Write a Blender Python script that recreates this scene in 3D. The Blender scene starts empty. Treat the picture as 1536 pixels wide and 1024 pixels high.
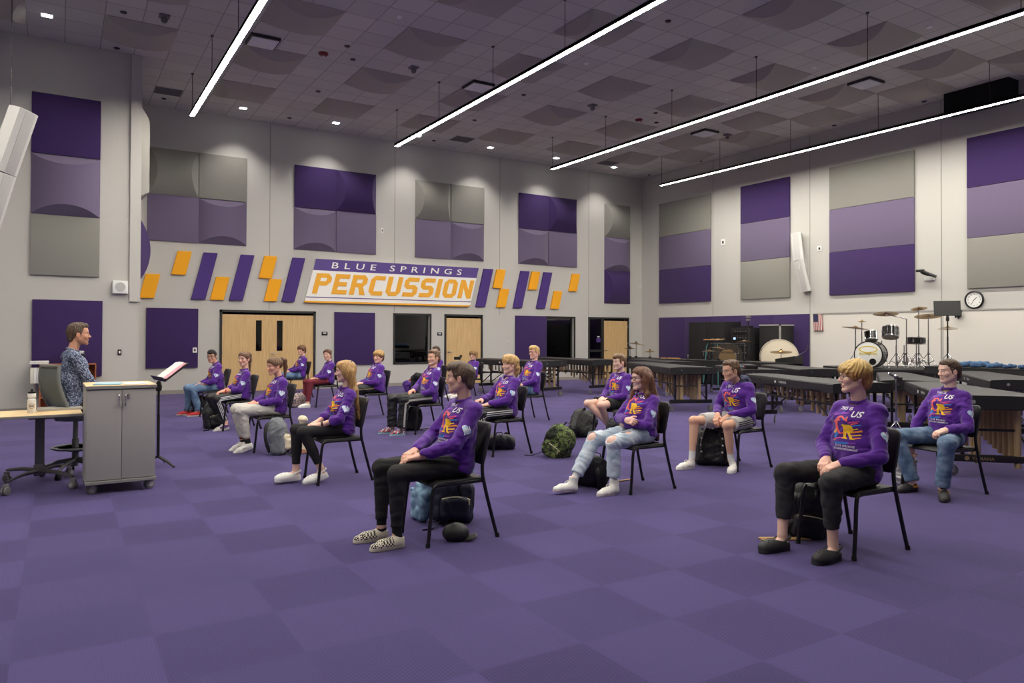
BAR, CANW, EXPO = 130.0, 130.0, 0.0
import bpy, bmesh, math, random
import numpy as np
from math import pi, sin, cos, radians as R
from mathutils import Vector, Matrix
from mathutils.bvhtree import BVHTree

scene = bpy.context.scene
COL = scene.collection
random.seed(7)

# ------------------------------------------------------------------ materials
def srgb(*c):
    return tuple((v / 12.92 if v <= .04045 else ((v + .055) / 1.055) ** 2.4) for v in [x / 255 for x in c]) + (1.0,)

MATS = {}
def mat(name, col, rough=.6, metal=0.0, bump=0.0, bscale=200.0, var=0.0, vscale=8.0, emit=None, estr=0.0, spec=.5, sheen=0.0, coat=0.0):
    if name in MATS: return MATS[name]
    m = bpy.data.materials.new(name); m.use_nodes = True
    nt = m.node_tree; b = nt.nodes['Principled BSDF']
    b.inputs['Base Color'].default_value = col
    b.inputs['Roughness'].default_value = rough
    b.inputs['Metallic'].default_value = metal
    b.inputs['Specular IOR Level'].default_value = spec
    if sheen: b.inputs['Sheen Weight'].default_value = sheen
    if coat: b.inputs['Coat Weight'].default_value = coat
    if emit:
        b.inputs['Emission Color'].default_value = emit
        b.inputs['Emission Strength'].default_value = estr
    tc = None
    if bump or var:
        tc = nt.nodes.new('ShaderNodeTexCoord')
    if bump:
        n = nt.nodes.new('ShaderNodeTexNoise'); n.inputs['Scale'].default_value = bscale; n.inputs['Detail'].default_value = 3
        nt.links.new(tc.outputs['Object'], n.inputs['Vector'])
        bp = nt.nodes.new('ShaderNodeBump'); bp.inputs['Strength'].default_value = bump; bp.inputs['Distance'].default_value = .01
        nt.links.new(n.outputs['Fac'], bp.inputs['Height']); nt.links.new(bp.outputs['Normal'], b.inputs['Normal'])
    if var:
        n = nt.nodes.new('ShaderNodeTexNoise'); n.inputs['Scale'].default_value = vscale; n.inputs['Detail'].default_value = 4
        nt.links.new(tc.outputs['Object'], n.inputs['Vector'])
        rp = nt.nodes.new('ShaderNodeMapRange'); rp.inputs['From Min'].default_value = .3; rp.inputs['From Max'].default_value = .7
        rp.inputs['To Min'].default_value = 1 - var; rp.inputs['To Max'].default_value = 1 + var
        nt.links.new(n.outputs['Fac'], rp.inputs['Value'])
        mx = nt.nodes.new('ShaderNodeVectorMath'); mx.operation = 'SCALE'
        mx.inputs[0].default_value = col[:3]
        nt.links.new(rp.outputs['Result'], mx.inputs['Scale']); nt.links.new(mx.outputs['Vector'], b.inputs['Base Color'])
    MATS[name] = m
    return m

def ramp_mat(name, stops, scale=(1, 1, 1), nscale=5.0, detail=4.0, rough=.7, const=False, tex='noise', bump=0.0, distort=0.0):
    """a colour pattern (camouflage, wood grain, denim ...) read from object coordinates"""
    m = bpy.data.materials.new(name); m.use_nodes = True
    nt = m.node_tree; b = nt.nodes['Principled BSDF']; b.inputs['Roughness'].default_value = rough
    tc = nt.nodes.new('ShaderNodeTexCoord'); mp = nt.nodes.new('ShaderNodeMapping'); mp.inputs['Scale'].default_value = scale
    nt.links.new(tc.outputs['Object'], mp.inputs['Vector'])
    if tex == 'noise':
        n = nt.nodes.new('ShaderNodeTexNoise'); n.inputs['Scale'].default_value = nscale; n.inputs['Detail'].default_value = detail; n.inputs['Distortion'].default_value = distort; out = n.outputs['Fac']
    elif tex == 'voronoi':
        n = nt.nodes.new('ShaderNodeTexVoronoi'); n.inputs['Scale'].default_value = nscale; out = n.outputs['Color']
    else:
        n = nt.nodes.new('ShaderNodeTexChecker'); n.inputs['Scale'].default_value = nscale; out = n.outputs['Fac']
    nt.links.new(mp.outputs['Vector'], n.inputs['Vector'])
    rp = nt.nodes.new('ShaderNodeValToRGB'); cr = rp.color_ramp
    if const: cr.interpolation = 'CONSTANT'
    cr.elements[0].position = stops[0][0]; cr.elements[0].color = stops[0][1]
    cr.elements[1].position = stops[1][0]; cr.elements[1].color = stops[1][1]
    for p, c in stops[2:]:
        e = cr.elements.new(p); e.color = c
    nt.links.new(out, rp.inputs['Fac']); nt.links.new(rp.outputs['Color'], b.inputs['Base Color'])
    if bump:
        bp = nt.nodes.new('ShaderNodeBump'); bp.inputs['Strength'].default_value = bump; bp.inputs['Distance'].default_value = .01
        nt.links.new(out, bp.inputs['Height']); nt.links.new(bp.outputs['Normal'], b.inputs['Normal'])
    MATS[name] = m
    return m

# ------------------------------------------------------------------ mesh building
class MB:
    """collects shapes and links them as ONE mesh object"""
    def __init__(s): s.bm = bmesh.new(); s.mats = []
    def _m(s, m):
        if m not in s.mats: s.mats.append(m)
        return s.mats.index(m)
    def _fin(s, verts, m, M=None):
        if M is not None:
            for v in verts: v.co = M @ v.co
        i = s._m(m); fs = set()
        for v in verts:
            for f in v.link_faces: fs.add(f)
        for f in fs: f.material_index = i
        return verts
    def box(s, c, d, m, rot=None, bev=0.0, seg=2):
        M = Matrix.Translation(c) @ ((rot if isinstance(rot, Matrix) else Matrix.Rotation(rot, 4, 'Z')) if rot is not None else Matrix())
        r = bmesh.ops.create_cube(s.bm, size=1.0); vs = r['verts']
        for v in vs: v.co = Vector((v.co.x * d[0], v.co.y * d[1], v.co.z * d[2]))
        if bev:
            es = list({e for v in vs for e in v.link_edges})
            q = bmesh.ops.bevel(s.bm, geom=es, offset=bev, segments=seg, affect='EDGES', profile=.6)
            vs = list({v for f in q['faces'] for v in f.verts} | {v for v in vs if v.is_valid})
            # all verts of this island
            seen = set(vs); st = list(vs)
            while st:
                v = st.pop()
                for e in v.link_edges:
                    o = e.other_vert(v)
                    if o not in seen: seen.add(o); st.append(o)
            vs = list(seen)
        return s._fin(vs, m, M)
    def lh(s, lo, hi, m, **k):
        return s.box([(a + b) / 2 for a, b in zip(lo, hi)], [abs(b - a) for a, b in zip(lo, hi)], m, **k)
    def cyl(s, p0, p1, r0, m, r1=None, n=16, cap=True):
        r1 = r0 if r1 is None else r1
        p0, p1 = Vector(p0), Vector(p1); d = p1 - p0
        q = d.to_track_quat('Z', 'Y').to_matrix()
        a = [s.bm.verts.new(p0 + q @ Vector((cos(2 * pi * i / n) * r0, sin(2 * pi * i / n) * r0, 0))) for i in range(n)]
        b = [s.bm.verts.new(p1 + q @ Vector((cos(2 * pi * i / n) * r1, sin(2 * pi * i / n) * r1, 0))) for i in range(n)]
        for i in range(n): s.bm.faces.new((a[i], a[(i + 1) % n], b[(i + 1) % n], b[i]))
        if cap: s.bm.faces.new(a[::-1]); s.bm.faces.new(b)
        return s._fin(a + b, m)
    def tube(s, pts, r, m, n=10, closed=False, flat=1.0):
        """a swept tube; r may be a list"""
        P = [Vector(p) for p in pts]; k = len(P); rr = r if isinstance(r, (list, tuple)) else [r] * k
        rings = []; up = None
        for i in range(k):
            t = (P[(i + 1) % k] - P[i - 1]) if closed or 0 < i < k - 1 else (P[1] - P[0] if i == 0 else P[-1] - P[-2])
            t.normalize()
            if up is None: up = t.orthogonal().normalized()
            up = (up - t * up.dot(t)).normalized(); sd = t.cross(up)
            rings.append([s.bm.verts.new(P[i] + up * cos(2 * pi * j / n) * rr[i] + sd * sin(2 * pi * j / n) * rr[i] * flat) for j in range(n)])
        for i in range(k if closed else k - 1):
            a, b = rings[i], rings[(i + 1) % k]
            for j in range(n): s.bm.faces.new((a[j], a[(j + 1) % n], b[(j + 1) % n], b[j]))
        if not closed: s.bm.faces.new(rings[0][::-1]); s.bm.faces.new(rings[-1])
        return s._fin([v for q in rings for v in q], m)
    def lathe(s, prof, m, n=24, M=None):
        """profile [(r, z)] about z"""
        rings = []
        for r, z in prof:
            if r < 1e-6: rings.append([s.bm.verts.new((0, 0, z))])
            else: rings.append([s.bm.verts.new((cos(2 * pi * j / n) * r, sin(2 * pi * j / n) * r, z)) for j in range(n)])
        for a, b in zip(rings, rings[1:]):
            for j in range(n):
                if len(a) == 1 and len(b) == 1: break
                if len(a) == 1: s.bm.faces.new((a[0], b[(j + 1) % n], b[j]))
                elif len(b) == 1: s.bm.faces.new((a[j], a[(j + 1) % n], b[0]))
                else: s.bm.faces.new((a[j], a[(j + 1) % n], b[(j + 1) % n], b[j]))
        for q in (rings[0], rings[-1]):
            if len(q) > 1:
                try: s.bm.faces.new(q)
                except ValueError: pass
        return s._fin([v for q in rings for v in q], m, M)
    def prism(s, poly, dvec, m, M=None):
        """polygon [(x,y,z)] extruded by dvec"""
        d = Vector(dvec); a = [s.bm.verts.new(p) for p in poly]; b = [s.bm.verts.new(Vector(p) + d) for p in poly]
        n = len(a)
        for i in range(n): s.bm.faces.new((a[i], a[(i + 1) % n], b[(i + 1) % n], b[i]))
        s.bm.faces.new(a[::-1]); s.bm.faces.new(b)
        return s._fin(a + b, m, M)
    def sphere(s, c, r, m, u=16, v=10, M=None):
        r3 = r if isinstance(r, (list, tuple)) else (r, r, r)
        q = bmesh.ops.create_uvsphere(s.bm, u_segments=u, v_segments=v, radius=1.0)['verts']
        for x in q: x.co = Vector((x.co.x * r3[0], x.co.y * r3[1], x.co.z * r3[2]))
        return s._fin(q, m, Matrix.Translation(c) @ (M if M is not None else Matrix()))
    def grid(s, f, nu, nv, m, closed_u=False):
        """surface f(u,v) for u,v in 0..1"""
        V = [[s.bm.verts.new(f(i / nu, j / nv)) for j in range(nv + 1)] for i in range(nu if closed_u else nu + 1)]
        k = len(V)
        for i in range(nu):
            for j in range(nv):
                s.bm.faces.new((V[i][j], V[(i + 1) % k][j], V[(i + 1) % k][j + 1], V[i][j + 1]))
        return s._fin([v for q in V for v in q], m)
    def raw(s, verts, faces, m):
        vs = [s.bm.verts.new(v) for v in verts]
        for f in faces:
            try: s.bm.faces.new([vs[i] for i in f])
            except ValueError: pass
        return s._fin(vs, m)
    def mesh(s, name, ang=40):
        bmesh.ops.recalc_face_normals(s.bm, faces=s.bm.faces)
        me = bpy.data.meshes.new(name); s.bm.to_mesh(me); s.bm.free()
        for m in s.mats: me.materials.append(m)
        me.polygons.foreach_set('use_smooth', [True] * len(me.polygons))
        me.set_sharp_from_angle(angle=R(ang))
        return me
    def build(s, name, parent=None, loc=None, ang=40):
        o = bpy.data.objects.new(name, s.mesh(name, ang)); COL.objects.link(o)
        if parent is not None: o.parent = parent
        if loc is not None: o.location = loc
        return o

def empty(name, loc=(0, 0, 0), rz=0.0, parent=None):
    o = bpy.data.objects.new(name, None); COL.objects.link(o); o.empty_display_size = .1
    o.location = loc; o.rotation_euler = (0, 0, rz)
    if parent is not None: o.parent = parent
    return o
def tag(o, label, cat, group=None, kind=None):
    o['label'] = label; o['category'] = cat
    if group: o['group'] = group
    if kind: o['kind'] = kind
    return o
def struct(o):
    o['kind'] = 'structure'; return o
def dup(o, parent=None):
    c = o.copy(); COL.objects.link(c)
    if parent is not None:
        c.parent = parent
    for ch in o.children: dup(ch, c)
    return c

def text_mesh(txt, size=1.0, ext=0.0, shear=0.0, space=1.0, off=0.0, align='CENTER'):
    """letters as (verts, faces) in the xy plane"""
    cu = bpy.data.curves.new('t', 'FONT'); cu.body = txt; cu.size = size; cu.extrude = ext; cu.shear = shear
    cu.space_character = space; cu.offset = off; cu.align_x = align; cu.resolution_u = 3
    o = bpy.data.objects.new('t', cu); COL.objects.link(o)
    dg = bpy.context.evaluated_depsgraph_get(); me = o.evaluated_get(dg).to_mesh()
    vs = [v.co.copy() for v in me.vertices]; fs = [tuple(p.vertices) for p in me.polygons]
    o.evaluated_get(dg).to_mesh_clear(); bpy.data.objects.remove(o); bpy.data.curves.remove(cu)
    return vs, fs
def arc_pts(c, r, a0, a1, n, f):
    return [f(c[0] + r * cos(a0 + (a1 - a0) * i / n), c[1] + r * sin(a0 + (a1 - a0) * i / n)) for i in range(n + 1)]

# ------------------------------------------------------------------ palette
M_wall = mat('wall_paint', srgb(193, 191, 186), .85, bump=.04, bscale=60)
M_wallR = M_wall
M_pd = mat('fabric_dark_purple', srgb(54, 30, 88), .95, bump=.25, bscale=350, sheen=.2)
M_pl = mat('fabric_lavender', srgb(106, 94, 122), .95, bump=.25, bscale=350, sheen=.2)
M_pg = mat('fabric_grey', srgb(138, 136, 130), .95, bump=.25, bscale=350, sheen=.2)
M_yel = mat('fabric_yellow', srgb(246, 172, 30), .9, bump=.2, bscale=350)
M_pv = mat('fabric_violet', srgb(76, 52, 124), .9, bump=.2, bscale=350)
M_white = mat('white_paint', srgb(236, 236, 234), .5)
M_black = mat('black_metal', srgb(20, 19, 21), .4)
M_blackp = mat('black_plastic', srgb(26, 25, 27), .42, spec=.4)
M_chrome = mat('chrome', srgb(200, 200, 204), .18, metal=1)
M_steel = mat('brushed_steel', srgb(165, 165, 168), .38, metal=1)
M_brass = mat('cymbal_bronze', srgb(176, 142, 84), .28, metal=1)
M_frame = mat('dark_frame', srgb(42, 40, 40), .5)
M_maple = ramp_mat('maple_veneer', [(.3, srgb(200, 164, 112)), (.7, srgb(217, 184, 132))], scale=(14, 14, .9), nscale=2.0, rough=.45)
M_grey = mat('grey_laminate', srgb(150, 147, 144), .5)
# ================================================================== the room
YB, XR, ZC, YL, XL, YF, XW = 20.46, 18.31, 7.31, 17.0, 1.41, -3.0, -7.5

# carpet: squares of slightly different purple, turned nap
def carpet_mat():
    m = bpy.data.materials.new('purple_carpet_tiles'); m.use_nodes = True; nt = m.node_tree; b = nt.nodes['Principled BSDF']
    N = nt.nodes.new; L = nt.links.new
    tc = N('ShaderNodeTexCoord'); mp = N('ShaderNodeMapping'); mp.inputs['Location'].default_value = (-.43 / .61, -2.35 / .61, 0); mp.inputs['Scale'].default_value = (1 / .61, 1 / .61, 1)
    L(tc.outputs['Object'], mp.inputs['Vector'])
    fl = N('ShaderNodeVectorMath'); fl.operation = 'FLOOR'; L(mp.outputs['Vector'], fl.inputs[0])
    wn = N('ShaderNodeTexWhiteNoise'); wn.noise_dimensions = '2D'; L(fl.outputs['Vector'], wn.inputs['Vector'])
    ck = N('ShaderNodeTexChecker'); ck.inputs['Scale'].default_value = 1.0
    off = N('ShaderNodeVectorMath'); off.operation = 'ADD'; off.inputs[1].default_value = (.0001, .0001, .5); L(mp.outputs['Vector'], off.inputs[0]); L(off.outputs['Vector'], ck.inputs['Vector'])
    fine = N('ShaderNodeTexNoise'); fine.inputs['Scale'].default_value = 260; fine.inputs['Detail'].default_value = 2; L(tc.outputs['Object'], fine.inputs['Vector'])
    big = N('ShaderNodeTexNoise'); big.inputs['Scale'].default_value = 1.3; big.inputs['Detail'].default_value = 4; L(tc.outputs['Object'], big.inputs['Vector'])
    def ma(op, a, bb):
        n = N('ShaderNodeMath'); n.operation = op
        for i, x in enumerate((a, bb)):
            if isinstance(x, (int, float)): n.inputs[i].default_value = x
            else: L(x, n.inputs[i])
        return n.outputs[0]
    v = ma('ADD', ma('MULTIPLY', ck.outputs['Fac'], .16), ma('MULTIPLY', wn.outputs['Value'], .20))
    v = ma('ADD', v, ma('MULTIPLY', fine.outputs['Fac'], .30)); v = ma('ADD', v, ma('MULTIPLY', big.outputs['Fac'], .12)); v = ma('ADD', v, .60)
    sc = N('ShaderNodeVectorMath'); sc.operation = 'SCALE'; sc.inputs[0].default_value = CARPET[:3]; L(v, sc.inputs['Scale'])
    L(sc.outputs['Vector'], b.inputs['Base Color']); b.inputs['Roughness'].default_value = 1.0; b.inputs['Specular IOR Level'].default_value = .1
    b.inputs['Sheen Weight'].default_value = .35; b.inputs['Sheen Roughness'].default_value = .45; b.inputs['Sheen Tint'].default_value = srgb(196, 180, 226)
    # ribbed nap, running the other way on every second tile
    sp = N('ShaderNodeSeparateXYZ'); L(tc.outputs['Object'], sp.inputs[0])
    wx = ma('SINE', ma('MULTIPLY', sp.outputs['X'], 520), 0); wy = ma('SINE', ma('MULTIPLY', sp.outputs['Y'], 520), 0)
    rib = ma('ADD', ma('MULTIPLY', wx, ck.outputs['Fac']), ma('MULTIPLY', wy, ma('SUBTRACT', 1.0, ck.outputs['Fac'])))
    hgt = ma('ADD', ma('MULTIPLY', rib, .25), fine.outputs['Fac'])
    bp = N('ShaderNodeBump'); bp.inputs['Strength'].default_value = .5; bp.inputs['Distance'].default_value = .004; L(hgt, bp.inputs['Height']); L(bp.outputs['Normal'], b.inputs['Normal'])
    return m
CARPET = srgb(69, 61, 105)
M_carpet = carpet_mat()

def ceiling_mat():
    m = bpy.data.materials.new('ceiling_tiles'); m.use_nodes = True; nt = m.node_tree; b = nt.nodes['Principled BSDF']
    N = nt.nodes.new; L = nt.links.new
    tc = N('ShaderNodeTexCoord'); mp = N('ShaderNodeMapping'); mp.inputs['Location'].default_value = (-.045 / .6075, -.43 / .6115, 0); mp.inputs['Scale'].default_value = (1 / .6075, 1 / .6115, 1)
    L(tc.outputs['Object'], mp.inputs['Vector'])
    fr = N('ShaderNodeVectorMath'); fr.operation = 'FRACTION'; L(mp.outputs['Vector'], fr.inputs[0])
    sp = N('ShaderNodeSeparateXYZ'); L(fr.outputs['Vector'], sp.inputs[0])
    def edge(o):
        a = N('ShaderNodeMath'); a.operation = 'LESS_THAN'; a.inputs[1].default_value = .028; L(o, a.inputs[0]); return a.outputs[0]
    mx = N('ShaderNodeMath'); mx.operation = 'MAXIMUM'; L(edge(sp.outputs['X']), mx.inputs[0]); L(edge(sp.outputs['Y']), mx.inputs[1])
    fl = N('ShaderNodeVectorMath'); fl.operation = 'FLOOR'; L(mp.outputs['Vector'], fl.inputs[0])
    wn = N('ShaderNodeTexWhiteNoise'); wn.noise_dimensions = '2D'; L(fl.outputs['Vector'], wn.inputs['Vector'])
    mr = N('ShaderNodeMapRange'); mr.inputs['To Min'].default_value = .93; mr.inputs['To Max'].default_value = 1.05; L(wn.outputs['Value'], mr.inputs['Value'])
    sc = N('ShaderNodeVectorMath'); sc.operation = 'SCALE'; sc.inputs[0].default_value = CEIL[:3]; L(mr.outputs['Result'], sc.inputs['Scale'])
    mix = N('ShaderNodeMix'); mix.data_type = 'RGBA'; L(mx.outputs[0], mix.inputs['Factor']); L(sc.outputs['Vector'], mix.inputs['A']); mix.inputs['B'].default_value = tuple(c * .55 for c in CEIL[:3]) + (1,)
    L(mix.outputs['Result'], b.inputs['Base Color']); b.inputs['Roughness'].default_value = .95
    return m
CEIL = srgb(206, 204, 194)
M_ceil = ceiling_mat()

def slab(name, lo, hi, m):
    b = MB(); b.lh(lo, hi, m); return struct(b.build(name))
slab('floor', (XW - .2, YF - .2, -.15), (XR + .2, YB + 4.2, 0), M_carpet)
slab('ceiling', (XW - .2, YF - .2, ZC), (XR + .2, YB + .3, ZC + .14), M_ceil)
# back wall with its openings (two windows and the door leaves are set into it)
def holed_wall(name, x0, x1, z1, y0, y1, holes, m):
    b = MB(); xs = sorted({x0, x1} | {h[0] for h in holes} | {h[1] for h in holes})
    for a, c in zip(xs, xs[1:]):
        hz = sorted((h[2], h[3]) for h in holes if h[0] <= a + 1e-6 and h[1] >= c - 1e-6)
        z = 0
        for q0, q1 in hz:
            if q0 > z: b.lh((a, y0, z), (c, y1, q0), m)
            z = q1
        b.lh((a, y0, z), (c, y1, z1), m)
    return struct(b.build(name))
HOLES = [(3.66, 6.11, 0, 2.12), (8.55, 9.70, .70, 2.13), (10.26, 11.50, 0, 2.12), (14.05, 15.20, .70, 2.13), (15.88, 17.62, 0, 2.12)]
holed_wall('wall_back', XL - .2, XR, ZC, YB, YB + .18, HOLES, M_wall)
slab('wall_right', (XR, YF - .2, 0), (XR + .18, YB + .18, ZC), M_wall)
slab('wall_left', (XW, YL, 0), (XL - .2, YL + .2, ZC), M_wall)
slab('wall_return', (XL - .2, YL, 0), (XL, YB, ZC), M_wall)
slab('wall_side', (XW - .18, YF, 0), (XW, YL, ZC), M_pg)
slab('wall_front', (XW, YF - .18, 0), (XR, YF, ZC), M_pg)
M_base = mat('rubber_baseboard', srgb(150, 143, 136), .6)
for nm, lo, hi in (('baseboard_left', (XW, YL - .012, 0), (XL, YL, .1)), ('baseboard_right', (XR - .012, YF, 0), (XR, YB, .1))):
    slab(nm, lo, hi, M_base)
b = MB()
for a, c in ((XL, 3.6), (6.17, 10.2), (11.56, 15.8), (17.7, XR)): b.lh((a, YB - .012, 0), (c, YB, .1), M_base)
struct(b.build('baseboard_back'))
M_joint = mat('wall_joint', srgb(150, 147, 142), .8)
for k, x in enumerate((4.88, 8.53, 12.19, 15.84)):
    slab('trim_%d' % (k + 1), (x - .009, YB - .004, 2.2 if k < 4 else 0), (x + .009, YB + .01, ZC), M_joint)
for k, y in enumerate((17.0, 13.34, 9.66)):
    slab('trim_%d' % (k + 5), (XR - .004, y - .009, 0), (XR + .01, y + .009, ZC), M_joint)
# boxed-in pilaster on the left wall corner
b = MB(); b.lh((1.235, YL - .05, 2.2), (1.435, YL + .1, ZC), M_wall); struct(b.build('trim_8'))

# -------------------------------------------------- doors and windows
def door_frame(name, x0, x1, z1):
    b = MB(); w = .06
    b.lh((x0, YB - .03, 0), (x0 + w, YB + .16, z1), M_frame); b.lh((x1 - w, YB - .03, 0), (x1, YB + .16, z1), M_frame)
    b.lh((x0, YB - .03, z1 - w), (x1, YB + .16, z1), M_frame)
    return struct(b.build(name))
M_glass = bpy.data.materials.new('window_glass'); M_glass.use_nodes = True
_nt = M_glass.node_tree; _nt.nodes.clear()
_o = _nt.nodes.new('ShaderNodeOutputMaterial'); _t = _nt.nodes.new('ShaderNodeBsdfTransparent'); _g = _nt.nodes.new('ShaderNodeBsdfGlossy'); _x = _nt.nodes.new('ShaderNodeMixShader')
_t.inputs['Color'].default_value = (.55, .56, .58, 1); _g.inputs['Roughness'].default_value = .02; _x.inputs['Fac'].default_value = .09
_nt.links.new(_t.outputs[0], _x.inputs[1]); _nt.links.new(_g.outputs[0], _x.inputs[2]); _nt.links.new(_x.outputs[0], _o.inputs[0])
def lever(parent, x, z, dx):
    b = MB(); b.cyl((x, YB - .005, z), (x, YB - .02, z), .027, M_steel, n=16); b.cyl((x, YB - .02, z), (x, YB - .06, z), .010, M_steel, n=10)
    b.tube([(x, YB - .06, z), (x + dx * .6, YB - .062, z + .004), (x + dx, YB - .055, z)], .010, M_steel); return b.build('handle', parent)
def leaf(parent, x0, x1, hole=None, hinge=1):
    b = MB(); y0, y1 = YB + .0, YB + .045; z0, z1 = .01, 2.06
    if hole:
        a, c, e, f = hole
        b.lh((x0, y0, z0), (a, y1, z1), M_maple); b.lh((c, y0, z0), (x1, y1, z1), M_maple); b.lh((a, y0, z0), (c, y1, e), M_maple); b.lh((a, y0, f), (c, y1, z1), M_maple)
    else: b.lh((x0, y0, z0), (x1, y1, z1), M_maple)
    o = b.build('door_leaf', parent)
    if hole:
        g = MB(); g.lh((hole[0], YB + .018, hole[2]), (hole[1], YB + .024, hole[3]), M_glass); g.build('pane', o)
        g = MB(); a, c, e, f = hole
        for lo, hi in (((a - .012, 0, e - .012), (a, 0, f + .012)), ((c, 0, e - .012), (c + .012, 0, f + .012)), ((a, 0, e - .012), (c, 0, e)), ((a, 0, f), (c, 0, f + .012))):
            g.lh((lo[0], YB - .006, lo[2]), (hi[0], YB + .0, hi[2]), M_maple)
        g.build('glazing_bead', o)
    for z in (.25, 1.05, 1.85):
        h = MB(); xx = x1 if hinge > 0 else x0; h.cyl((xx, YB - .012, z - .05), (xx, YB - .012, z + .05), .011, M_steel, n=8); h.build('hinge', o)
    return o
d = door_frame('door_1', 3.61, 6.16, 2.18)
l1 = leaf(d, 3.675, 4.884, (4.535, 4.69, 1.08, 1.91), -1); l2 = leaf(d, 4.888, 6.097, (5.09, 5.25, 1.08, 1.91), 1)
lever(l2, 4.97, 1.0, .11)
d = door_frame('door_2', 10.2, 11.56, 2.18); l = leaf(d, 10.265, 11.495, None, 1); lever(l, 10.35, 1.0, .11)
d = door_frame('door_3', 15.82, 17.68, 2.18); l = leaf(d, 16.52, 17.615, None, 1); lever(l, 16.6, 1.0, .11)
b = MB(); b.lh((16.40, YB - .03, 0), (16.51, YB + .16, 2.13), M_frame); b.lh((15.88, YB - .02, .95), (16.4, YB + .1, 1.03), M_frame); b.lh((15.88, YB - .02, 0), (16.4, YB + .1, .12), M_frame); b.build('side_mullion', d)
b = MB(); b.lh((15.88, YB + .03, .12), (16.4, YB + .036, 2.12), M_glass); b.build('side_pane', d)
def window(name, x0, x1, z0, z1):
    b = MB(); w = .05
    for lo, hi in (((x0, z0), (x0 + w, z1)), ((x1 - w, z0), (x1, z1)), ((x0, z0), (x1, z0 + w)), ((x0, z1 - w), (x1, z1))):
        b.lh((lo[0], YB - .025, lo[1]), (hi[0], YB + .17, hi[1]), M_frame)
    o = struct(b.build(name)); g = MB(); g.lh((x0 + w, YB + .10, z0 + w), (x1 - w, YB + .106, z1 - w), M_glass); g.build('pane', o); return o
window('window_1', 8.50, 9.75, .65, 2.18); window('window_2', 14.0, 15.25, .65, 2.18)
# the dark rooms behind the doors and windows
M_room = mat('practice_room_paint', srgb(78, 74, 78), .9)
b = MB()
for x in (2.0, 7.2, 12.2, 18.2): b.lh((x, YB + .18, 0), (x + .1, YB + 4.0, 3.0), M_room)
b.lh((2.0, YB + 4.0, 0), (18.3, YB + 4.1, 3.0), M_room); b.lh((2.0, YB + .18, 2.9), (18.3, YB + 4.1, 3.0), M_room)
struct(b.build('wall_rear_rooms'))
M_led2 = mat('green_lamp', (.1, 1, .3, 1), .4, emit=(.1, 1, .35, 1), estr=3)
o = empty('practice_table', (9.4, YB + 1.7, 0)); tag(o, 'small dark table with a pale box seen through the left dark window', 'table')
b = MB(); b.lh((-.55, -.3, .72), (.55, .3, .76), M_frame); b.build('table_top', o)
for sx in (-.5, .5):
    for sy in (-.25, .25): b = MB(); b.lh((sx - .02, sy - .02, 0), (sx + .02, sy + .02, .72), M_frame); b.build('leg', o)
b = MB(); b.lh((-.3, -.12, 0), (.3, .12, .2), M_white, bev=.01); o = b.build('pale_box', None, (9.45, YB + 1.7, .762)); tag(o, 'pale box on the table behind the left dark window', 'box')
o = empty('status_lamp', (9.18, YB + 2.6, 2.25)); tag(o, 'small green glowing lamp inside the room behind the left dark window', 'lamp'); b = MB(); b.sphere((0, 0, 0), .05, M_led2); b.build('lens', o); b = MB(); b.cyl((0, .0, .05), (0, 0, .65), .015, M_frame, n=8); b.build('stem', o)
o = empty('window_notice', (16.3, YB + .028, 1.42)); tag(o, 'small purple notice stuck on the glass beside the far maple door', 'sign'); b = MB(); b.lh((-.09, -.006, -.13), (.09, 0, .02), M_pv); b.build('notice', o); b = MB(); b.lh((-.05, -.006, .05), (.05, 0, .085), M_white); b.build('tag', o)

# door signs
def plate(x, z, lbl, w=.17, h=.1):
    o = empty('room_sign', (x, YB, z)); tag(o, lbl, 'sign')
    b = MB(); b.lh((-w / 2, -.012, -h / 2), (w / 2, 0, h / 2), M_blackp, bev=.004); b.build('plate', o)
    b = MB(); 
    for k, (q, zz) in enumerate(((.10, .022), (.085, -.002))): b.lh((-q / 2, -.0135, zz - .006), (q / 2, -.012, zz + .006), M_white)
    b.build('lettering', o)
plate(6.42, 1.56, 'small black room sign right of the double doors'); plate(10.04, 1.56, 'small black room sign left of the single maple door')

# -------------------------------------------------- acoustic panels
def panel_mesh(w, h, m, kind='flat', t=.05, bulge=.22):
    """panel in xz, back at y=0, facing -y; kind: flat, v (barrel on a vertical axis), h (barrel on a horizontal axis)"""
    b = MB(); g = .004; w -= g * 2; h -= g * 2
    if kind == 'flat':
        b.box((0, -t / 2, 0), (w, t, h), m, bev=.008)
        return b
    n = 20; W2, H2 = (w / 2, h / 2) if kind == 'v' else (h / 2, w / 2); ins = .2; y0 = -t * .4
    f = (lambda x, y, z: (x, y, z)) if kind == 'v' else (lambda x, y, z: (z, y, x))
    Rr = (W2 * W2 + bulge * bulge) / (2 * bulge); cols = []
    for i in range(n + 1):
        x = -W2 + 2 * W2 * i / n; q = max(0, math.sqrt(Rr * Rr - x * x) - Rr + bulge); e = H2 - ins * q / bulge
        cols.append([f(x, 0, -H2), f(x, y0, -H2), f(x, y0 - q, -e), f(x, y0 - q, e), f(x, y0, H2), f(x, 0, H2)])
    V = [p for c in cols for p in c]; F = []
    for i in range(n):
        for j in range(5): F.append((i * 6 + j, i * 6 + 6 + j, i * 6 + 7 + j, i * 6 + 1 + j))
        F.append((i * 6, i * 6 + 5, i * 6 + 11, i * 6 + 6))
    F.append((0, 1, 2, 3, 4, 5)); F.append(tuple(n * 6 + k for k in (5, 4, 3, 2, 1, 0)))
    b.raw(V, F, m); bmesh.ops.remove_doubles(b.bm, verts=b.bm.verts, dist=1e-5)
    return b
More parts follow.
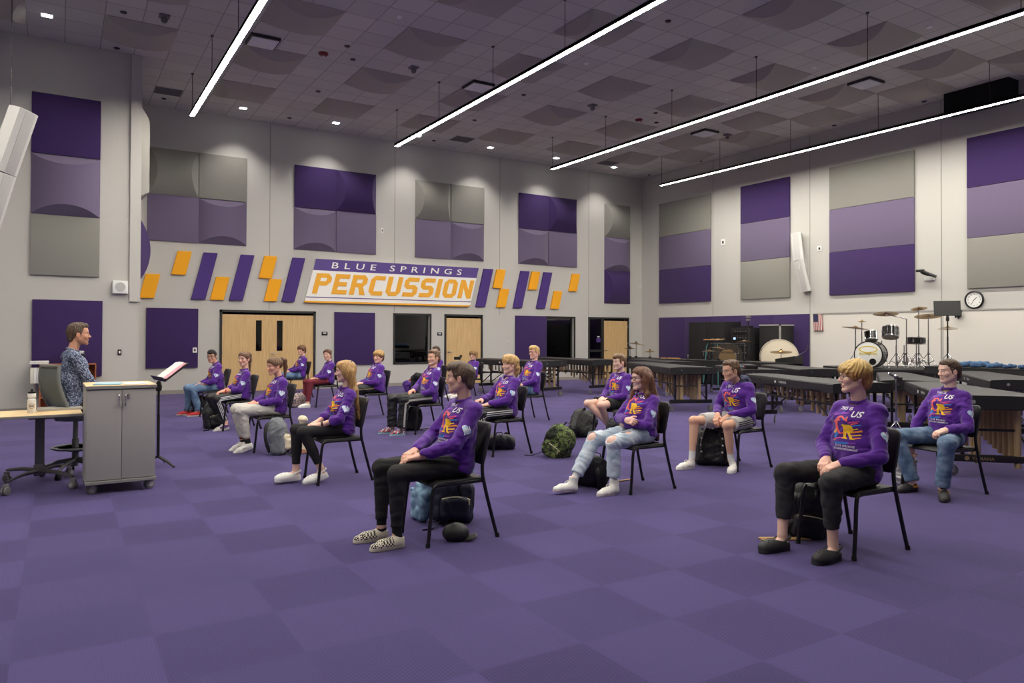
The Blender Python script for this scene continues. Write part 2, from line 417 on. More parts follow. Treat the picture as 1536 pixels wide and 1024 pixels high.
def panel(c, w, h, m, kind, lbl, face='back', grp=None):
    b = panel_mesh(w, h, m, kind); c = Vector(c) + Vector({'back': (0, -.003, 0), 'right': (-.003, 0, 0), 'return': (.003, 0, 0)}[face]); o = b.build('acoustic_panel', None, c, ang=24)
    o.rotation_euler = (0, 0, {'back': 0, 'right': -pi / 2, 'return': pi / 2}[face])
    tag(o, lbl, 'wall panel', grp); return o
PN = {'d': (M_pd, 'dark purple'), 'l': (M_pl, 'lavender'), 'g': (M_pg, 'grey')}
KN = {'flat': 'flat', 'v': 'convex', 'h': 'convex'}
def quad(x0, colr, kinds, where):
    for i, (cc, kk) in enumerate(zip(colr, kinds)):
        r, c = divmod(i, 2)
        nm = ('upper left', 'upper right', 'lower left', 'lower right')[i]
        panel((x0 + .6 + 1.2 * c, YB, 5.66 - 1.18 * r), 1.2, 1.18, PN[cc][0], kk, '%s %s panel, %s in the %s' % (KN[kk], PN[cc][1], nm, where))
quad(1.87, 'ggll', ('h', 'flat', 'flat', 'v'), 'grey and lavender square by the left wall corner')
quad(5.53, 'ddll', ('flat', 'h', 'v', 'flat'), 'purple and lavender square above the banner')
quad(9.19, 'ggll', ('h', 'flat', 'flat', 'v'), 'grey and lavender square above the banner\'s right end')
quad(12.90, 'ddll', ('flat', 'h', 'v', 'flat'), 'purple and lavender square right of the banner')
for r, (cc, kk) in enumerate(zip('gld', ('h', 'v', 'h'))):
    panel((17.13, YB, 5.65 - 1.19 * r), 1.2, 1.19, PN[cc][0], kk, 'convex %s panel, %s of the narrow column in the back right corner' % (PN[cc][1], ('top', 'middle', 'bottom')[r]))
def column(y0, y1, cols, where):
    for r, cc in enumerate(cols):
        panel((XR, (y0 + y1) / 2, 5.65 - 1.19 * r), y0 - y1, 1.19, PN[cc][0], 'flat', 'flat %s panel, %s of the right wall column %s' % (PN[cc][1], ('top', 'middle', 'bottom')[r], where), 'right')
column(19.5, 17.06, 'gld', 'nearest the back corner')
column(15.82, 13.99, 'dlg', 'left of the tilted wall loudspeaker')
column(12.69, 10.3, 'gld', 'right of the tilted wall loudspeaker')
column(9.05, 6.65, 'dlg', 'above the wall clock')
for r, (cc, kk) in enumerate(zip('dlg', ('flat', 'v', 'flat'))):
    panel((.105, YL, 5.65 - 1.19 * r), 1.18, 1.19, PN[cc][0], kk, '%s %s panel, %s of the tall column on the left wall' % (KN[kk], PN[cc][1], ('top', 'middle', 'bottom')[r]))
panel((.16, YL, 1.445), 1.2, 1.52, M_pd, 'flat', 'flat dark purple panel behind the seated instructor on the left wall')
for r, (cc, kk, z) in enumerate((('g', 'v', 5.35), ('d', 'h', 3.3))):
    o = panel((XL, 17.7, z), 1.2, (1.9, 1.3)[r], PN[cc][0], kk, ('grey convex panel seen edge on behind the left wall corner', 'purple convex panel seen edge on behind the left wall corner')[r], 'return')
panel((2.475, YB, 1.43), 1.22, 1.53, M_pd, 'flat', 'large dark purple panel left of the double doors, with a light switch')
panel((7.305, YB, 1.42), 1.22, 1.52, M_pd, 'flat', 'large dark purple panel between the double doors and the window')
panel((13.40, YB, 1.42), 1.24, 1.52, M_pd, 'flat', 'dark purple panel beside the right hand dark window')
for k in range(5):
    panel((XR, 19.5 - .616 - 1.232 * k, 1.42), 1.232, 1.52, M_pd, 'flat', 'low dark purple right wall panel, %s of five from the back corner' % ('first', 'second', 'third', 'fourth', 'fifth')[k], 'right')

# slanted accent panels
def slant(x0, x1, z0, z1, m, lbl, t=.07):
    """parallelogram: x0,x1 lower corners, leaning right"""
    dx = (z1 - z0) * .24
    b = MB(); b.prism([(x0, 0, z0), (x1, 0, z0), (x1 + dx, 0, z1), (x0 + dx, 0, z1)], (0, -t, 0), m)
    bmesh.ops.bevel(b.bm, geom=list(b.bm.edges), offset=.008, segments=2, affect='EDGES')
    o = b.build('accent_panel', None, (0, YB - .003, 0)); tag(o, lbl, 'wall panel', 'slanted yellow and purple accent panels'); return o
W = .335
for x, z, lbl in ((1.70, 0, 'low by the left wall corner'), (2.43, 1, 'high, second yellow from the left'), (3.36, 0, 'low between the two leftmost purple bars'), (4.59, 1, 'upper of the stepped pair left of the banner'), (4.73, 0, 'lower of the stepped pair left of the banner'),
                  (11.91, 1, 'upper of the stepped pair right of the banner'), (12.05, 0, 'lower of the stepped pair right of the banner'), (13.27, 1, 'high between the two rightmost purple bars'), (14.18, 0, 'low, right of the last purple bar'), (14.94, 1, 'high at the far right end of the accent row')):
    slant(x, x + W, 2.43 + .62 * z, 3.04 + .62 * z, M_yel, 'short slanted yellow accent panel, ' + lbl)
for x, lbl in ((2.90, 'leftmost of the row'), (3.83, 'second from the left, above the double doors'), (5.20, 'just left of the banner'), (11.28, 'just right of the banner'), (12.68, 'second right of the banner'), (13.60, 'rightmost of the row')):
    slant(x, x + W + .01, 2.43, 3.66, M_pv, 'tall slanted purple accent panel, ' + lbl)

# banner
sg = empty('banner_sign', (0, YB, 0)); tag(sg, 'slanted white, purple and yellow wall banner reading BLUE SPRINGS PERCUSSION', 'sign')
def para(b, z0, z1, y0, y1, m, xa=5.82, xb=11.05, k=.255):
    f = lambda x, z: x + (z - 2.43) * k
    b.prism([(f(xa, z0), y0, z0), (f(xb, z0), y0, z0), (f(xb, z1), y0, z1), (f(xa, z1), y0, z1)], (0, y1 - y0, 0), m)
M_signw = mat('banner_white', srgb(240, 238, 234), .5); M_signp = mat('banner_purple', srgb(84, 60, 138), .5); M_signy = mat('banner_yellow', srgb(240, 172, 40), .5)
b = MB(); para(b, 2.43, 3.66, -.09, 0, M_signw); b.build('board', sg)
b = MB(); para(b, 3.34, 3.662, -.094, -.09, M_signp); b.build('header_band', sg)
b = MB(); para(b, 2.566, 2.592, -.093, -.09, M_signp); b.build('stripe', sg)
b = MB(); para(b, 2.425, 2.475, -.093, .0, M_signy); b.build('yellow_edge', sg)
def sign_text(name, txt, xc, zc, wid, hei, shear, m, off, space=1.0):
    vs, fs = text_mesh(txt, 1.0, .004, 0.0, space, off)
    x0, x1 = min(v.x for v in vs), max(v.x for v in vs); y0, y1 = min(v.y for v in vs), max(v.y for v in vs)
    b = MB(); q = []
    for v in vs:
        u = (v.x - (x0 + x1) / 2) / (x1 - x0) * wid; w = (v.y - (y0 + y1) / 2) / (y1 - y0) * hei
        q.append((xc + u + w * shear, -.0945 - (v.z + .004) * 1.0, zc + w))
    b.bm.free(); par = list(range(len(q)))
    def root(i):
        while par[i] != i: i = par[i]
        return i
    for f in fs:
        for i in f[1:]: par[root(i)] = root(f[0])
    for k_ in sorted({root(f[0]) for f in fs}):
        b = MB(); g = [f for f in fs if root(f[0]) == k_]; ids = sorted({i for f in g for i in f}); mp_ = {i: n for n, i in enumerate(ids)}
        b.raw([q[i] for i in ids], [[mp_[i] for i in f] for f in g], m); b.build('small_letter', sg, ang=20)
sign_text('small_lettering', 'BLUE SPRINGS', 8.67, 3.50, 4.15, .175, .22, M_signw, .004, 1.75)
# heavy slab letters built from strokes: each letter is a 4 x 5 outline
def stroke_letters(txt, x0, x1, zb, zt, m):
    G = {'P': [[(0, 0), (0, 5), (3, 5), (4, 4), (4, 3), (3, 2), (1.25, 2), (1.25, 0)], [(1.25, 3.1), (2.75, 3.1), (2.75, 3.9), (1.25, 3.9)]],
         'E': [[(0, 0), (0, 5), (3.7, 5), (3.7, 3.9), (1.25, 3.9), (1.25, 3.05), (3.3, 3.05), (3.3, 2.0), (1.25, 2.0), (1.25, 1.1), (3.7, 1.1), (3.7, 0)]],
         'R': [[(0, 0), (0, 5), (3.1, 5), (4, 4.1), (4, 2.9), (3.2, 2.1), (4.1, 0), (2.7, 0), (2.0, 1.9), (1.25, 1.9), (1.25, 0)], [(1.25, 3.0), (2.75, 3.0), (2.75, 3.9), (1.25, 3.9)]],
         'C': [[(1, 0), (0, 1), (0, 4), (1, 5), (3.8, 5), (3.8, 3.9), (1.3, 3.9), (1.3, 1.1), (3.8, 1.1), (3.8, 0)]],
         'U': [[(0, 5), (1.3, 5), (1.3, 1.1), (2.75, 1.1), (2.75, 5), (4, 5), (4, 1), (3, 0), (1, 0), (0, 1)]],
         'S': [[(0, 0), (0, 1.1), (2.6, 1.1), (2.6, 1.95), (.9, 1.95), (0, 2.7), (0, 4.2), (.9, 5), (3.9, 5), (3.9, 3.9), (1.25, 3.9), (1.25, 3.05), (3.0, 3.05), (3.9, 2.3), (3.9, .8), (3.0, 0)]],
         'I': [[(0, 0), (0, 5), (1.3, 5), (1.3, 0)]],
         'O': [[(1, 0), (0, 1), (0, 4), (1, 5), (3, 5), (4, 4), (4, 1), (3, 0)], [(1.3, 1.1), (2.7, 1.1), (2.7, 3.9), (1.3, 3.9)]],
         'N': [[(0, 0), (0, 5), (1.3, 5), (2.8, 2.3), (2.8, 5), (4, 5), (4, 0), (2.75, 0), (1.25, 2.8), (1.25, 0)]]}
    wd = {c: max(p[0] for p in G[c][0]) for c in G}; gap = .75
    tot = sum(wd[c] for c in txt) + gap * (len(txt) - 1); s = (x1 - x0) / tot; h = (zt - zb) / 5; x = x0
    for c in txt:
        cu = bpy.data.curves.new('letter', 'CURVE'); cu.dimensions = '2D'; cu.fill_mode = 'BOTH'; cu.extrude = .004
        for ring in G[c]:
            sp = cu.splines.new('POLY'); sp.points.add(len(ring) - 1); sp.use_cyclic_u = True
            for i, (u, v) in enumerate(ring): sp.points[i].co = (u * s + v * h * .25, v * h, 0, 1)
        o = bpy.data.objects.new('tmp', cu); COL.objects.link(o)
        dg = bpy.context.evaluated_depsgraph_get(); me = bpy.data.meshes.new_from_object(o.evaluated_get(dg))
        bpy.data.objects.remove(o)
        me.materials.clear(); me.materials.append(m)
        l = bpy.data.objects.new('letter', me); COL.objects.link(l); l.parent = sg; l.rotation_euler = (pi / 2, 0, 0); l.location = (x, -.0955, zb)
        x += (wd[c] + gap) * s
stroke_letters('PERCUSSION', 6.02, 11.06, 2.68, 3.26, M_signy)

# -------------------------------------------------- ceiling: convex panels, lamps, grilles
M_cloud = mat('ceiling_panel_grey', srgb(176, 172, 160), .95, bump=.1, bscale=200)
def cloud_mesh(kind):
    b = panel_mesh(1.215, 1.222, M_cloud, kind, t=.03, bulge=.16); me = b.mesh('convex_ceiling_panel', 30)
    me.transform(Matrix.Rotation(pi / 2, 4, 'X')); return me
CM = [cloud_mesh('v'), cloud_mesh('h')]
k = 0
for xi, xs in enumerate((.67, 3.10, 5.53, 7.97, 10.39, 12.83, 15.22, 16.44, -1.76, -4.2)):
    for yi in range(9):
        y = 17.52 - 2.445 * yi + (1.22 if xs == 16.44 else 0)
        if xs < 0 and y + .6 > YL - .1: continue
        if xs < 1 and y > 16.4: continue
        if xs == 16.44 and y > 18: continue
        if xs == 16.44 and 7.6 < y + .61 < 9.6 and False: continue
        if y < -2: continue
        o = bpy.data.objects.new('convex_ceiling_panel', CM[k % 2]); k += 1 + (yi % 2); COL.objects.link(o)
        o.location = (xs + .608, y + .611, ZC)
        tag(o, 'square grey convex panel set into the ceiling grid', 'ceiling panel', 'convex ceiling panels')
# long suspended light bars
M_emit = mat('lamp_diffuser', (1, 1, 1, 1), .5, emit=(1.0, .945, .84, 1), estr=BAR)
M_alu = mat('lamp_housing', srgb(175, 172, 168), .45, metal=.3)
M_cable = mat('suspension_cable', srgb(70, 68, 70), .5, metal=.6)
def bar(x, y0, y1, lbl):
    o = empty('linear_light', (x, (y0 + y1) / 2, 6.38)); L = y1 - y0; tag(o, lbl, 'ceiling light', 'suspended linear lights')
    b = MB(); b.lh((-.055, -L / 2, -.011), (-.048, L / 2, .055), M_alu); b.lh((.048, -L / 2, -.011), (.055, L / 2, .055), M_alu); b.lh((-.055, -L / 2, .003), (.055, L / 2, .055), M_alu); b.build('housing', o)
    b = MB(); b.lh((-.047, -L / 2 + .003, -.010), (.047, L / 2 - .003, .004), M_emit); b.build('diffuser', o)
    y = L / 2 - .03
    while y > -L / 2:
        c = MB(); c.cyl((0, y, .05), (0, y, ZC - 6.38), .006, M_cable, n=6); c.cyl((0, y, ZC - 6.38 - .02), (0, y, ZC - 6.38), .03, M_cable, n=10); c.build('cable', o); y -= 2.445
for x, lbl in ((2.475, 'long glowing bar light nearest the left wall, pointing away above the double doors'), (7.335, 'long glowing bar light second from the left, over the middle of the room'), (12.2, 'long glowing bar light third from the left'), (16.49, 'long glowing bar light nearest the right wall'), (-2.4, 'unseen bar light added beyond the left edge for its light')):
    bar(x, 1.5, 17.52 if x > 0 else 13.5, lbl)  # the bar at negative x is unseen, added to light the left side
# recessed downlights washing the walls
M_can = mat('downlight_lens', (1, 1, 1, 1), .5, emit=(1, .97, .92, 1), estr=40)
def can(x, y, lbl, aim=None, watts=60, size=75):
    o = empty('downlight', (x, y, ZC)); tag(o, lbl, 'ceiling light', 'recessed downlights')
    b = MB(); b.lh((-.1, -.1, -.006), (.1, .1, 0), M_white); b.build('trim_ring', o)
    b = MB(); b.lh((-.075, -.06, -.012), (.075, .06, -.006), M_can); b.build('lens', o)
    ld = bpy.data.lights.new('downlight_lamp', 'SPOT'); ld.energy = watts; ld.spot_size = R(size); ld.spot_blend = .85; ld.shadow_soft_size = .06; ld.color = (1, .95, .88)
    l = bpy.data.objects.new('downlight_lamp', ld); COL.objects.link(l); l.parent = o; l.location = (0, 0, -.05)
    if aim: l.rotation_euler = Vector(aim).to_track_quat('-Z', 'Y').to_euler()
for i, x in enumerate((3.96, 6.39, 8.83, 11.26, 13.74, 16.16)):
    can(x, 19.48, 'small square recessed downlight before the back wall, %s from the left' % ('first', 'second', 'third', 'fourth', 'fifth', 'sixth')[i], (0, .30, -1), CANW, 85)
can(-.23, 15.7, 'small recessed downlight above the left wall, near the top left corner of the view', (0, .25, -1), CANW * .25, 85)
# grilles, diffusers, sprinklers, alarms
M_grille = mat('grille_grey', srgb(120, 116, 118), .7)
for x, lbl in ((2.17, 'grey return air grille by the left end of the back wall'), (10.08, 'grey return air grille near the middle of the back wall'), (15.6, 'grey return air grille near the right end of the back wall')):
    o = empty('return_grille', (x, 19.1, ZC)); tag(o, lbl, 'vent', 'return air grilles')
    b = MB(); b.lh((-.3, -.26, -.012), (.3, .26, 0), M_grille); b.build('grille_frame', o)
    b = MB()
    for q in range(11): b.lh((-.27, -.23 + .043 * q, -.022), (.27, -.215 + .043 * q, -.012), M_grille)
    b.build('louvre', o)
for x, y, lbl in ((3.36, 14.75, 'square ceiling air diffuser beside the leftmost light bar'), (8.2, 14.75, 'square ceiling air diffuser beside the second light bar'), (15.52, 14.72, 'square ceiling air diffuser far right near the back corner'), (15.52, 9.85, 'square ceiling air diffuser near the right wall, in front of the dark duct')):
    o = empty('air_diffuser', (x, y, ZC)); tag(o, lbl, 'vent', 'ceiling air diffusers')
    b = MB(); b.lh((-.25, -.25, -.07), (.25, .25, -.055), M_white, bev=.004); b.build('face_plate', o)
    b = MB(); b.lh((-.28, -.28, -.055), (.28, .28, 0), M_frame); b.build('throat', o)
M_red = mat('alarm_red', srgb(120, 22, 20), .4)
for x, y, lbl in ((4.57, 14.77, 'round red ceiling fire strobe above the banner, left'), (13.13, 14.8, 'round red ceiling fire strobe between the third and fourth light bars')):
    o = empty('fire_strobe', (x, y, ZC)); tag(o, lbl, 'alarm')
    b = MB(); b.lathe([(0, 0), (.1, 0), (.1, -.03), (.06, -.06), (0, -.065)], M_red, 16); b.build('housing', o)
    b = MB(); b.lathe([(0, -.063), (.03, -.06), (.02, -.08), (0, -.085)], M_white, 12); b.build('lens', o)
for x, y in ((.94, 14.8), (.95, 16.75), (2.15, 19.73), (5.2, 12.32), (5.2, 14.77), (5.19, 17.16), (5.19, 19.69), (9.45, 9.86), (9.46, 12.32), (9.45, 14.76), (13.75, 12.33), (13.72, 14.76), (13.73, 7.45), (13.72, 9.88), (18.0, 9.9), (18.0, 12.35), (18.0, 17.24), (18.0, 19.72), (9.44, 19.69), (9.46, 17.22), (13.11, 14.13), (4.86, 14.15)):
    white_plate = (x, y) in ((5.2, 12.32), (9.46, 12.32), (13.75, 12.33), (13.73, 7.45), (13.72, 9.88))  # these covers are white, the rest dark
    b = MB(); b.lathe([(0, -.02), (.05, -.018), (.06, 0), (0, 0)], M_white if white_plate else M_frame, 14); o = b.build('sprinkler_cover', None, (x, y, ZC))
    tag(o, 'small round white sprinkler cover plate in the ceiling' if white_plate else 'small round dark sprinkler cover plate in the ceiling', 'sprinkler', 'white sprinkler covers' if white_plate else 'dark sprinkler covers')
for x, y in ((1.58, 14.57), (6.46, 14.5), (11.33, 14.5), (16.26, 14.55)):
    o = empty('ceiling_sensor', (x, y, ZC)); tag(o, 'small grey sensor unit hanging from the ceiling grid', 'sensor', 'ceiling sensors')
    b = MB(); b.lh((-.09, -.09, -.03), (.09, .09, 0), M_grille, bev=.005); b.build('bracket', o)
    b = MB(); b.sphere((0, 0, -.08), .06, M_grille); b.build('dome', o)
# dark duct opening at the top of the right wall
M_duct = mat('duct_black', srgb(14, 13, 14), .9)
o = empty('supply_duct', (XR, 8.66, 7.0)); tag(o, 'dark rectangular air duct high on the right wall', 'duct')
b = MB(); b.lh((-.45, -.7, -.15), (0, .7, .31), M_duct); b.build('duct_body', o)
b = MB(); b.lh((-.47, -.72, -.17), (-.0, .72, -.15), M_frame); b.build('flange', o)
# ================================================================== things on the walls
M_spk = mat('speaker_white', srgb(206, 205, 202), .55); M_spkg = mat('speaker_grille', srgb(190, 189, 187), .8, bump=.3, bscale=600)
def wall_speaker(pts, name_lbl, depth, wid, side):
    """two stacked angled boxes; pts = top, joint, bottom points of the front face centre; side = unit vector the front looks at"""
    o = empty('wall_loudspeaker', pts[1]); tag(o, name_lbl, 'loudspeaker')
    S = Vector(side).normalized(); P = [Vector(p) - Vector(pts[1]) for p in pts]
    for a, c, nm in ((P[0], P[1], 'upper_cabinet'), (P[1], P[2], 'lower_cabinet')):
        ax = (c - a); L = ax.length; ax.normalize(); fr = (S - ax * S.dot(ax)).normalized(); sd = ax.cross(fr)
        Mx = Matrix((sd, fr, -ax)).transposed().to_4x4(); Mx.translation = (a + c) / 2 - fr * depth / 2
        b = MB(); h = L / 2 - .006
        prof = [(-wid / 2, depth * .38), (-wid * .28, depth * .5), (wid * .28, depth * .5), (wid / 2, depth * .38), (wid * .36, -depth * .5), (-wid * .36, -depth * .5)]
        b.prism([(x, y, -h) for x, y in prof], (0, 0, 2 * h), M_spk, Mx)
        q = b.build(nm, o, ang=20)
        b = MB(); b.box((0, depth * .5 + .003, 0), (wid * .52, .006, 2 * h - .03), M_spkg, bev=.002)
        for v in b.bm.verts: v.co = Mx @ v.co
        b.build('grille', q)
    return o
# right wall speaker, tilted down
o = wall_speaker([(18.02, 13.62, 4.52), (17.96, 13.48, 3.70), (18.12, 13.36, 2.80)], 'tall white two part loudspeaker tilted on the right wall above the flag', .26, .30, (-1, -.35, -.15))
b = MB(); b.box((.20, -.02, -.1), (.36, .06, .3), M_spk); b.build('bracket', o)
# left foreground speaker
o = wall_speaker([(-.36, 12.62, 4.74), (-.62, 12.72, 3.82), (-.85, 12.82, 2.92)], 'large white loudspeaker hanging at the left edge of the view', .26, .34, (.75, -.6, -.1))
b = MB(); b.cyl((.0, .18, .3), (.0, .18, ZC - 3.85), .006, M_cable, n=8); b.build('suspension_rod', o)
def outlet(c, face, lbl, w=.08, h=.12, m=None, nm='wall_outlet', t=.02):
    m = m or M_white; o = empty(nm, c); tag(o, lbl, 'wall fitting')
    o.rotation_euler = (0, 0, {'back': 0, 'right': -pi / 2}[face])
    b = MB(); b.box((0, -t / 2, 0), (w, t, h), m, bev=.004); b.build('cover_plate', o)
    b = MB(); b.box((0, -t - .003, 0), (w * .4, .006, h * .45), M_frame if m is M_white else M_white); b.build('insert', o); return o
o = empty('paging_speaker', (1.065, YL, 2.49)); tag(o, 'square white paging loudspeaker on the left wall above the instructor', 'loudspeaker')
b = MB(); b.box((0, -.06, 0), (.28, .12, .26), M_white, bev=.008); b.build('case', o)
b = MB(); b.cyl((0, -.121, 0), (0, -.124, 0), .095, M_spkg, n=28); b.build('grille', o)
outlet((1.07, YL, 1.16), 'back', 'small black wall plate on the left wall between the cabinet and the purple panel', .07, .11, M_blackp)
outlet((3.0, YB - .052, 1.12), 'back', 'small white light switch on the purple panel left of the double doors', .10, .13)
outlet((18.31, 16.55, 4.57), 'right', 'round cornered white thermostat high on the right wall', .16, .2, None, 'thermostat', .03)
outlet((18.31, 13.02, 4.02), 'right', 'white wall outlet right of the tilted loudspeaker', .14, .14)
outlet((18.31, 17.45, 1.33), 'right', 'small white switch left of the black storage cabinet', .07, .17)
outlet((8.13, YB, 4.62), 'back', 'tiny white sensor on the back wall above the banner', .06, .14)
outlet((18.2, YB, 3.37), 'back', 'small white plate in the back right corner', .1, .08)
outlet((12.52, YB, 1.28), 'back', 'small white plate on the back wall right of the single door', .08, .08)
# whiteboards on the right wall
M_wb = mat('whiteboard', srgb(222, 218, 210), .35)
for (a, c, lbl) in ((13.30, 9.68, 'long whiteboard behind the drum kit, with the flag at its end'), (9.60, 5.2, 'whiteboard under the wall clock')):
    o = empty('whiteboard', (XR, (a + c) / 2, 1.5)); tag(o, lbl, 'whiteboard'); L = a - c
    b = MB(); b.lh((-.018, -L / 2, -.85), (0, L / 2, .67), M_wb); b.build('board', o)
    b = MB(); b.lh((-.035, -L / 2 + .1, .665), (0, L / 2 - .1, .70), M_alu); b.build('map_rail', o)
    b = MB(); b.lh((-.07, -L / 2, -.88), (0, L / 2, -.85), M_alu); b.build('pen_tray', o)
# wall clock (about 1:35)
o = empty('wall_clock', (XR, 8.9, 2.41)); o.rotation_euler = (0, 0, -pi / 2); tag(o, 'round black rimmed wall clock showing about 1:35 on the right wall', 'clock')
b = MB(); Mx = Matrix.Rotation(pi / 2, 4, 'X')
b.lathe([(.19, 0), (.212, .01), (.212, .045), (.19, .06), (.178, .045), (.178, 0)], M_blackp, 40, Mx); b.build('rim', o)
b = MB(); b.cyl((0, -.001, 0), (0, -.03, 0), .185, M_white, n=40); b.build('dial', o)
b = MB()
for k in range(1, 13):
    vs, fs = text_mesh(str(k), .052, 0)
    cx, cz = .135 * sin(k * pi / 6), .135 * cos(k * pi / 6)
    b.raw([(v.x + cx, -.031, v.y + cz - .018) for v in vs], fs, M_blackp)
b.build('numerals', o)
for nm, ang, L, wd in (('hour_hand', R(47), .085, .012), ('minute_hand', R(212), .13, .008)):
    b = MB(); b.box((0, -.034, L / 2 - .015), (wd, .003, L + .03), M_blackp); h = b.build(nm, o); h.rotation_euler = (0, ang, 0)
# camera on an arm and glove-like black thing on the rail
o = empty('wall_camera', (XR, 9.93, 3.02)); tag(o, 'small black camera on a white wall bracket above the whiteboard', 'camera')
b = MB(); b.box((-.05, 0, -.05), (.1, .22, .09), M_white, bev=.01); b.build('bracket', o)
b = MB(); b.tube([(-.08, -.16, .0), (-.12, 0, .03), (-.14, .12, .08), (-.16, .15, .12)], .018, M_black); b.build('arm', o)
b = MB(); b.box((-.16, .16, .15), (.1, .18, .06), M_black, bev=.012); b.cyl((-.16, .10, .13), (-.16, -.22, -.02), .035, M_black, n=14); b.build('camera_body', o)
b = MB()
for k in range(5):
    b.tube([(-.05, -.05 + .025 * k, .05), (-.08, -.055 + .028 * k, -.02), (-.06, -.06 + .03 * k, -.1 - .03 * (k % 3))], [.028, .03, .016], M_black, n=8)
o = b.build('black_glove', None, (XR - .04, 9.22, 2.12)); tag(o, 'black glove hanging from the map rail beside the clock', 'glove')
# flag
def flag_mat():
    m = bpy.data.materials.new('striped_flag'); m.use_nodes = True; nt = m.node_tree; b_ = nt.nodes['Principled BSDF']; N = nt.nodes.new; L = nt.links.new
    tc = N('ShaderNodeTexCoord'); sp = N('ShaderNodeSeparateXYZ'); L(tc.outputs['Generated'], sp.inputs[0])
    w_ = N('ShaderNodeMath'); w_.operation = 'MULTIPLY'; w_.inputs[1].default_value = 6.5; L(sp.outputs['Y'], w_.inputs[0])
    f_ = N('ShaderNodeMath'); f_.operation = 'FRACT'; L(w_.outputs[0], f_.inputs[0]); g_ = N('ShaderNodeMath'); g_.operation = 'GREATER_THAN'; g_.inputs[1].default_value = .5; L(f_.outputs[0], g_.inputs[0])
    mx = N('ShaderNodeMix'); mx.data_type = 'RGBA'; mx.inputs['A'].default_value = srgb(150, 40, 48); mx.inputs['B'].default_value = srgb(215, 205, 200); L(g_.outputs[0], mx.inputs['Factor'])
    a_ = N('ShaderNodeMath'); a_.operation = 'GREATER_THAN'; a_.inputs[1].default_value = .46; L(sp.outputs['Y'], a_.inputs[0])
    c_ = N('ShaderNodeMath'); c_.operation = 'GREATER_THAN'; c_.inputs[1].default_value = .55; L(sp.outputs['Z'], c_.inputs[0])
    d_ = N('ShaderNodeMath'); d_.operation = 'MULTIPLY'; L(a_.outputs[0], d_.inputs[0]); L(c_.outputs[0], d_.inputs[1])
    m2 = N('ShaderNodeMix'); m2.data_type = 'RGBA'; L(d_.outputs[0], m2.inputs['Factor']); L(mx.outputs['Result'], m2.inputs['A']); m2.inputs['B'].default_value = srgb(48, 50, 84)
    L(m2.outputs['Result'], b_.inputs['Base Color']); b_.inputs['Roughness'].default_value = .9; return m
o = empty('flag', (XR, 13.05, 2.16)); tag(o, 'small striped flag hanging at the end of the whiteboard rail', 'flag')
MF = flag_mat()
def ff(u, v):
    x = -.05 + .012 * sin(u * 14 + v * 2); z = -.44 * v - (.04 * (1 - u) + .05 * u * u) * v
    return (x, -.14 + .30 * u - .02 * v, z)
b = MB(); b.grid(ff, 20, 16, MF); c = b.build('cloth', o); sm = c.modifiers.new('s', 'SOLIDIFY'); sm.thickness = .004
b = MB(); b.cyl((-.05, -.18, .008), (-.05, .2, .008), .008, M_alu, n=8); b.build('staff', o)
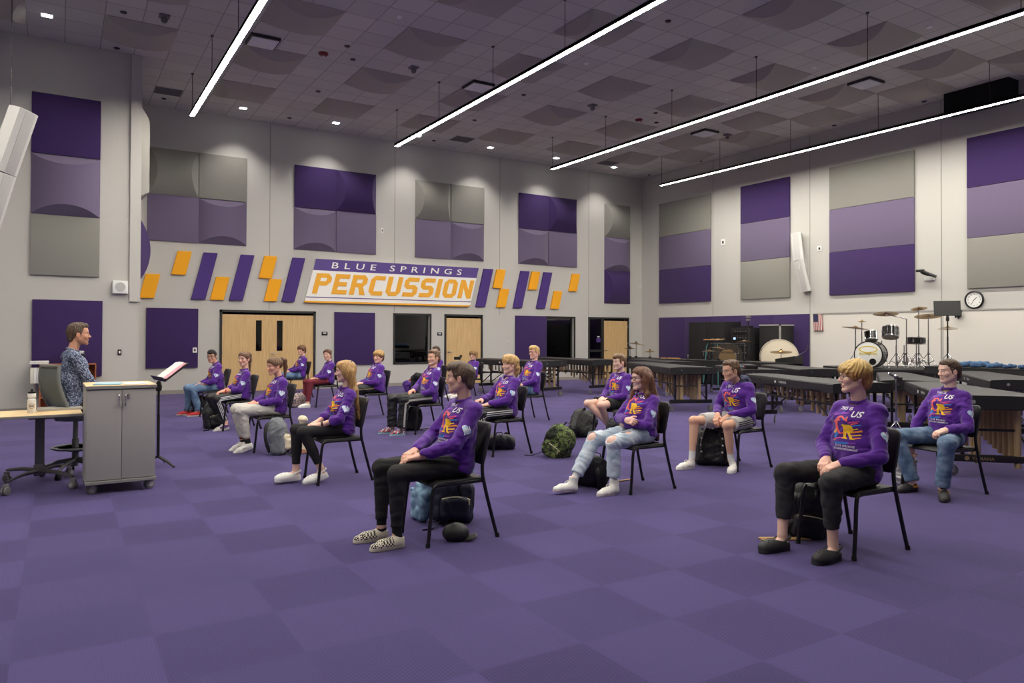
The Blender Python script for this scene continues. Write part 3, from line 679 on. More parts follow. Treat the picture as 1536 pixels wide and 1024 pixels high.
# ================================================================== chairs
M_wood = mat('drum_stick_hickory', srgb(196, 158, 106), .5)
M_seat = mat('chair_shell_black', srgb(34, 33, 36), .55, bump=.08, bscale=400)
M_leg = mat('chair_tube_black', srgb(18, 17, 19), .32)
M_foot = mat('rubber_foot', srgb(12, 12, 12), .7)
def bez(pts, n=6):
    """rounded corners on a polyline (Catmull-Rom)"""
    P = [Vector(p) for p in pts]; out = []
    for i in range(len(P) - 1):
        p0, p1, p2, p3 = P[max(i - 1, 0)], P[i], P[i + 1], P[min(i + 2, len(P) - 1)]
        for k in range(n):
            t = k / n
            out.append(.5 * (2 * p1 + (p2 - p0) * t + (2 * p0 - 5 * p1 + 4 * p2 - p3) * t * t + (3 * p1 - p0 - 3 * p2 + p3) * t ** 3))
    return out + [P[-1]]
def make_chair():
    t = empty('band_chair')
    # seat: a dished board with a rolled front edge
    b = MB()
    def sf(u, v):
        x = (u - .5) * 2; y = v
        zz = .462 - .012 * (1 - x * x) * sin(pi * min(1, v * 1.1)) - .03 * max(0, (y - .86) / .14) ** 2
        hw = .225 - .02 * (1 - v) - .03 * max(0, (v - .88) / .12) ** 2
        return (x * hw, -.20 + .44 * y, zz)
    b.grid(sf, 14, 16, M_seat); s = b.build('seat', t); m = s.modifiers.new('s', 'SOLIDIFY'); m.thickness = .018; m.offset = -1; m2 = s.modifiers.new('b', 'BEVEL'); m2.width = .004; m2.segments = 2
    # backrest: rounded rectangle, curved round the sitter
    b = MB(); n = 28; hw, h0, h1 = .225, .555, .868; rr = .06; ring = []
    for (cx, cz, a0) in ((hw - rr, h1 - rr, 0), (-hw + rr, h1 - rr, pi / 2), (-hw + rr, h0 + rr, pi), (hw - rr, h0 + rr, 1.5 * pi)):
        for k in range(7): ring.append((cx + rr * cos(a0 + pi / 2 * k / 6), cz + rr * sin(a0 + pi / 2 * k / 6)))
    yb = lambda x, z: -.175 - (z - .555) * .22 - .045 * (1 - (x / hw) ** 2)
    V = []; F = []; N = len(ring); sc = (.94, 1.0, 1.0, .94); yo = (.018, .010, -.012, -.020)
    for q in range(4):
        for x, z in ring:
            xx, zz = x * sc[q], (z - .711) * sc[q] + .711
            V.append((xx, yb(xx, zz) + yo[q], zz))
    for q in range(3):
        for i in range(N): F.append((q * N + i, q * N + (i + 1) % N, (q + 1) * N + (i + 1) % N, (q + 1) * N + i))
    for q in (0, 3):
        base = len(V)
        for k in (.7, .35):
            for x, z in ring:
                xx, zz = x * sc[q] * k, (z - .711) * sc[q] * k + .711; V.append((xx, yb(xx, zz) + yo[q], zz))
        c = len(V); V.append((0, yb(0, .711) + yo[q], .711))
        for i in range(N):
            j = (i + 1) % N
            F.append((q * N + i, q * N + j, base + j, base + i)); F.append((base + i, base + j, base + N + j, base + N + i)); F.append((base + N + i, base + N + j, c))
    b.raw(V, F, M_seat); b.build('backrest', t, ang=50)
    for sx in (-1, 1):
        b = MB(); b.tube(bez([(sx * .238, .285, .0), (sx * .232, .262, .20), (sx * .222, .236, .40), (sx * .214, .19, .437), (sx * .205, .06, .437), (sx * .205, -.2, .437)]), .0145, M_leg, n=10)
        l = b.build('leg', t); b = MB(); b.cyl((sx * .238, .286, 0), (sx * .237, .283, .03), .0175, M_foot, n=10); b.build('foot_cap', l)
        b = MB(); b.tube(bez([(sx * .238, -.30, .0), (sx * .230, -.245, .20), (sx * .222, -.195, .40), (sx * .214, -.180, .50), (sx * .207, -.188, .60), (sx * .205, -.222, .76)]), .0145, M_leg, n=10)
        l = b.build('leg', t); b = MB(); b.cyl((sx * .238, -.301, 0), (sx * .2375, -.297, .03), .0175, M_foot, n=10); b.build('foot_cap', l)
    b = MB(); b.cyl((-.21, .15, .432), (.21, .15, .432), .010, M_leg, n=8); b.cyl((-.21, -.15, .432), (.21, -.15, .432), .010, M_leg, n=8); b.build('cross_bar', t)
    return t
CH0 = make_chair(); CH_used = [False]
def chair(x, y, rz, lbl):
    if not CH_used[0]: o = CH0; CH_used[0] = True
    else: o = dup(CH0)
    o.location = (x, y, 0); o.rotation_euler = (0, 0, R(rz)); tag(o, 'black tube leg band chair ' + lbl, 'chair', 'band chairs'); return o
SEATS = {
 'P1': (2.58, 5.09, 90), 'P2': (4.98, 3.28, 86), 'P3': (7.52, 3.96, 80), 'P4': (5.02, 5.685, 90), 'P5': (6.86, 5.98, 90), 'P6': (7.12, 8.5, 90), 'P7': (4.97, 8.25, 90), 'P8': (7.29, 11.2, 90), 'P9': (4.97, 10.62, 90),
 'P10': (6.95, 14.5, 90), 'P11': (8.69, 16.0, 90), 'P12': (5.01, 13.0, 90), 'P13': (2.55, 7.64, 90), 'P14': (2.46, 10.1, 90), 'P15': (2.52, 12.55, 90), 'P16': (2.54, 14.9, 90), 'P17': (5.0, 18.0, 90), 'P18': (4.9, 15.5, 90)}
for k, lbl in dict(P1='under the front boy in black jeans and checkered shoes', P2='under the blond boy in black clogs, front right', P3='at far right, under the boy in blue jeans', P4='under the long haired girl in ripped jeans', P5='under the boy in grey shorts',
        P6='under the boy in black shorts', P7='under the wavy blond boy in striped black pants', P8='under the blond boy with glasses before the marimbas', P9='under the boy in black track pants and bright sneakers', P10='mostly hidden behind the boy in black track pants', P11='under the curly haired student by the far marimba',
        P12='under the round faced blond boy', P13='under the girl with long blonde hair and white clogs', P14='under the girl in pale grey sweatpants', P15='under the girl in three stripe black pants', P16='under the dark haired boy with glasses, far left', P17='before the double doors under the boy in blue jeans', P18='under the girl in maroon pants').items():
    chair(*SEATS[k], lbl)

# ================================================================== the instructor's corner
M_gcab = mat('cabinet_grey', srgb(164, 161, 158), .5); M_edge = mat('laminate_edge_grey', srgb(140, 138, 136), .5)
M_top = ramp_mat('light_maple_top', [(.3, srgb(222, 192, 146)), (.7, srgb(235, 208, 164))], scale=(2, 14, 6), nscale=2.0, rough=.4)
M_wheel = mat('caster_grey', srgb(120, 118, 118), .5); M_whub = mat('caster_hub', srgb(168, 166, 166), .45)
def caster(parent, x, y, r=.05, rz=0.0, twin=True, stem=.03, m=None, nm='caster'):
    b = MB(); w = .022
    Mx = Matrix.Translation((x, y, r)) @ Matrix.Rotation(rz, 4, 'Z')
    for s in ((-1, 1) if twin else (0,)):
        c = s * w * .7
        b.lathe([(0, -w / 2), (r * .7, -w / 2), (r * .96, -w / 2 + .004), (r, 0), (r * .96, w / 2 - .004), (r * .7, w / 2), (0, w / 2)], m or M_wheel, 22, Mx @ Matrix.Translation((0, c, 0)) @ Matrix.Rotation(pi / 2, 4, 'X'))
    o = b.build(nm, parent)
    b = MB(); b.lathe([(0, -.002), (r * .55, -.002), (r * .55, .002), (0, .002)], M_whub, 16, Mx @ Matrix.Translation((0, -w * (1.3 if twin else .6), 0)) @ Matrix.Rotation(pi / 2, 4, 'X')); b.build('hub', o)
    b = MB(); b.cyl((x, y, r * 1.5), (x, y, 2 * r + stem), .009, M_steel, n=8)
    if not twin:
        for s in (-1, 1): b.box(Mx @ Vector((.012, s * (w * .5 + .006), r * .35)), (.035, .004, r * 1.3), M_steel, rot=rz)
        b.box(Mx @ Vector((0, 0, r * 1.02)), (.05, w + .02, .006), M_steel, rot=rz)
    else: b.box(Mx @ Vector((0, 0, r * 1.1)), (.07, .02, r * .9), m or M_wheel, rot=rz, bev=.006)
    b.build('fork', o); return o
# rolling cabinet
cb = empty('rolling_cabinet', (.53, 8.42, 0), R(1.0)); tag(cb, 'grey two door rolling cabinet with a maple top beside the desk', 'cabinet')
cw, cdp, z0, z1 = .60, .66, .125, 1.01
b = MB(); b.lh((-cw / 2, -cdp / 2 + .02, z0), (-cw / 2 + .02, cdp / 2, z1), M_gcab); b.lh((cw / 2 - .02, -cdp / 2 + .02, z0), (cw / 2, cdp / 2, z1), M_gcab); b.lh((-cw / 2 + .02, cdp / 2 - .02, z0), (cw / 2 - .02, cdp / 2, z1), M_gcab); b.lh((-cw / 2 + .02, -cdp / 2 + .02, z0), (cw / 2 - .02, cdp / 2 - .02, z0 + .02), M_gcab); b.build('body', cb)
b = MB(); b.lh((-cw / 2 - .008, -cdp / 2 - .02, z0 - .03), (cw / 2 + .008, cdp / 2 + .005, z0), M_edge, bev=.003); b.build('base_board', cb)
b = MB(); b.lh((-cw / 2 - .008, -cdp / 2 - .012, z1), (cw / 2 + .008, cdp / 2 + .005, z1 + .028), M_edge); b.lh((-cw / 2 - .006, -cdp / 2 - .010, z1 + .028), (cw / 2 + .006, cdp / 2 + .003, z1 + .030), M_top); b.build('worktop', cb)
for s in (-1, 1):
    b = MB(); x0, x1 = (-cw / 2 + .002, -.002) if s < 0 else (.002, cw / 2 - .002)
    b.lh((x0, -cdp / 2, z0 + .008), (x1, -cdp / 2 + .02, z1 - .008), M_gcab, bev=.0015); d = b.build('door', cb)
    b = MB(); hx = s * .028; yy = -cdp / 2
    b.tube(bez([(hx, yy, .955), (hx, yy - .03, .95), (hx, yy - .03, .9), (hx, yy - .03, .85), (hx, yy, .845)], 4), .006, M_chrome, n=8); b.build('handle', d)
    if s > 0:
        b = MB(); b.cyl((.055, yy, .945), (.055, yy - .012, .945), .012, M_brass, n=12); b.box((.055, yy - .02, .93), (.012, .004, .05), M_chrome); b.build('lock', d)
for x, y in ((-cw / 2 + .05, -cdp / 2 + .06), (cw / 2 - .05, -cdp / 2 + .06), (-cw / 2 + .05, cdp / 2 - .06), (cw / 2 - .05, cdp / 2 - .06)):
    caster(cb, x, y, .05, R(35 if x > 0 else 20), True, .0)
# papers on the cabinet
M_paper = mat('paper_white', srgb(238, 237, 233), .7); M_bluep = mat('folder_blue', srgb(150, 190, 214), .6)
b = MB(); b.box((0, 0, .004), (.24, .31, .008), M_bluep, bev=.002); o = b.build('folder', None, (.43, 8.36, 1.041)); o.rotation_euler = (0, 0, R(-8)); tag(o, 'pale blue folder lying on the maple cabinet top', 'folder')
b = MB(); b.box((0, 0, .003), (.22, .28, .006), M_paper); o = b.build('paper_sheets', None, (.66, 8.30, 1.041)); o.rotation_euler = (0, 0, R(12)); tag(o, 'white paper sheets on the right half of the cabinet top', 'paper')
# desk (flip top table on a T base)
dk = empty('desk', (-.55, 8.85, 0), R(2.0)); tag(dk, 'maple topped training table with grey pedestal legs, left foreground', 'table')
b = MB(); b.lh((-.85, -.33, .715), (.76, .33, .740), M_edge, bev=.003); b.lh((-.848, -.328, .740), (.758, .328, .7425), M_top); b.build('table_top', dk)
M_dleg = mat('pedestal_grey', srgb(98, 96, 98), .4, metal=.5)
for lx in (.40, -.72):
    b = MB(); b.lh((lx - .042, -.03, .20), (lx + .042, .03, .715), M_dleg, bev=.008); l = b.build('leg', dk)
    b = MB(); b.lh((lx - .05, -.036, .10), (lx + .05, .036, .22), M_dleg, bev=.008); b.lh((lx - .1, -.2, .69), (lx + .1, .2, .715), M_dleg); b.build('collar', l)
    for a in (R(-54), R(54), R(-126), R(126)):
        b = MB(); e = (lx + .47 * cos(a), .47 * sin(a), .125); b.tube([(lx, 0, .15), ((lx + e[0]) / 2, e[1] / 2, .155), e], [.03, .026, .018], M_dleg, n=8, flat=.6); f = b.build('foot', l)
        caster(dk, e[0], e[1], .042, a, True, .02)
# things on the desk
M_bottle = mat('bottle_translucent', srgb(236, 234, 228), .35)
bt = empty('water_bottle', (-.22, 8.80, .743)); tag(bt, 'translucent white squeeze bottle with a black cap on the desk', 'bottle')
b = MB(); b.lathe([(0, 0), (.034, 0), (.037, .006), (.037, .125), (.035, .138), (.029, .145), (.029, .152), (.036, .16), (.036, .195), (.033, .2), (0, .2)], M_bottle, 24); b.build('bottle_body', bt)
b = MB(); b.lathe([(0, .2), (.035, .2), (.035, .214), (.022, .219), (.010, .222), (.010, .24), (0, .242)], M_blackp, 24); b.build('cap', bt)
M_orange = mat('print_tan', srgb(190, 150, 96), .6); M_dkbr = mat('print_brown', srgb(70, 44, 34), .6)
b = MB()
for zz, hw in ((.094, .5), (.048, .5)): b.grid(lambda u, v: (.0375 * cos(-pi / 2 - .75 + 1.5 * u), .0375 * sin(-pi / 2 - .75 + 1.5 * u), zz - .012 * (abs(u - .5) * 2) ** 2 * (1 if zz > .07 else -1) + .006 * v), 10, 1, M_orange)
for k in range(6): b.grid(lambda u, v: (.0375 * cos(-pi / 2 - .62 + .21 * k + .13 * u), .0375 * sin(-pi / 2 - .62 + .21 * k + .13 * u), .064 + .02 * v), 2, 1, M_dkbr)
b.build('print', bt)
lp = empty('laptop', (.02, 9.08, .743), R(3)); tag(lp, 'closed silver laptop lying on the desk by the cabinet', 'laptop'); M_silver = mat('laptop_silver', srgb(200, 196, 190), .4, metal=.4)
b = MB(); b.lh((-.2, -.13, 0), (.2, .13, .014), M_silver, bev=.005); b.build('base', lp)
b = MB(); b.lh((-.2, -.13, .0155), (.2, .13, .023), M_silver, bev=.003); b.build('lid', lp)
# music stand beside the cabinet
def music_stand(x, y, rz, lbl, h=1.0, tilt=35, z=0, folio=True):
    o = empty('music_stand', (x, y, z), R(rz)); tag(o, lbl, 'music stand')
    b = MB(); b.cyl((0, 0, .1), (0, 0, h), .013, M_black, n=12); b.cyl((0, 0, .1), (0, 0, h * .62), .017, M_black, n=12); b.build('pole', o)
    for k in range(3):
        a = 2 * pi * k / 3 + .5; b = MB(); b.tube([(0, 0, .12), (.14 * cos(a), .14 * sin(a), .07), (.25 * cos(a), .25 * sin(a), .012)], [.02, .016, .012], M_black, n=8, flat=.6); b.build('leg', o)
    b = MB(); b.lathe([(0, -.02), (.03, -.02), (.036, .03), (.022, .09), (0, .1)], M_black, 14, Matrix.Translation((0, 0, h - .08))); b.build('clutch', o)
    Mx = Matrix.Translation((0, .02, h + .03)) @ Matrix.Rotation(R(-tilt), 4, 'X')
    b = MB(); b.box((0, 0, .15), (.50, .006, .33), M_black); b.box((0, -.03, -.015), (.50, .065, .006), M_black)
    for v in b.bm.verts: v.co = Mx @ v.co
    b.build('desk', o); return o, Mx
o, Mx = music_stand(1.0, 9.42, -82, 'black music stand with open sheet music behind the rolling cabinet', .98, 52)
b = MB(); M_pink = mat('paper_pink', srgb(236, 170, 184), .7)
b.box((-.11, -.012, .15), (.21, .006, .28), M_paper, rot=Matrix.Rotation(.05, 4, 'Y')); b.box((.11, -.014, .15), (.21, .008, .28), M_pink, rot=Matrix.Rotation(-.03, 4, 'Y')); b.box((.0, -.02, .16), (.2, .004, .28), M_paper)
for v in b.bm.verts: v.co = Mx @ v.co
Mw = o.matrix_basis.copy(); bk = b.build('sheet_music', None); bk.location = o.location; bk.rotation_euler = o.rotation_euler; tag(bk, 'open white and pink sheet music on the music stand by the cabinet', 'sheet music')
# office chair (drafting stool with foot ring)
oc = empty('office_chair', (.17, 9.32, 0), R(-66)); tag(oc, 'grey mesh drafting chair with a foot ring behind the desk', 'chair')
M_oc = mat('chair_grey', srgb(112, 116, 116), .55); M_mesh = mat('chair_mesh_grey', srgb(96, 102, 102), .8, bump=.4, bscale=500)
b = MB(); b.cyl((0, 0, .1), (0, 0, .62), .025, M_oc, n=14); b.cyl((0, 0, .1), (0, 0, .4), .034, M_oc, n=14); b.build('column', oc)
for k in range(5):
    a = 2 * pi * k / 5 + .3; b = MB(); b.tube([(0, 0, .17), (.16 * cos(a), .16 * sin(a), .15), (.31 * cos(a), .31 * sin(a), .10)], [.032, .028, .02], M_oc, n=8, flat=.7); b.build('base_arm', oc)
    caster(oc, .31 * cos(a), .31 * sin(a), .03, a, True, .03, M_black)
b = MB(); b.lathe([(.20, .30), (.215, .29), (.235, .30), (.235, .312), (.215, .318), (.20, .312), (.20, .30)], M_oc, 32); 
for k in range(3): a = 2 * pi * k / 3; b.tube([(.03 * cos(a), .03 * sin(a), .26), (.21 * cos(a), .21 * sin(a), .30)], .012, M_oc)
b.build('foot_ring', oc)
b = MB(); b.lathe([(0, .60), (.16, .60), (.22, .635), (.235, .665), (.21, .685), (0, .69)], M_oc, 28); s = b.build('seat', oc); s.scale = (1, 1.02, 1)
b = MB()
def bf(u, v):
    x = (u - .5) * 2; z = .70 + .50 * v; w = .225 - .03 * v + .01 * sin(pi * v)
    y = -.20 - .10 * sin(v * 2.2) - .03 * v + .05 * x * x; return (x * w, y, z)
b.grid(bf, 12, 16, M_mesh); s = b.build('backrest', oc); m = s.modifiers.new('s', 'SOLIDIFY'); m.thickness = .02
b = MB(); b.tube([bf(0, k / 14) for k in range(15)] + [bf(k / 8, 1) for k in range(1, 8)] + [bf(1, 1 - k / 14) for k in range(15)], .018, M_oc, n=8); b.build('back_frame', oc)
b = MB(); b.tube([(0, -.05, .63), (0, -.19, .63), (0, -.255, .74)], [.03, .03, .02], M_oc, n=8); b.build('back_support', oc)
# bookcase by the left wall
bc = empty('bookcase', (.17, 16.7, 0)); tag(bc, 'low cherry wood bookcase against the left wall behind the instructor', 'bookcase')
M_cherry = ramp_mat('cherry_veneer', [(.3, srgb(150, 88, 56)), (.7, srgb(172, 106, 70))], scale=(1, 6, 12), nscale=2, rough=.45)
b = MB(); 
for x in (-.47, .45): b.lh((x, -.16, 0), (x + .02, .16, .95), M_cherry)
b.lh((-.45, .14, 0), (.45, .16, .95), M_cherry); b.build('carcass', bc)
for z in (.04, .30, .57, .93): b = MB(); b.lh((-.45, -.16, z), (.45, .14, z + .02), M_cherry); b.build('shelf', bc)
for k in range(16):
    b = MB(); w = .05; b.lh((-w / 2, -.13, 0), (w / 2, .10, .29), M_paper if k % 5 else mat('binder_cream', srgb(226, 222, 206), .6), bev=.004); o = b.build('binder', None, (-.42 + .0545 * k, 16.7, .591))
    tag(o, 'white binder standing in the top shelf of the cherry bookcase', 'binder', 'white binders in the bookcase')
for (x, w, h, lbl) in ((-.30, .30, .06, 'stack of white papers on the left end of the bookcase'), (.30, .26, .05, 'small pile of white papers above the black box on the bookcase')):
    zz = .952 if x < 0 else 1.15
    b = MB()
    for k in range(6): b.box((random.uniform(-.008, .008), random.uniform(-.01, .01), h / 6 * (k + .5)), (w, .22, h / 6 - .001), M_paper, rot=random.uniform(-.05, .05))
    o = b.build('paper_stack', None, (x, 16.7, zz)); tag(o, lbl, 'papers')
b = MB(); b.lh((-.15, -.12, 0), (.15, .12, .195), M_blackp, bev=.01); o = b.build('storage_box', None, (.30, 16.7, .952)); tag(o, 'black box on the right end of the bookcase', 'box')
# ================================================================== smooth solids (people, bags, folded cloth)
F32 = np.float32
def _v(a): return np.asarray(a, dtype=F32)
def cap(a, b, ra, rb=None, side=None, s=1.0, cut=None, cuta=None):
    """tapered limb from a to b; side/s flatten it; cut: flat end at b"""
    a, b = _v(a), _v(b); rb = ra if rb is None else rb; ab = b - a; L2 = float(ab @ ab) + 1e-9; L = L2 ** .5
    if side is not None:
        side = _v(side); u = ab / L; side = side - u * (side @ u); side = side / (np.linalg.norm(side) + 1e-9)
    m = max(ra, rb) * max(1, s); a0, a1, a2 = map(F32, a); b0, b1, b2 = map(F32, ab); iL2, L = F32(1 / L2), F32(L); r0, dr = F32(ra), F32(rb - ra)
    def f(x, y, z):
        x, y, z = x - a0, y - a1, z - a2
        tr = (x * b0 + y * b1 + z * b2) * iL2; t = np.clip(tr, F32(0), F32(1)); x, y, z = x - t * b0, y - t * b1, z - t * b2
        d = x * x + y * y + z * z
        if side is not None:
            k = x * side[0] + y * side[1] + z * side[2]; d = np.maximum(d - k * k, 0) + (k * F32(1 / s)) ** 2
        d = np.sqrt(d) - (r0 + dr * t)
        if cut: d = np.maximum(d, (tr - F32(1)) * L)
        if cuta: d = np.maximum(d, -tr * L)
        return d
    return f, np.minimum(a, b) - m, np.maximum(a, b) + m
def _loc(M, x, y, z):
    return (x * M[0, 0] + y * M[1, 0] + z * M[2, 0], x * M[0, 1] + y * M[1, 1] + z * M[2, 1], x * M[0, 2] + y * M[1, 2] + z * M[2, 2])
def ell(c, r, M=None):
    c, r = _v(c), _v(r); M3 = None if M is None else _v(np.array(M.to_3x3())); m = float(r.max()); i0, i1, i2 = map(F32, 1 / r)
    def f(x, y, z):
        x, y, z = x - c[0], y - c[1], z - c[2]
        if M3 is not None: x, y, z = _loc(M3, x, y, z)
        x, y, z = x * i0, y * i1, z * i2; k0 = np.sqrt(x * x + y * y + z * z); x, y, z = x * i0, y * i1, z * i2
        return k0 * (k0 - F32(1)) / (np.sqrt(x * x + y * y + z * z) + F32(1e-6))
    return f, c - m, c + m
def rbox(c, hs, rad, M=None):
    c, hs = _v(c), _v(hs) - F32(rad); M3 = None if M is None else _v(np.array(M.to_3x3())); m = float(np.linalg.norm(hs + rad))
    def f(x, y, z):
        x, y, z = x - c[0], y - c[1], z - c[2]
        if M3 is not None: x, y, z = _loc(M3, x, y, z)
        x, y, z = np.abs(x) - hs[0], np.abs(y) - hs[1], np.abs(z) - hs[2]; m_ = np.maximum(np.maximum(x, y), z)
        x, y, z = np.maximum(x, 0), np.maximum(y, 0), np.maximum(z, 0)
        return np.sqrt(x * x + y * y + z * z) + np.minimum(m_, 0) - F32(rad)
    return f, c - m, c + m
def half(p, n):
    """keeps the side of the plane that n points away from"""
    p, n = _v(p), _v(n); n = n / np.linalg.norm(n)
    return (lambda x, y, z: (x - p[0]) * n[0] + (y - p[1]) * n[1] + (z - p[2]) * n[2]), None, None
def blob(fn, lo, hi): return fn, _v(lo), _v(hi)
class Solid:
    def __init__(s): s.ops = []; s.warp = None
    def add(s, pr, k=.02): s.ops.append(('u', pr, k)); return s
    def sub(s, pr, k=.006): s.ops.append(('s', pr, k)); return s
    def cut(s, pr, k=.0): s.ops.append(('i', pr, k)); return s
    @staticmethod
    def _c(op, f, d, k):
        if op == 's': d = -d
        if op == 'u':
            if k <= 0: return np.minimum(f, d)
            h = np.clip(.5 + .5 * (f - d) / k, 0, 1); return f + (d - f) * h - k * h * (1 - h)
        if k <= 0: return np.maximum(f, d)
        h = np.clip(.5 - .5 * (f - d) / k, 0, 1); return f + (d - f) * h + k * h * (1 - h)
    def at(s, P):
        P = _v(P); f = np.full(len(P), .2, F32); X, Y, Z = (np.ascontiguousarray(P[:, i]) for i in range(3))
        for op, pr, k in s.ops:
            if pr[1] is None: f = s._c(op, f, pr[0](X, Y, Z), k); continue
            g = k + .01; a, b = pr[1] - g, pr[2] + g
            m = np.flatnonzero((X > a[0]) & (X < b[0]) & (Y > a[1]) & (Y < b[1]) & (Z > a[2]) & (Z < b[2]))
            if len(m): f[m] = s._c(op, f[m], pr[0](X[m], Y[m], Z[m]), k)
        if s.warp is not None: f = f + s.warp(P)
        return f
    def mesh(s, h, refine=None, levels=1, proj=True):
        lo = np.min([p[1] for o, p, k in s.ops if o == 'u'], axis=0) - 3 * h - .01; hi = np.max([p[2] for o, p, k in s.ops if o == 'u'], axis=0) + 3 * h + .01
        n = np.ceil((hi - lo) / h).astype(int) + 1
        ax = [(lo[i] + h * np.arange(n[i])).astype(F32) for i in range(3)]
        f = np.full(n, .2, F32)
        for op, (fn, a, b), k in s.ops:
            if a is None: sl = [slice(0, m) for m in n]
            else:
                g = k + 2.5 * h + .004
                sl = [slice(max(0, int((a[i] - g - lo[i]) / h)), min(n[i], int((b[i] + g - lo[i]) / h) + 2)) for i in range(3)]
                if any(q.start >= q.stop for q in sl): continue
            sl = tuple(sl); d = fn(ax[0][sl[0]][:, None, None], ax[1][sl[1]][None, :, None], ax[2][sl[2]][None, None, :])
            f[sl] = s._c(op, f[sl], d, k)
        if s.warp is not None:
            near = np.abs(f) < 4 * h; idx = np.argwhere(near)
            f[near] += s.warp((lo + idx * h).astype(F32))
        V, Q = nets(f, lo, h)
        if proj: V = s.project(V, h * .5, 2)
        for l in range(levels if refine else 0):
            V, Q = subdiv(V, Q, refine); V = s.project(V, h * .3, 2)
        return V, Q
    def grad(s, P, e=.0015):
        g = np.empty_like(P)
        for i in range(3):
            d = np.zeros(3, F32); d[i] = e; g[:, i] = (s.at(P + d) - s.at(P - d)) / (2 * e)
        return g
    def project(s, V, lim, it=2):
        V = V.astype(F32)
        for _ in range(it):
            d = s.at(V); g = s.grad(V); gn = (g * g).sum(1) + .05
            V = V - np.clip(d / gn, -lim, lim)[:, None] * g
        return V
def nets(f, lo, h):
    n = f.shape; sg = f < 0
    c = np.zeros([k - 1 for k in n], np.uint8)
    for i in (0, 1):
        for j in (0, 1):
            for k in (0, 1): c += sg[i:n[0] - 1 + i, j:n[1] - 1 + j, k:n[2] - 1 + k]
    act = (c > 0) & (c < 8); I = np.argwhere(act); idx = np.full(c.shape, -1, np.int32); idx[tuple(I.T)] = np.arange(len(I))
    acc = np.zeros((len(I), 3), np.float64); cnt = np.zeros(len(I))
    cor = [(i, j, k) for i in (0, 1) for j in (0, 1) for k in (0, 1)]
    val = {q: f[I[:, 0] + q[0], I[:, 1] + q[1], I[:, 2] + q[2]] for q in cor}
    for a in cor:
        for d in range(3):
            if a[d]: continue
            b = list(a); b[d] = 1; b = tuple(b); va, vb = val[a], val[b]; x = (va < 0) != (vb < 0)
            t = np.where(x, va / np.where(x, va - vb, 1), 0)
            p = np.zeros((len(I), 3)); p[:] = a; p[:, d] += t
            acc[x] += p[x]; cnt[x] += 1
    V = lo + h * (I + acc / np.maximum(cnt, 1)[:, None]); Q = []
    for d in range(3):
        u, w = (d + 1) % 3, (d + 2) % 3
        s0 = [slice(None)] * 3; s1 = [slice(None)] * 3; s0[d] = slice(0, n[d] - 1); s1[d] = slice(1, n[d])
        x = sg[tuple(s0)] != sg[tuple(s1)]; E = np.argwhere(x); ok = (E[:, u] > 0) & (E[:, w] > 0) & (E[:, u] < n[u] - 1) & (E[:, w] < n[w] - 1); E = E[ok]
        fl = sg[tuple(E.T)]
        q = []
        for du, dw in ((1, 1), (0, 1), (0, 0), (1, 0)):
            z = E.copy(); z[:, u] -= du; z[:, w] -= dw; q.append(idx[tuple(z.T)])
        q = np.stack(q, 1); q[~fl] = q[~fl][:, ::-1]; Q.append(q[(q >= 0).all(1)])
    return V, np.concatenate(Q)
def subdiv(V, Q, sel):
    """split the chosen quads in four; a neighbour keeps its long edge with an extra corner"""
    if isinstance(Q, tuple): quads, polys = Q
    else: quads, polys = np.asarray(Q), []
    m = sel(V[quads].mean(1)); S = quads[m]; rest = quads[~m]
    E = np.sort(np.stack([S, np.roll(S, -1, 1)], -1).reshape(-1, 2), 1).astype(np.int64); key = E[:, 0] * len(V) + E[:, 1]; uk, inv = np.unique(key, return_inverse=True)
    me = np.stack([uk // len(V), uk % len(V)], 1); n0 = len(V); mv = V[me].mean(1); cv = V[S].mean(1); ei = (n0 + inv).reshape(-1, 4); ci = n0 + len(mv) + np.arange(len(S))
    nq = [np.stack([S[:, i], ei[:, i], ci, ei[:, i - 1]], 1) for i in range(4)]
    RE = np.sort(np.stack([rest, np.roll(rest, -1, 1)], -1), -1).astype(np.int64); rk = RE[..., 0] * len(V) + RE[..., 1]; pos = np.searchsorted(uk, rk); pos = np.minimum(pos, len(uk) - 1); hit = uk[pos] == rk; t = hit.any(1)
    out = []
    for q, h, p in zip(rest[t], hit[t], pos[t]):
        r = []
        for i in range(4):
            r.append(int(q[i]))
            if h[i]: r.append(int(n0 + p[i]))
        out.append(r)
    return np.concatenate([V, mv, cv]), (np.concatenate([rest[~t]] + nq), list(polys) + out)
def mesh_obj(name, V, Q, mats, parent=None, col=None, fm=None, link=True):
    me = bpy.data.meshes.new(name); V = np.asarray(V, dtype=np.float32)
    quads, polys = Q if isinstance(Q, tuple) else (np.asarray(Q), [])
    lens = np.array([4] * len(quads) + [len(q) for q in polys], np.int32); loops = np.concatenate([quads.ravel(), np.array([i for q in polys for i in q], np.int64)]).astype(np.int32)
    me.vertices.add(len(V)); me.vertices.foreach_set('co', V.ravel()); me.loops.add(len(loops)); me.loops.foreach_set('vertex_index', loops)
    me.polygons.add(len(lens)); me.polygons.foreach_set('loop_start', np.concatenate(([0], np.cumsum(lens)[:-1])).astype(np.int32)); me.polygons.foreach_set('loop_total', lens)
    for m in (mats if isinstance(mats, (list, tuple)) else [mats]): me.materials.append(m)
    if fm is not None: me.polygons.foreach_set('material_index', np.asarray(fm, np.int32))
    me.polygons.foreach_set('use_smooth', np.ones(len(lens), bool)); me.update(calc_edges=True)
    if col is not None:
        at = me.color_attributes.new('Col', 'FLOAT_COLOR', 'POINT'); c = np.ones((len(V), 4), np.float32); c[:, :3] = col; at.data.foreach_set('color', c.ravel())
    if not link: return me
    o = bpy.data.objects.new(name, me); COL.objects.link(o)
    if parent is not None: o.parent = parent
    return o
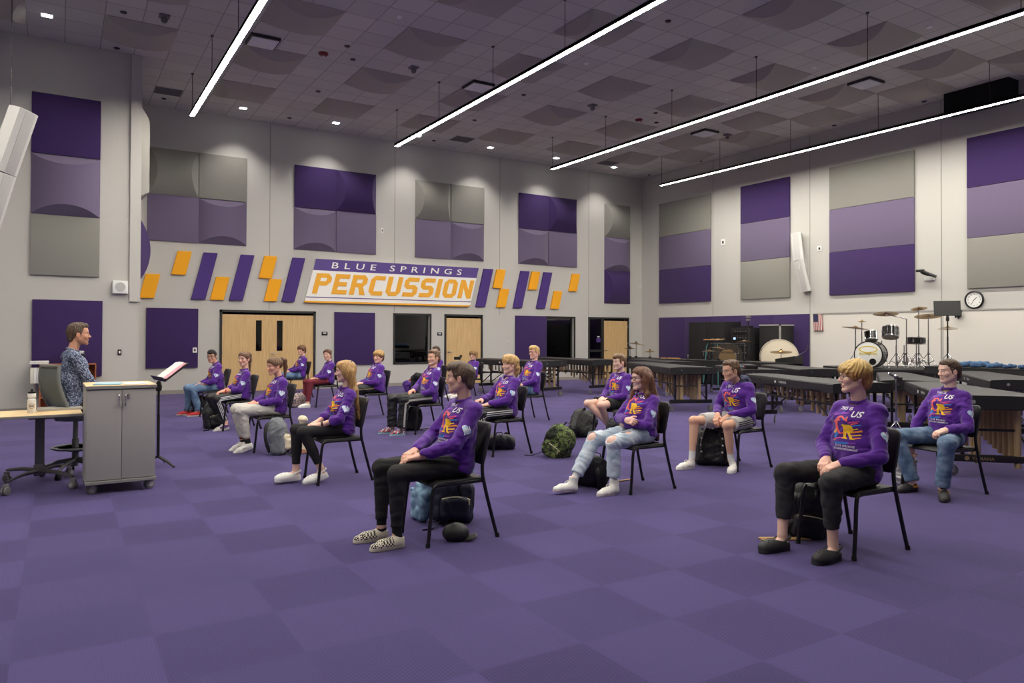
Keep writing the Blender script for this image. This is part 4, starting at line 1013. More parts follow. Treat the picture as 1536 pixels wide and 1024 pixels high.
def col_mat(name, rough=.6, bump=0.0, bscale=300, spec=.4, sss=0.0, sheen=0.0, var=0.0):
    m = mat(name, (.5, .5, .5, 1), rough, bump=bump, bscale=bscale, spec=spec, sheen=sheen); nt = m.node_tree; b = nt.nodes['Principled BSDF']
    a = nt.nodes.new('ShaderNodeAttribute'); a.attribute_name = 'Col'; nt.links.new(a.outputs['Color'], b.inputs['Base Color'])
    if sss: b.inputs['Subsurface Weight'].default_value = sss; b.inputs['Subsurface Radius'].default_value = (.01, .004, .002); b.inputs['Subsurface Scale'].default_value = .6
    return m
def folds(seed, amp, freq, stretch=(1, 1, 1), n=5):
    """gentle cloth creases"""
    rg = np.random.RandomState(seed); D = rg.normal(size=(n, 3)) * np.array(stretch); D = (D / np.linalg.norm(D, axis=1)[:, None] * freq * rg.uniform(.6, 1.5, n)[:, None]).astype(F32); ph = rg.uniform(0, 6.28, n).astype(F32)
    E = (rg.normal(size=(n, 3)) * freq * .35).astype(F32)
    def f(P):
        r = 0
        for i in range(n):
            r = r + np.sin(P @ D[i] + ph[i] + 1.3 * np.sin(P @ E[i] + ph[i] * 2))
        r = r / n
        return (amp * (.75 - 2.2 * np.abs(r) + .5 * r)).astype(F32)
    return f
# ================================================================== people
M_skin = col_mat('skin', .5, bump=.06, bscale=500, spec=.35, sss=.12)
M_hair = col_mat('hair', .42, bump=.35, bscale=240, spec=.45)
M_shirt = mat('sweatshirt_purple', srgb(82, 24, 138), .9, bump=.12, bscale=600, sheen=.25)
M_ptW = mat('print_white', srgb(232, 228, 236), .7); M_ptP = mat('print_pink', srgb(226, 80, 160), .7); M_ptC = mat('print_coral', srgb(240, 98, 94), .7)
M_ptY = mat('print_yellow', srgb(244, 190, 38), .7); M_ptB = mat('print_blue', srgb(54, 128, 214), .7); M_ptO = mat('print_orange', srgb(240, 138, 46), .7); M_ptV = mat('print_violet', srgb(150, 70, 190), .7)
M_hrt = ramp_mat('heart_patch', [(.42, srgb(150, 186, 226)), (.55, srgb(226, 232, 246))], nscale=60, detail=3)
PANTS = {
 'black': mat('black_denim', srgb(30, 29, 31), .85, bump=.12, bscale=500, var=.15, vscale=12), 'track': mat('black_track_nylon', srgb(27, 27, 30), .55, bump=.1, bscale=60),
 'jogger': mat('charcoal_fleece', srgb(44, 43, 46), .95, bump=.2, bscale=400, var=.15, vscale=20), 'blue': ramp_mat('blue_denim', [(.35, srgb(62, 82, 112)), (.5, srgb(92, 116, 146)), (.68, srgb(132, 152, 174))], nscale=7, detail=5, rough=.9, bump=.05),
 'light': ramp_mat('bleached_denim', [(.35, srgb(158, 176, 196)), (.65, srgb(204, 214, 224))], nscale=9, detail=5, rough=.9), 'grey': mat('pale_grey_sweat', srgb(196, 192, 186), .95, bump=.15, bscale=500),
 'mid': ramp_mat('mid_blue_denim', [(.35, srgb(70, 96, 130)), (.65, srgb(118, 144, 172))], nscale=8, detail=5, rough=.9), 'maroon': mat('maroon_knit', srgb(112, 36, 50), .9, bump=.1, bscale=500), 'shortgrey': mat('grey_shorts', srgb(190, 188, 186), .9, bump=.12, bscale=400), 'shortblack': mat('black_shorts', srgb(28, 28, 32), .8)}
M_sock = {'black': mat('sock_black', srgb(24, 24, 26), .95), 'white': mat('sock_white', srgb(224, 224, 222), .95, bump=.1, bscale=600)}
M_shoe = col_mat('shoe_upper', .6, bump=.05, bscale=400)
M_gl = mat('glasses_black', srgb(22, 20, 22), .3); M_lace = mat('shoelace_white', srgb(228, 226, 222), .9)
def lin(*c): return np.array(srgb(*c)[:3])

M_check = ramp_mat('checkered_canvas', [(.49, srgb(26, 24, 26)), (.51, srgb(214, 206, 190))], nscale=80, rough=.8, const=True, tex='checker')
# ---- shoes: one mesh per kind, heel at the origin, toe toward +y, left foot (mirrored for right)
def shoe_mesh(kind):
    S = Solid(); L = .285; boot = kind in ('hightop',); clog = kind in ('clog_white', 'clog_black')
    wide = 1.12 if clog else 1.0
    X_ = (1, 0, 0)
    S.add(cap((0, .042, .036), (0, .18, .032), .035 * wide, .036 * wide, side=X_, s=1.12), .02)
    S.add(cap((0, .18, .032), (.006, L - .042, .026), .036 * wide, .026 * wide, side=X_, s=1.28), .02)
    S.add(cap((0, .08, .052), (0, .18, .036), .036, .030, side=X_, s=1.05), .03)
    if boot: S.add(cap((0, .055, .05), (0, .05, .145), .046, .046, cut=True), .03)
    elif clog: S.add(ell((0, .17, .042), (.056, .105, .046)), .02)
    else: S.add(cap((0, .055, .045), (0, .048, .078), .040, .041, cut=True), .02)
    # sole welt
    S.add(cap((0, .042, .010), (0, .18, .010), .037 * wide, .045 * wide), .004); S.add(cap((0, .18, .010), (.006, L - .048, .010), .045 * wide, .037 * wide), .004)
    S.cut(half((0, 0, 0), (0, 0, -1)), 0)
    S.cut(half((0, 0, .15), (0, -.0, 1)), 0)
    if clog: S.sub(cap((0, .045, .075), (0, .12, .12), .036, .04), .008)
    else: S.sub(cap((0, .056, .062), (0, .045, .22), .033, .037), .005)
    V, Q = S.mesh(.005)
    z, y, x = V[:, 2], V[:, 1], V[:, 0]; c = np.zeros((len(V), 3))
    def setc(m, col): c[m] = lin(*col)
    sole = z < .026
    if kind == 'slip_on':
        c[:] = lin(214, 206, 190); setc(sole, (208, 200, 184))
    elif kind == 'clog_white': c[:] = lin(232, 231, 228); setc(z < .012, (210, 208, 206))
    elif kind == 'clog_black': c[:] = lin(46, 46, 48); setc(sole & (z > .02), (36, 36, 38))
    elif kind == 'white': c[:] = lin(228, 225, 219); setc(sole, (238, 237, 234)); setc((np.abs(x) > .03) & (y > .09) & (y < .15) & (z > .035) & (z < .05), (176, 172, 168))
    elif kind == 'hightop': c[:] = lin(230, 228, 224); setc(sole, (236, 234, 230)); setc((z > .008) & (z < .013), (150, 60, 70)); setc((z > .022) & (z < .027), (150, 150, 160))
    elif kind == 'bright':
        rg = np.random.RandomState(3); f = np.sin(x * 150 + 2 * np.sin(y * 70)) + np.sin(y * 120 + z * 90) ; c[:] = lin(58, 58, 72); setc(f > .7, (190, 70, 96)); setc(f < -.9, (196, 190, 196)); setc(sole, (120, 190, 200)); setc(z < .010, (210, 210, 214))
    elif kind == 'dark': c[:] = lin(46, 44, 46); setc(sole, (34, 32, 33)); setc((z > .05) & (y < .09) & (np.abs(x) > .02), (206, 150, 40))
    elif kind == 'plum': c[:] = lin(196, 190, 186); setc((z > .04) & (np.abs(x) > .02) & (y < .16), (86, 48, 110)); setc(sole, (214, 208, 198))
    elif kind == 'red': c[:] = lin(176, 34, 40); setc(sole, (206, 200, 196))
    elif kind == 'bw': c[:] = lin(28, 28, 32); setc(sole, (226, 224, 222))
    fm = None
    if kind == 'slip_on':
        C = V[Q].mean(1); fm = ((C[:, 1] > .105) & (C[:, 2] > .028)).astype(int)
    me = mesh_obj('shoe', V, Q, [M_shoe, M_check], col=c, link=False, fm=fm); return me
SHOES = {}
def shoe(kind, parent, side, heel, yaw, pitch):
    if kind not in SHOES: SHOES[kind] = shoe_mesh(kind)
    nm = {'clog_white': 'clog', 'clog_black': 'clog'}.get(kind, 'shoe')
    o = bpy.data.objects.new(nm, SHOES[kind]); COL.objects.link(o); o.parent = parent
    o.location = heel; o.rotation_euler = (R(pitch), 0, R(yaw)); o.scale = (1, 1, 1) if side < 0 else (-1, 1, 1)
    if kind in ('white', 'hightop', 'bright', 'plum', 'bw', 'red'):
        b = MB()
        for k in range(4): b.tube([(-.022, .105 + .018 * k, .083 - .0085 * k), (0, .11 + .018 * k, .0935 - .0095 * k), (.022, .105 + .018 * k, .083 - .0085 * k)], .0035, M_lace, n=6)
        for s in (-1, 1): b.tube([(0, .1, .096), (s * .02, .108, .104), (s * .038, .118, .088), (s * .03, .13, .078)], .003, M_lace, n=6)
        b.build('laces', o)
    if nm == 'clog':
        b = MB(); m = MATS['shoe_w'] if False else (mat('clog_strap_white', srgb(226, 225, 222), .6) if 'white' in kind else mat('clog_strap_black', srgb(44, 44, 46), .6))
        b.tube(bez([(-.052, .10, .07), (-.05, .06, .088), (-.034, .016, .098), (0, .0, .10), (.034, .016, .098), (.05, .06, .088), (.052, .10, .07)], 5), .008, m, n=8, flat=.45); b.build('heel_strap', o)
        b = MB(); sbv = BVHTree.FromPolygons([v.co[:] for v in SHOES[kind].vertices], [p.vertices[:] for p in SHOES[kind].polygons]); mh = mat('clog_hole', srgb(16, 16, 17), .9) if 'black' in kind else mat('clog_hole_w', srgb(150, 148, 146), .9)
        for (hx, hy) in ((-.025, .17), (0, .165), (.025, .17), (-.014, .2), (.014, .2), (-.026, .215), (.026, .215), (0, .228)): 
            hh = sbv.ray_cast(Vector((hx, hy, .3)), Vector((0, 0, -1))); zz = hh[0].z if hh[0] else .06; b.sphere((hx, hy, zz - .001), (.0065, .0065, .0025), mh, 8, 5)
        b.build('vent_holes', o)
    return o

# ---- head in its own coordinates (x right, y forward, z up, origin between the ears)
def head_prims(hp, Mr, fem=False, jaw=1.0, nose=1.0):
    E = lambda c, r: ell(hp(c), r, Mr); C = lambda a, b, ra, rb: cap(hp(a), hp(b), ra, rb)
    j = jaw; P = [('u', E((0, -.014, .034), (.074, .094, .082)), .0), ('u', E((0, .028, -.030), (.060 * j, .060, .075)), .03), ('u', E((0, .055, .045), (.055, .036, .05)), .03)]
    for s in (-1, 1):
        P += [('u', C((s * .054 * j, -.004, -.05), (s * .020, .064, -.097), .015, .014), .03), ('u', E((s * .036, .058, -.022), (.026, .026, .024)), .02)]
    P += [('u', E((0, .070, -.098), (.020 * j, .015, .015)), .02), ('u', C((-.03, .079, .024), (.03, .079, .024), .011, .011), .02)]
    for s in (-1, 1): P += [('s', E((s * .031, .096, .003), (.018, .014, .011)), .012), ('u', E((s * .031, .074, .003), (.0135, .0135, .0125)), .003)]
    P += [('u', C((0, .086, .012), (0, .104 * 1.0, -.024), .008, .010), .012), ('u', E((0, .106 + .003 * (nose - 1) * 3, -.027), (.011, .012, .010)), .008)]
    for s in (-1, 1): P += [('u', E((s * .011, .097, -.031), (.008, .010, .007)), .006)]
    P += [('u', C((-.017, .083, -.056), (.017, .083, -.056), .0065, .0065), .006), ('u', C((0, .090, -.054), (0, .091, -.055), .0055, .0055), .008), ('u', C((-.014, .082, -.068), (.014, .082, -.068), .0078, .0078), .006), ('s', C((-.02, .093, -.0615), (.02, .093, -.0615), .0022, .0022), .003)]
    for s in (-1, 1):
        Me = Mr @ Matrix.Rotation(R(s * 20), 4, 'Z') @ Matrix.Rotation(R(-10), 4, 'X')
        P += [('u', ell(hp((s * .076, -.006, -.004)), (.008, .020, .031), Me), .006), ('s', ell(hp((s * .085, .0, .0)), (.006, .012, .020), Me), .004)]
    return P
def paint_head(q, c, skin, hairc, lip, stubble=0.0, fem=False):
    x, y, z = q[:, 0], q[:, 1], q[:, 2]; ax = np.abs(x)
    def mix(m, col): c[:] = c * (1 - m[:, None]) + col * m[:, None]
    g = lambda d, w: np.clip(1 - d / w, 0, 1)
    mix(.35 * g(np.hypot(ax - .042, z + .025), .035) * (y > .02), skin * np.array([1.12, .78, .74]))
    mix(.3 * g(np.hypot(ax - .0, z + .027), .02) * (y > .09), skin * np.array([1.1, .8, .76]))
    mix(.35 * g(np.hypot(ax - .08, z), .04) * (ax > .07), skin * np.array([1.1, .72, .66]))
    if stubble: mix(stubble * np.clip((-.03 - z) / .03, 0, 1) * (y > -.02), hairc * .9)
    mix(.75 * g(np.hypot(x / 1.9, (z + .062) * 1.25), .012) * (y > .075), lip)
    mix((g(np.abs(z + .0615), .0022) * (ax < .02) * (y > .08)) * .6, lip * .4)
    bz = .0235 + .006 * np.sin(np.clip((ax - .012) / .034, 0, 1) * 2.6) - .004
    mix(.85 * g(np.abs(z - bz), .0055 if not fem else .004) * (ax > .011) * (ax < .048) * (y > .05), hairc * .75)
    d = np.hypot((ax - .031) / 1.0, (z - .002) * 2.7); e = (y > .06)
    mix(.5 * g(np.abs(d - .016), .004) * e, skin * .45)
    mix(np.clip((.0145 - d) / .002, 0, 1) * e, np.array([.72, .70, .68]))
    mix(np.clip((.0062 - np.hypot(ax - .031, z - .003)) / .0015, 0, 1) * e, np.array([.05, .035, .025]))
    mix(.85 * g(np.abs(z - .0070), .0022) * (ax > .016) * (ax < .047) * e, np.array([.035, .025, .02]))
    return c

# ---- hands
def hand(S, wr, d, n, side, curl=(25, 35, 25), spread=.019, th=(.6, .75, .3), sc=1.0, k=.004):
    wr, d, n = Vector(wr), Vector(d).normalized(), Vector(n); n = (n - d * n.dot(d)).normalized(); t = d.cross(n) * (1 if side > 0 else -1)
    Mx = Matrix((t, d, n)).transposed().to_4x4()
    S.add(rbox(wr + d * .047 * sc, (.038 * sc, .048 * sc, .014 * sc), .012, Mx), .012)
    S.add(cap(wr - d * .02, wr + d * .03, .026 * sc, .024 * sc, side=t, s=1.2), .015)
    for i, (L, off) in enumerate(((.070, 0), (.078, .004), (.072, .001), (.056, -.008))):
        p = wr + d * (.088 + off) * sc + t * (1.5 - i) * spread * sc; a = 0; r = .0088 * sc
        for q, (f, cr) in enumerate(zip((.42, .32, .26), curl)):
            a += R(cr * (1 + .12 * i)); v = d * cos(a) + n * sin(a) + t * (1.5 - i) * .03; e = p + v * L * f * sc
            S.add(cap(p, e, r, r * .92), k if q else .006); p = e; r *= .92
    p = wr + d * .022 * sc + t * .028 * sc; v1 = (d * th[0] + t * th[1] + n * th[2]).normalized(); v2 = (d * (th[0] + .45) + t * th[1] * .35 + n * th[2] * 1.2).normalized()
    e = p + v1 * .042 * sc; S.add(cap(p, e, .014 * sc, .0105 * sc), .010); S.add(cap(e, e + v2 * .030 * sc, .0105 * sc, .0085 * sc), .003)

def heart_poly(n=40, s=1.0):
    o = []
    for i in range(n):
        t = 2 * pi * i / n; o.append((s * .016 * 16 * sin(t) ** 3 / 8.5, s * .016 * (13 * cos(t) - 5 * cos(2 * t) - 2 * cos(3 * t) - cos(4 * t)) / 8.5))
    return o
# flat pattern of the chest print: (material, polygons) in metres, centred
def print_pattern():
    out = []
    rg = random.Random(11)
    def stroke(cx, cy, L, w, a, m, jag=6):
        a = R(a); u = (cos(a), sin(a)); v = (-sin(a), cos(a)); top = []; bot = []
        for k in range(jag + 1):
            t = (k / jag - .5) * L; top.append((cx + u[0] * t + v[0] * w * (.5 - rg.random() * .22), cy + u[1] * t + v[1] * w * (.5 - rg.random() * .22))); bot.append((cx + u[0] * t - v[0] * w * (.5 - rg.random() * .22), cy + u[1] * t - v[1] * w * (.5 - rg.random() * .22)))
        out.append((m, [top + bot[::-1]], 0))
    stroke(-.07, .098, .09, .022, 12, M_ptV); stroke(.0, .066, .05, .02, 20, M_ptB); stroke(-.075, .045, .08, .012, 12, M_ptC); stroke(-.02, .105, .07, .012, 5, M_ptV); stroke(-.045, .108, .05, .014, 40, M_ptB)
    stroke(.065, .045, .08, .012, 15, M_ptP); stroke(.075, .020, .085, .013, 12, M_ptB); stroke(.07, .033, .05, .010, 20, M_ptC)
    stroke(.080, -.025, .085, .016, 14, M_ptO); stroke(.075, -.052, .08, .012, 12, M_ptY); stroke(.085, -.072, .06, .009, 10, M_ptO); stroke(.07, -.008, .05, .010, 16, M_ptY)
    stroke(-.085, -.030, .05, .026, 55, M_ptY); stroke(-.085, -.065, .05, .034, 60, M_ptB); stroke(-.055, -.085, .06, .010, 10, M_ptP); stroke(-.03, -.118, .12, .020, 4, M_ptB); stroke(.05, -.112, .08, .010, 3, M_ptV); stroke(-.095, -.10, .03, .012, 30, M_ptO)
    # G and R, heavy serif
    def arc(cx, cy, ro, ri, a0, a1, n=22, sx=.82):
        return [(cx + sx * ro * cos(R(a0 + (a1 - a0) * i / n)), cy + ro * sin(R(a0 + (a1 - a0) * i / n))) for i in range(n + 1)] + [(cx + sx * ri[0] * cos(R(a1 + (a0 - a1) * i / n)) + ri[1], cy + ri[2] * sin(R(a1 + (a0 - a1) * i / n))) for i in range(n + 1)]
    gx, gy = -.035, .015
    out.append((M_ptC, [arc(gx, gy, .068, (.040, .004, .056), 40, 320)], 1))
    out.append((M_ptC, [[(gx + .012, gy + .002), (gx + .070, gy + .002), (gx + .070, gy - .008), (gx + .058, gy - .012), (gx + .058, gy - .052), (gx + .036, gy - .060), (gx + .036, gy - .010), (gx + .012, gy - .006)]], 1))
    out.append((M_ptC, [[(gx + .036, gy + .036), (gx + .058, gy + .030), (gx + .058, gy + .066), (gx + .050, gy + .066)]], 1))
    rx, ry = .012, -.085
    out.append((M_ptY, [[(rx - .035, ry), (rx + .012, ry), (rx + .012, ry + .008), (rx + .0, ry + .012), (rx + .0, ry + .096), (rx - .022, ry + .096), (rx - .022, ry + .012), (rx - .035, ry + .008)]], 2))
    bowl = [(rx - .035, ry + .108), (rx - .035, ry + .098)] + [(rx + .015 + .014 * cos(R(a)), ry + .077 + .021 * sin(R(a))) for a in range(90, -91, -15)] + [(rx, ry + .056), (rx, ry + .046)] + [(rx + .018 + .034 * cos(R(a)), ry + .077 + .031 * sin(R(a))) for a in range(-90, 91, 15)]
    out.append((M_ptY, [bowl], 2))
    out.append((M_ptY, [[(rx + .004, ry + .052), (rx + .024, ry + .050), (rx + .052, ry + .010), (rx + .066, ry + .008), (rx + .066, ry), (rx + .034, ry)]], 2))
    def txt(s, cx, cy, size, m, lay, sp=1.0, sh=0.0):
        vs, fs = text_mesh(s, size, 0, sh, sp, size * .02); out.append((m, ('mesh', [(v.x + cx, v.y + cy) for v in vs], fs), lay))
    txt('THIS IS', -.030, .128, .034, M_ptW, 3, 1.1); txt('US', .070, .080, .062, M_ptW, 3, 1.0, .1)
    txt('BLUE SPRINGS', .0, -.145, .021, M_ptW, 3, 1.25); txt('GOLDEN REGIMENT', .0, -.168, .021, M_ptW, 3, 1.1)
    return out
PRINT = print_pattern()
def decal(parent, name, pieces, bvh, origin, right, up, fwd, scale=1.0, fine=.016, win=.085):
    """lays flat artwork on a cloth surface"""
    b = MB(); d0 = None; origin, right, up, fwd = Vector(origin), Vector(right).normalized(), Vector(up).normalized(), Vector(fwd).normalized()
    q = [bvh.ray_cast(origin + right * a + up * c, -fwd, 1.0)[3] for a, c in ((0, .08), (0, 0), (.05, .05), (-.05, .05), (0, .12))]; q = sorted(v for v in q if v is not None); DEP = q[-1] if len(q) > 2 and win > .06 else (q[len(q) // 2] if q else .3)
    for m, polys, lay in pieces:
        bm = bmesh.new()
        if polys[0] == 'mesh':
            vs = [bm.verts.new((p[0], p[1], 0)) for p in polys[1]]
            for f in polys[2]:
                try: bm.faces.new([vs[i] for i in f])
                except ValueError: pass
        else:
            for poly in polys:
                try: bm.faces.new([bm.verts.new((p[0], p[1], 0)) for p in poly])
                except ValueError: pass
            bmesh.ops.triangulate(bm, faces=bm.faces)
        for _ in range(4):
            es = [e for e in bm.edges if e.calc_length() > fine]
            if not es: break
            bmesh.ops.subdivide_edges(bm, edges=es, cuts=1); bmesh.ops.triangulate(bm, faces=bm.faces)
        V = []; ok = []
        for v in bm.verts:
            o = origin + right * v.co.x * scale + up * v.co.y * scale
            h = bvh.ray_cast(o, -fwd, 1.0)
            if d0 is None: d0 = DEP
            if h[0] is None or abs(h[3] - d0) > win: V.append((0, 0, 0)); ok.append(False); continue
            n = h[1] if h[1].dot(fwd) > 0 else -h[1]
            V.append(h[0] + n * (.0022 + .0007 * lay)); ok.append(h[1].dot(fwd) > .02 or True)
        bm.verts.index_update()
        F = [[v.index for v in f.verts] for f in bm.faces if all(ok[v.index] for v in f.verts) and max((Vector(V[f.verts[i].index]) - Vector(V[f.verts[i - 1].index])).length for i in range(len(f.verts))) < .06]
        bm.free()
        if F: b.raw(V, F, m)
    return b.build(name, parent, ang=60)
def band(parent, name, bvh, pts, dirs, w, m, off=.0025):
    """a ribbon laid on a surface: rays from pts along dirs"""
    b = MB(); L = []
    P = [Vector(p) for p in pts]
    for i, p in enumerate(P):
        t = (P[min(i + 1, len(P) - 1)] - P[max(i - 1, 0)]).normalized(); d = Vector(dirs[i]).normalized(); s = t.cross(d).normalized(); row = []
        for q in (-.5, 0, .5):
            h = bvh.ray_cast(p + s * q * w, d, .6); row.append(None if h[0] is None else h[0] - d * off)
        L.append(row)
    vs = []; fs = []
    for i in range(len(L) - 1):
        for q in (0, 1):
            c = [L[i][q], L[i][q + 1], L[i + 1][q + 1], L[i + 1][q]]
            if any(v is None for v in c): continue
            if max((c[k] - c[k - 1]).length for k in range(4)) > .09: continue
            n = len(vs); vs += c; fs.append((n, n + 1, n + 2, n + 3))
    if fs: b.raw(vs, fs, m); bmesh.ops.remove_doubles(b.bm, verts=b.bm.verts, dist=1e-5); return b.build(name, parent, ang=60)

def creases(m, scale=7.0, st=.5, dist=.05):
    nt = m.node_tree; b = nt.nodes['Principled BSDF']; old = b.inputs['Normal'].links[0].from_socket if b.inputs['Normal'].links else None
    tc = nt.nodes.new('ShaderNodeTexCoord'); mp = nt.nodes.new('ShaderNodeMapping'); mp.inputs['Rotation'].default_value = (.5, .3, .6); mp.inputs['Scale'].default_value = (1.6, .8, .7); nt.links.new(tc.outputs['Object'], mp.inputs['Vector'])
    n = nt.nodes.new('ShaderNodeTexNoise'); n.noise_type = 'RIDGED_MULTIFRACTAL'; n.inputs['Scale'].default_value = scale; n.inputs['Detail'].default_value = 2.5; n.inputs['Distortion'].default_value = .6; nt.links.new(mp.outputs['Vector'], n.inputs['Vector'])
    bp = nt.nodes.new('ShaderNodeBump'); bp.inputs['Strength'].default_value = st; bp.inputs['Distance'].default_value = dist; nt.links.new(n.outputs['Fac'], bp.inputs['Height'])
    if old is not None: nt.links.new(old, bp.inputs['Normal'])
    nt.links.new(bp.outputs['Normal'], b.inputs['Normal'])
creases(M_shirt, 5.0, .55, .03)
for k_ in ('black', 'track', 'jogger', 'blue', 'light', 'mid', 'grey', 'maroon'): creases(PANTS[k_], 7.0, .5, .025)
LOOK = Vector((.35, 9.3))
def bvh_of(V, Q): return BVHTree.FromPolygons([tuple(map(float, v)) for v in V], [tuple(map(int, q)) for q in Q])
def person(key, label, **k):
    sx, sy, srz = k.get('seat') or SEATS[key]; near = k.get('near', 0); g = k.get('g', 1.0); fem = k.get('fem', False); h = (.0095, .0080, .0065)[near]
    up = k.get('seat_z', 0.0)
    Vv = lambda p: Vector(p)
    shy, shz = k.get('sh', (-.12, .95)); shw = k.get('shw', .172); rl = k.get('roll', 0)
    j = dict(hpL=(-.085, -.055, .55), hpR=(.085, -.055, .55), knL=(-.12, .40, .535), knR=(.12, .40, .535), anL=(-.12, .42, .10), anR=(.12, .42, .10),
             shL=(-shw, shy, shz), shR=(shw, shy, shz), elL=(-.225, .03, .70), elR=(.225, .03, .70), wrL=(-.09, .22, .635), wrR=(.09, .22, .635))
    for a in list(j):
        if a in k: j[a] = k[a]
    if up:
        for a in j:
            if a not in k: j[a] = (j[a][0], j[a][1], j[a][2] + (up if a[:2] != 'an' else up * .5))
    J = {a: Vector(p) for a, p in j.items()}
    hc = Vector((k.get('hx', 0),) + tuple(k.get('hc', (-.08, 1.17)))) ; nb = (J['shL'] + J['shR']) / 2 + Vector((0, .0, .055)); pel = Vector((0, -.05, .56 + up)); mid = (J['shL'] + J['shR']) / 2
    # where the head looks
    d = LOOK - Vector((sx, sy)); ang = math.degrees(math.atan2(-d.x, d.y)) - srz; ang = (ang + 180) % 360 - 180; yaw = max(-58, min(58, ang * k.get('turn', .9))) if 'yaw' not in k else k['yaw']
    Mr = Matrix.Rotation(R(yaw), 4, 'Z') @ Matrix.Rotation(R(k.get('pitch', 0)), 4, 'X') @ Matrix.Rotation(R(k.get('tilt', 0)), 4, 'Y'); hs = k.get('hs', 1.0)
    hp = lambda p: hc + Mr.to_3x3() @ (Vector(p) * hs)
    skin = lin(*k.get('skin', (222, 178, 156))); hairc = lin(*k.get('hair', (74, 56, 44))); lip = lin(*k.get('lip', (184, 110, 104)))
    X = Vector((1, 0, 0))
    # ------------ body (one continuous surface)
    B = Solid()
    B.add(cap(pel, mid + Vector((0, .035, -.10)), .085 * g, .088 * g, side=X, s=1.4), .02); B.add(cap(mid + Vector((0, .035, -.10)), nb - Vector((0, 0, .05)), .085 * g, .05, side=X, s=1.5), .03)
    B.add(cap(J['shL'] + Vector((.02, 0, 0)), J['shR'] - Vector((.02, 0, 0)), .046, .046), .03)
    B.add(cap(nb - Vector((0, 0, .03)), hp((0, -.022, -.05)), .053 * (.88 if fem else 1.0), .050 * (.88 if fem else 1.0)), .02)
    B.add(cap(J['shL'], nb - Vector((0, 0, .01)), .025, .03), .02); B.add(cap(J['shR'], nb - Vector((0, 0, .01)), .025, .03), .02)
    ar = .9 if fem else 1.0
    for s in 'LR':
        B.add(cap(J['sh' + s], J['el' + s], .043 * ar * g, .036 * ar), .02); B.add(cap(J['el' + s], J['wr' + s], .038 * ar, .025 * ar), .012)
        B.add(ell(J['el' + s].lerp(J['wr' + s], .25), (.036 * ar,) * 3), .03)
        B.add(cap(J['hp' + s], J['kn' + s], .078 * g, .052), .03)
        kd = (J['an' + s] - J['kn' + s]).normalized(); back = Vector((0, -1, 0)); back = (back - kd * back.dot(kd)).normalized()
        B.add(ell(J['kn' + s] + Vector((0, .006, .002)), (k.get('kneer', .054),) * 3), .02)
        B.add(cap(J['kn' + s], J['an' + s], .050, .034), .012); B.add(cap(J['kn' + s].lerp(J['an' + s], .15) + back * .016, J['kn' + s].lerp(J['an' + s], .55) + back * .010, .042, .034), .03)
    feet = {}
    for s, sg in (('L', -1), ('R', 1)):
        fx = k.get('ft' + s); an = J['an' + s]
        if fx is None: fx = (an.x, an.y - .055, 0.0, -sg * 8, 0)
        feet[s] = fx; Mf = Matrix.Translation(fx[:3]) @ Matrix.Rotation(R(fx[3]), 4, 'Z') @ Matrix.Rotation(R(fx[4]), 4, 'X')
        a0 = Mf @ Vector((0, .06, .055)); B.add(cap(an, a0, .034, .033), .01); B.add(cap(a0, Mf @ Vector((0, .19, .040)), .033, .028), .02); B.add(cap(a0, Mf @ Vector((0, .045, .045)), .03, .028), .02)
    for op, pr, kk in head_prims(hp, Mr, fem, k.get('jaw', 1.0 if not fem else .93)): B.ops.append((op, pr, kk if (op, kk) != ('u', .0) else .03))
    for s, sg in (('L', -1), ('R', 1)):
        hd = k.get('hand' + s, ((-sg * .55, .8, -.15), (0, -.1, -1), (22, 30, 20)))
        if hd: hand(B, J['wr' + s], hd[0], hd[1], sg, hd[2], sc=.93 if fem else 1.0)
    hv, wl, wrr = hc, J['wrL'], J['wrR']; hca = np.array(hc); wa, wb = np.array(J['wrL']), np.array(J['wrR'])
    def ref(C):
        m = ((C - hca) ** 2).sum(1) < .14 ** 2
        if near: m |= (((C - wa) ** 2).sum(1) < .2 ** 2) | (((C - wb) ** 2).sum(1) < .2 ** 2)
        return m
    V, Q = B.mesh(h, ref, 1)
    if near == 2:
        V, Q = subdiv(V, Q, lambda C: ((C - hca) ** 2).sum(1) < .13 ** 2); V = B.project(V, .002, 2)
    c = np.tile(skin, (len(V), 1)); Mi = np.array(Mr.to_3x3()); q = (np.asarray(V) - hca) @ Mi / hs; isH = (np.abs(q) < .16).all(1)
    cc = paint_head(q[isH], c[isH].copy(), skin, hairc, lip, k.get('stubble', 0), fem); c[isH] = cc
    for w_ in (wa, wb):
        m = ((np.asarray(V) - w_) ** 2).sum(1) < .19 ** 2; c[m] = c[m] * np.array([1.0, .95, .94])
    for s in 'LR':
        m = ((np.asarray(V) - np.array(J['kn' + s])) ** 2).sum(1) < .07 ** 2; c[m] = c[m] * np.array([1.0, .93, .92])
    root = mesh_obj('person', V, Q, M_skin, col=c); root.location = (sx, sy, k.get('z', 0)); root.rotation_euler = (0, 0, R(srz)); tag(root, label, 'person', None)
    hs_c = (.012, .0105, .0085)[near]
    seatcut = rbox((0, -.02, .385 + up), (.30, .23, .075), .01)
    # ------------ sweatshirt
    T = Solid(); bl = k.get('belly', 0.0); sl = k.get('sleeve', {'L': .93, 'R': .93}); ms = k.get('top', 'sweat')
    T.add(cap(pel + Vector((0, -.005, -.01)), pel.lerp(mid, .45) + Vector((0, .012, 0)), (.140 + bl) * g, (.126 + bl) * g, side=X, s=1.38), .02)
    T.add(cap(pel.lerp(mid, .45) + Vector((0, .012, 0)), mid + Vector((0, .035, -.085)), (.124 + bl) * g, .114 * g, side=X, s=1.42), .04)
    T.add(cap(mid + Vector((0, .035, -.085)), mid + Vector((0, .008, -.005)), .110 * g, .066, side=X, s=1.5), .04)
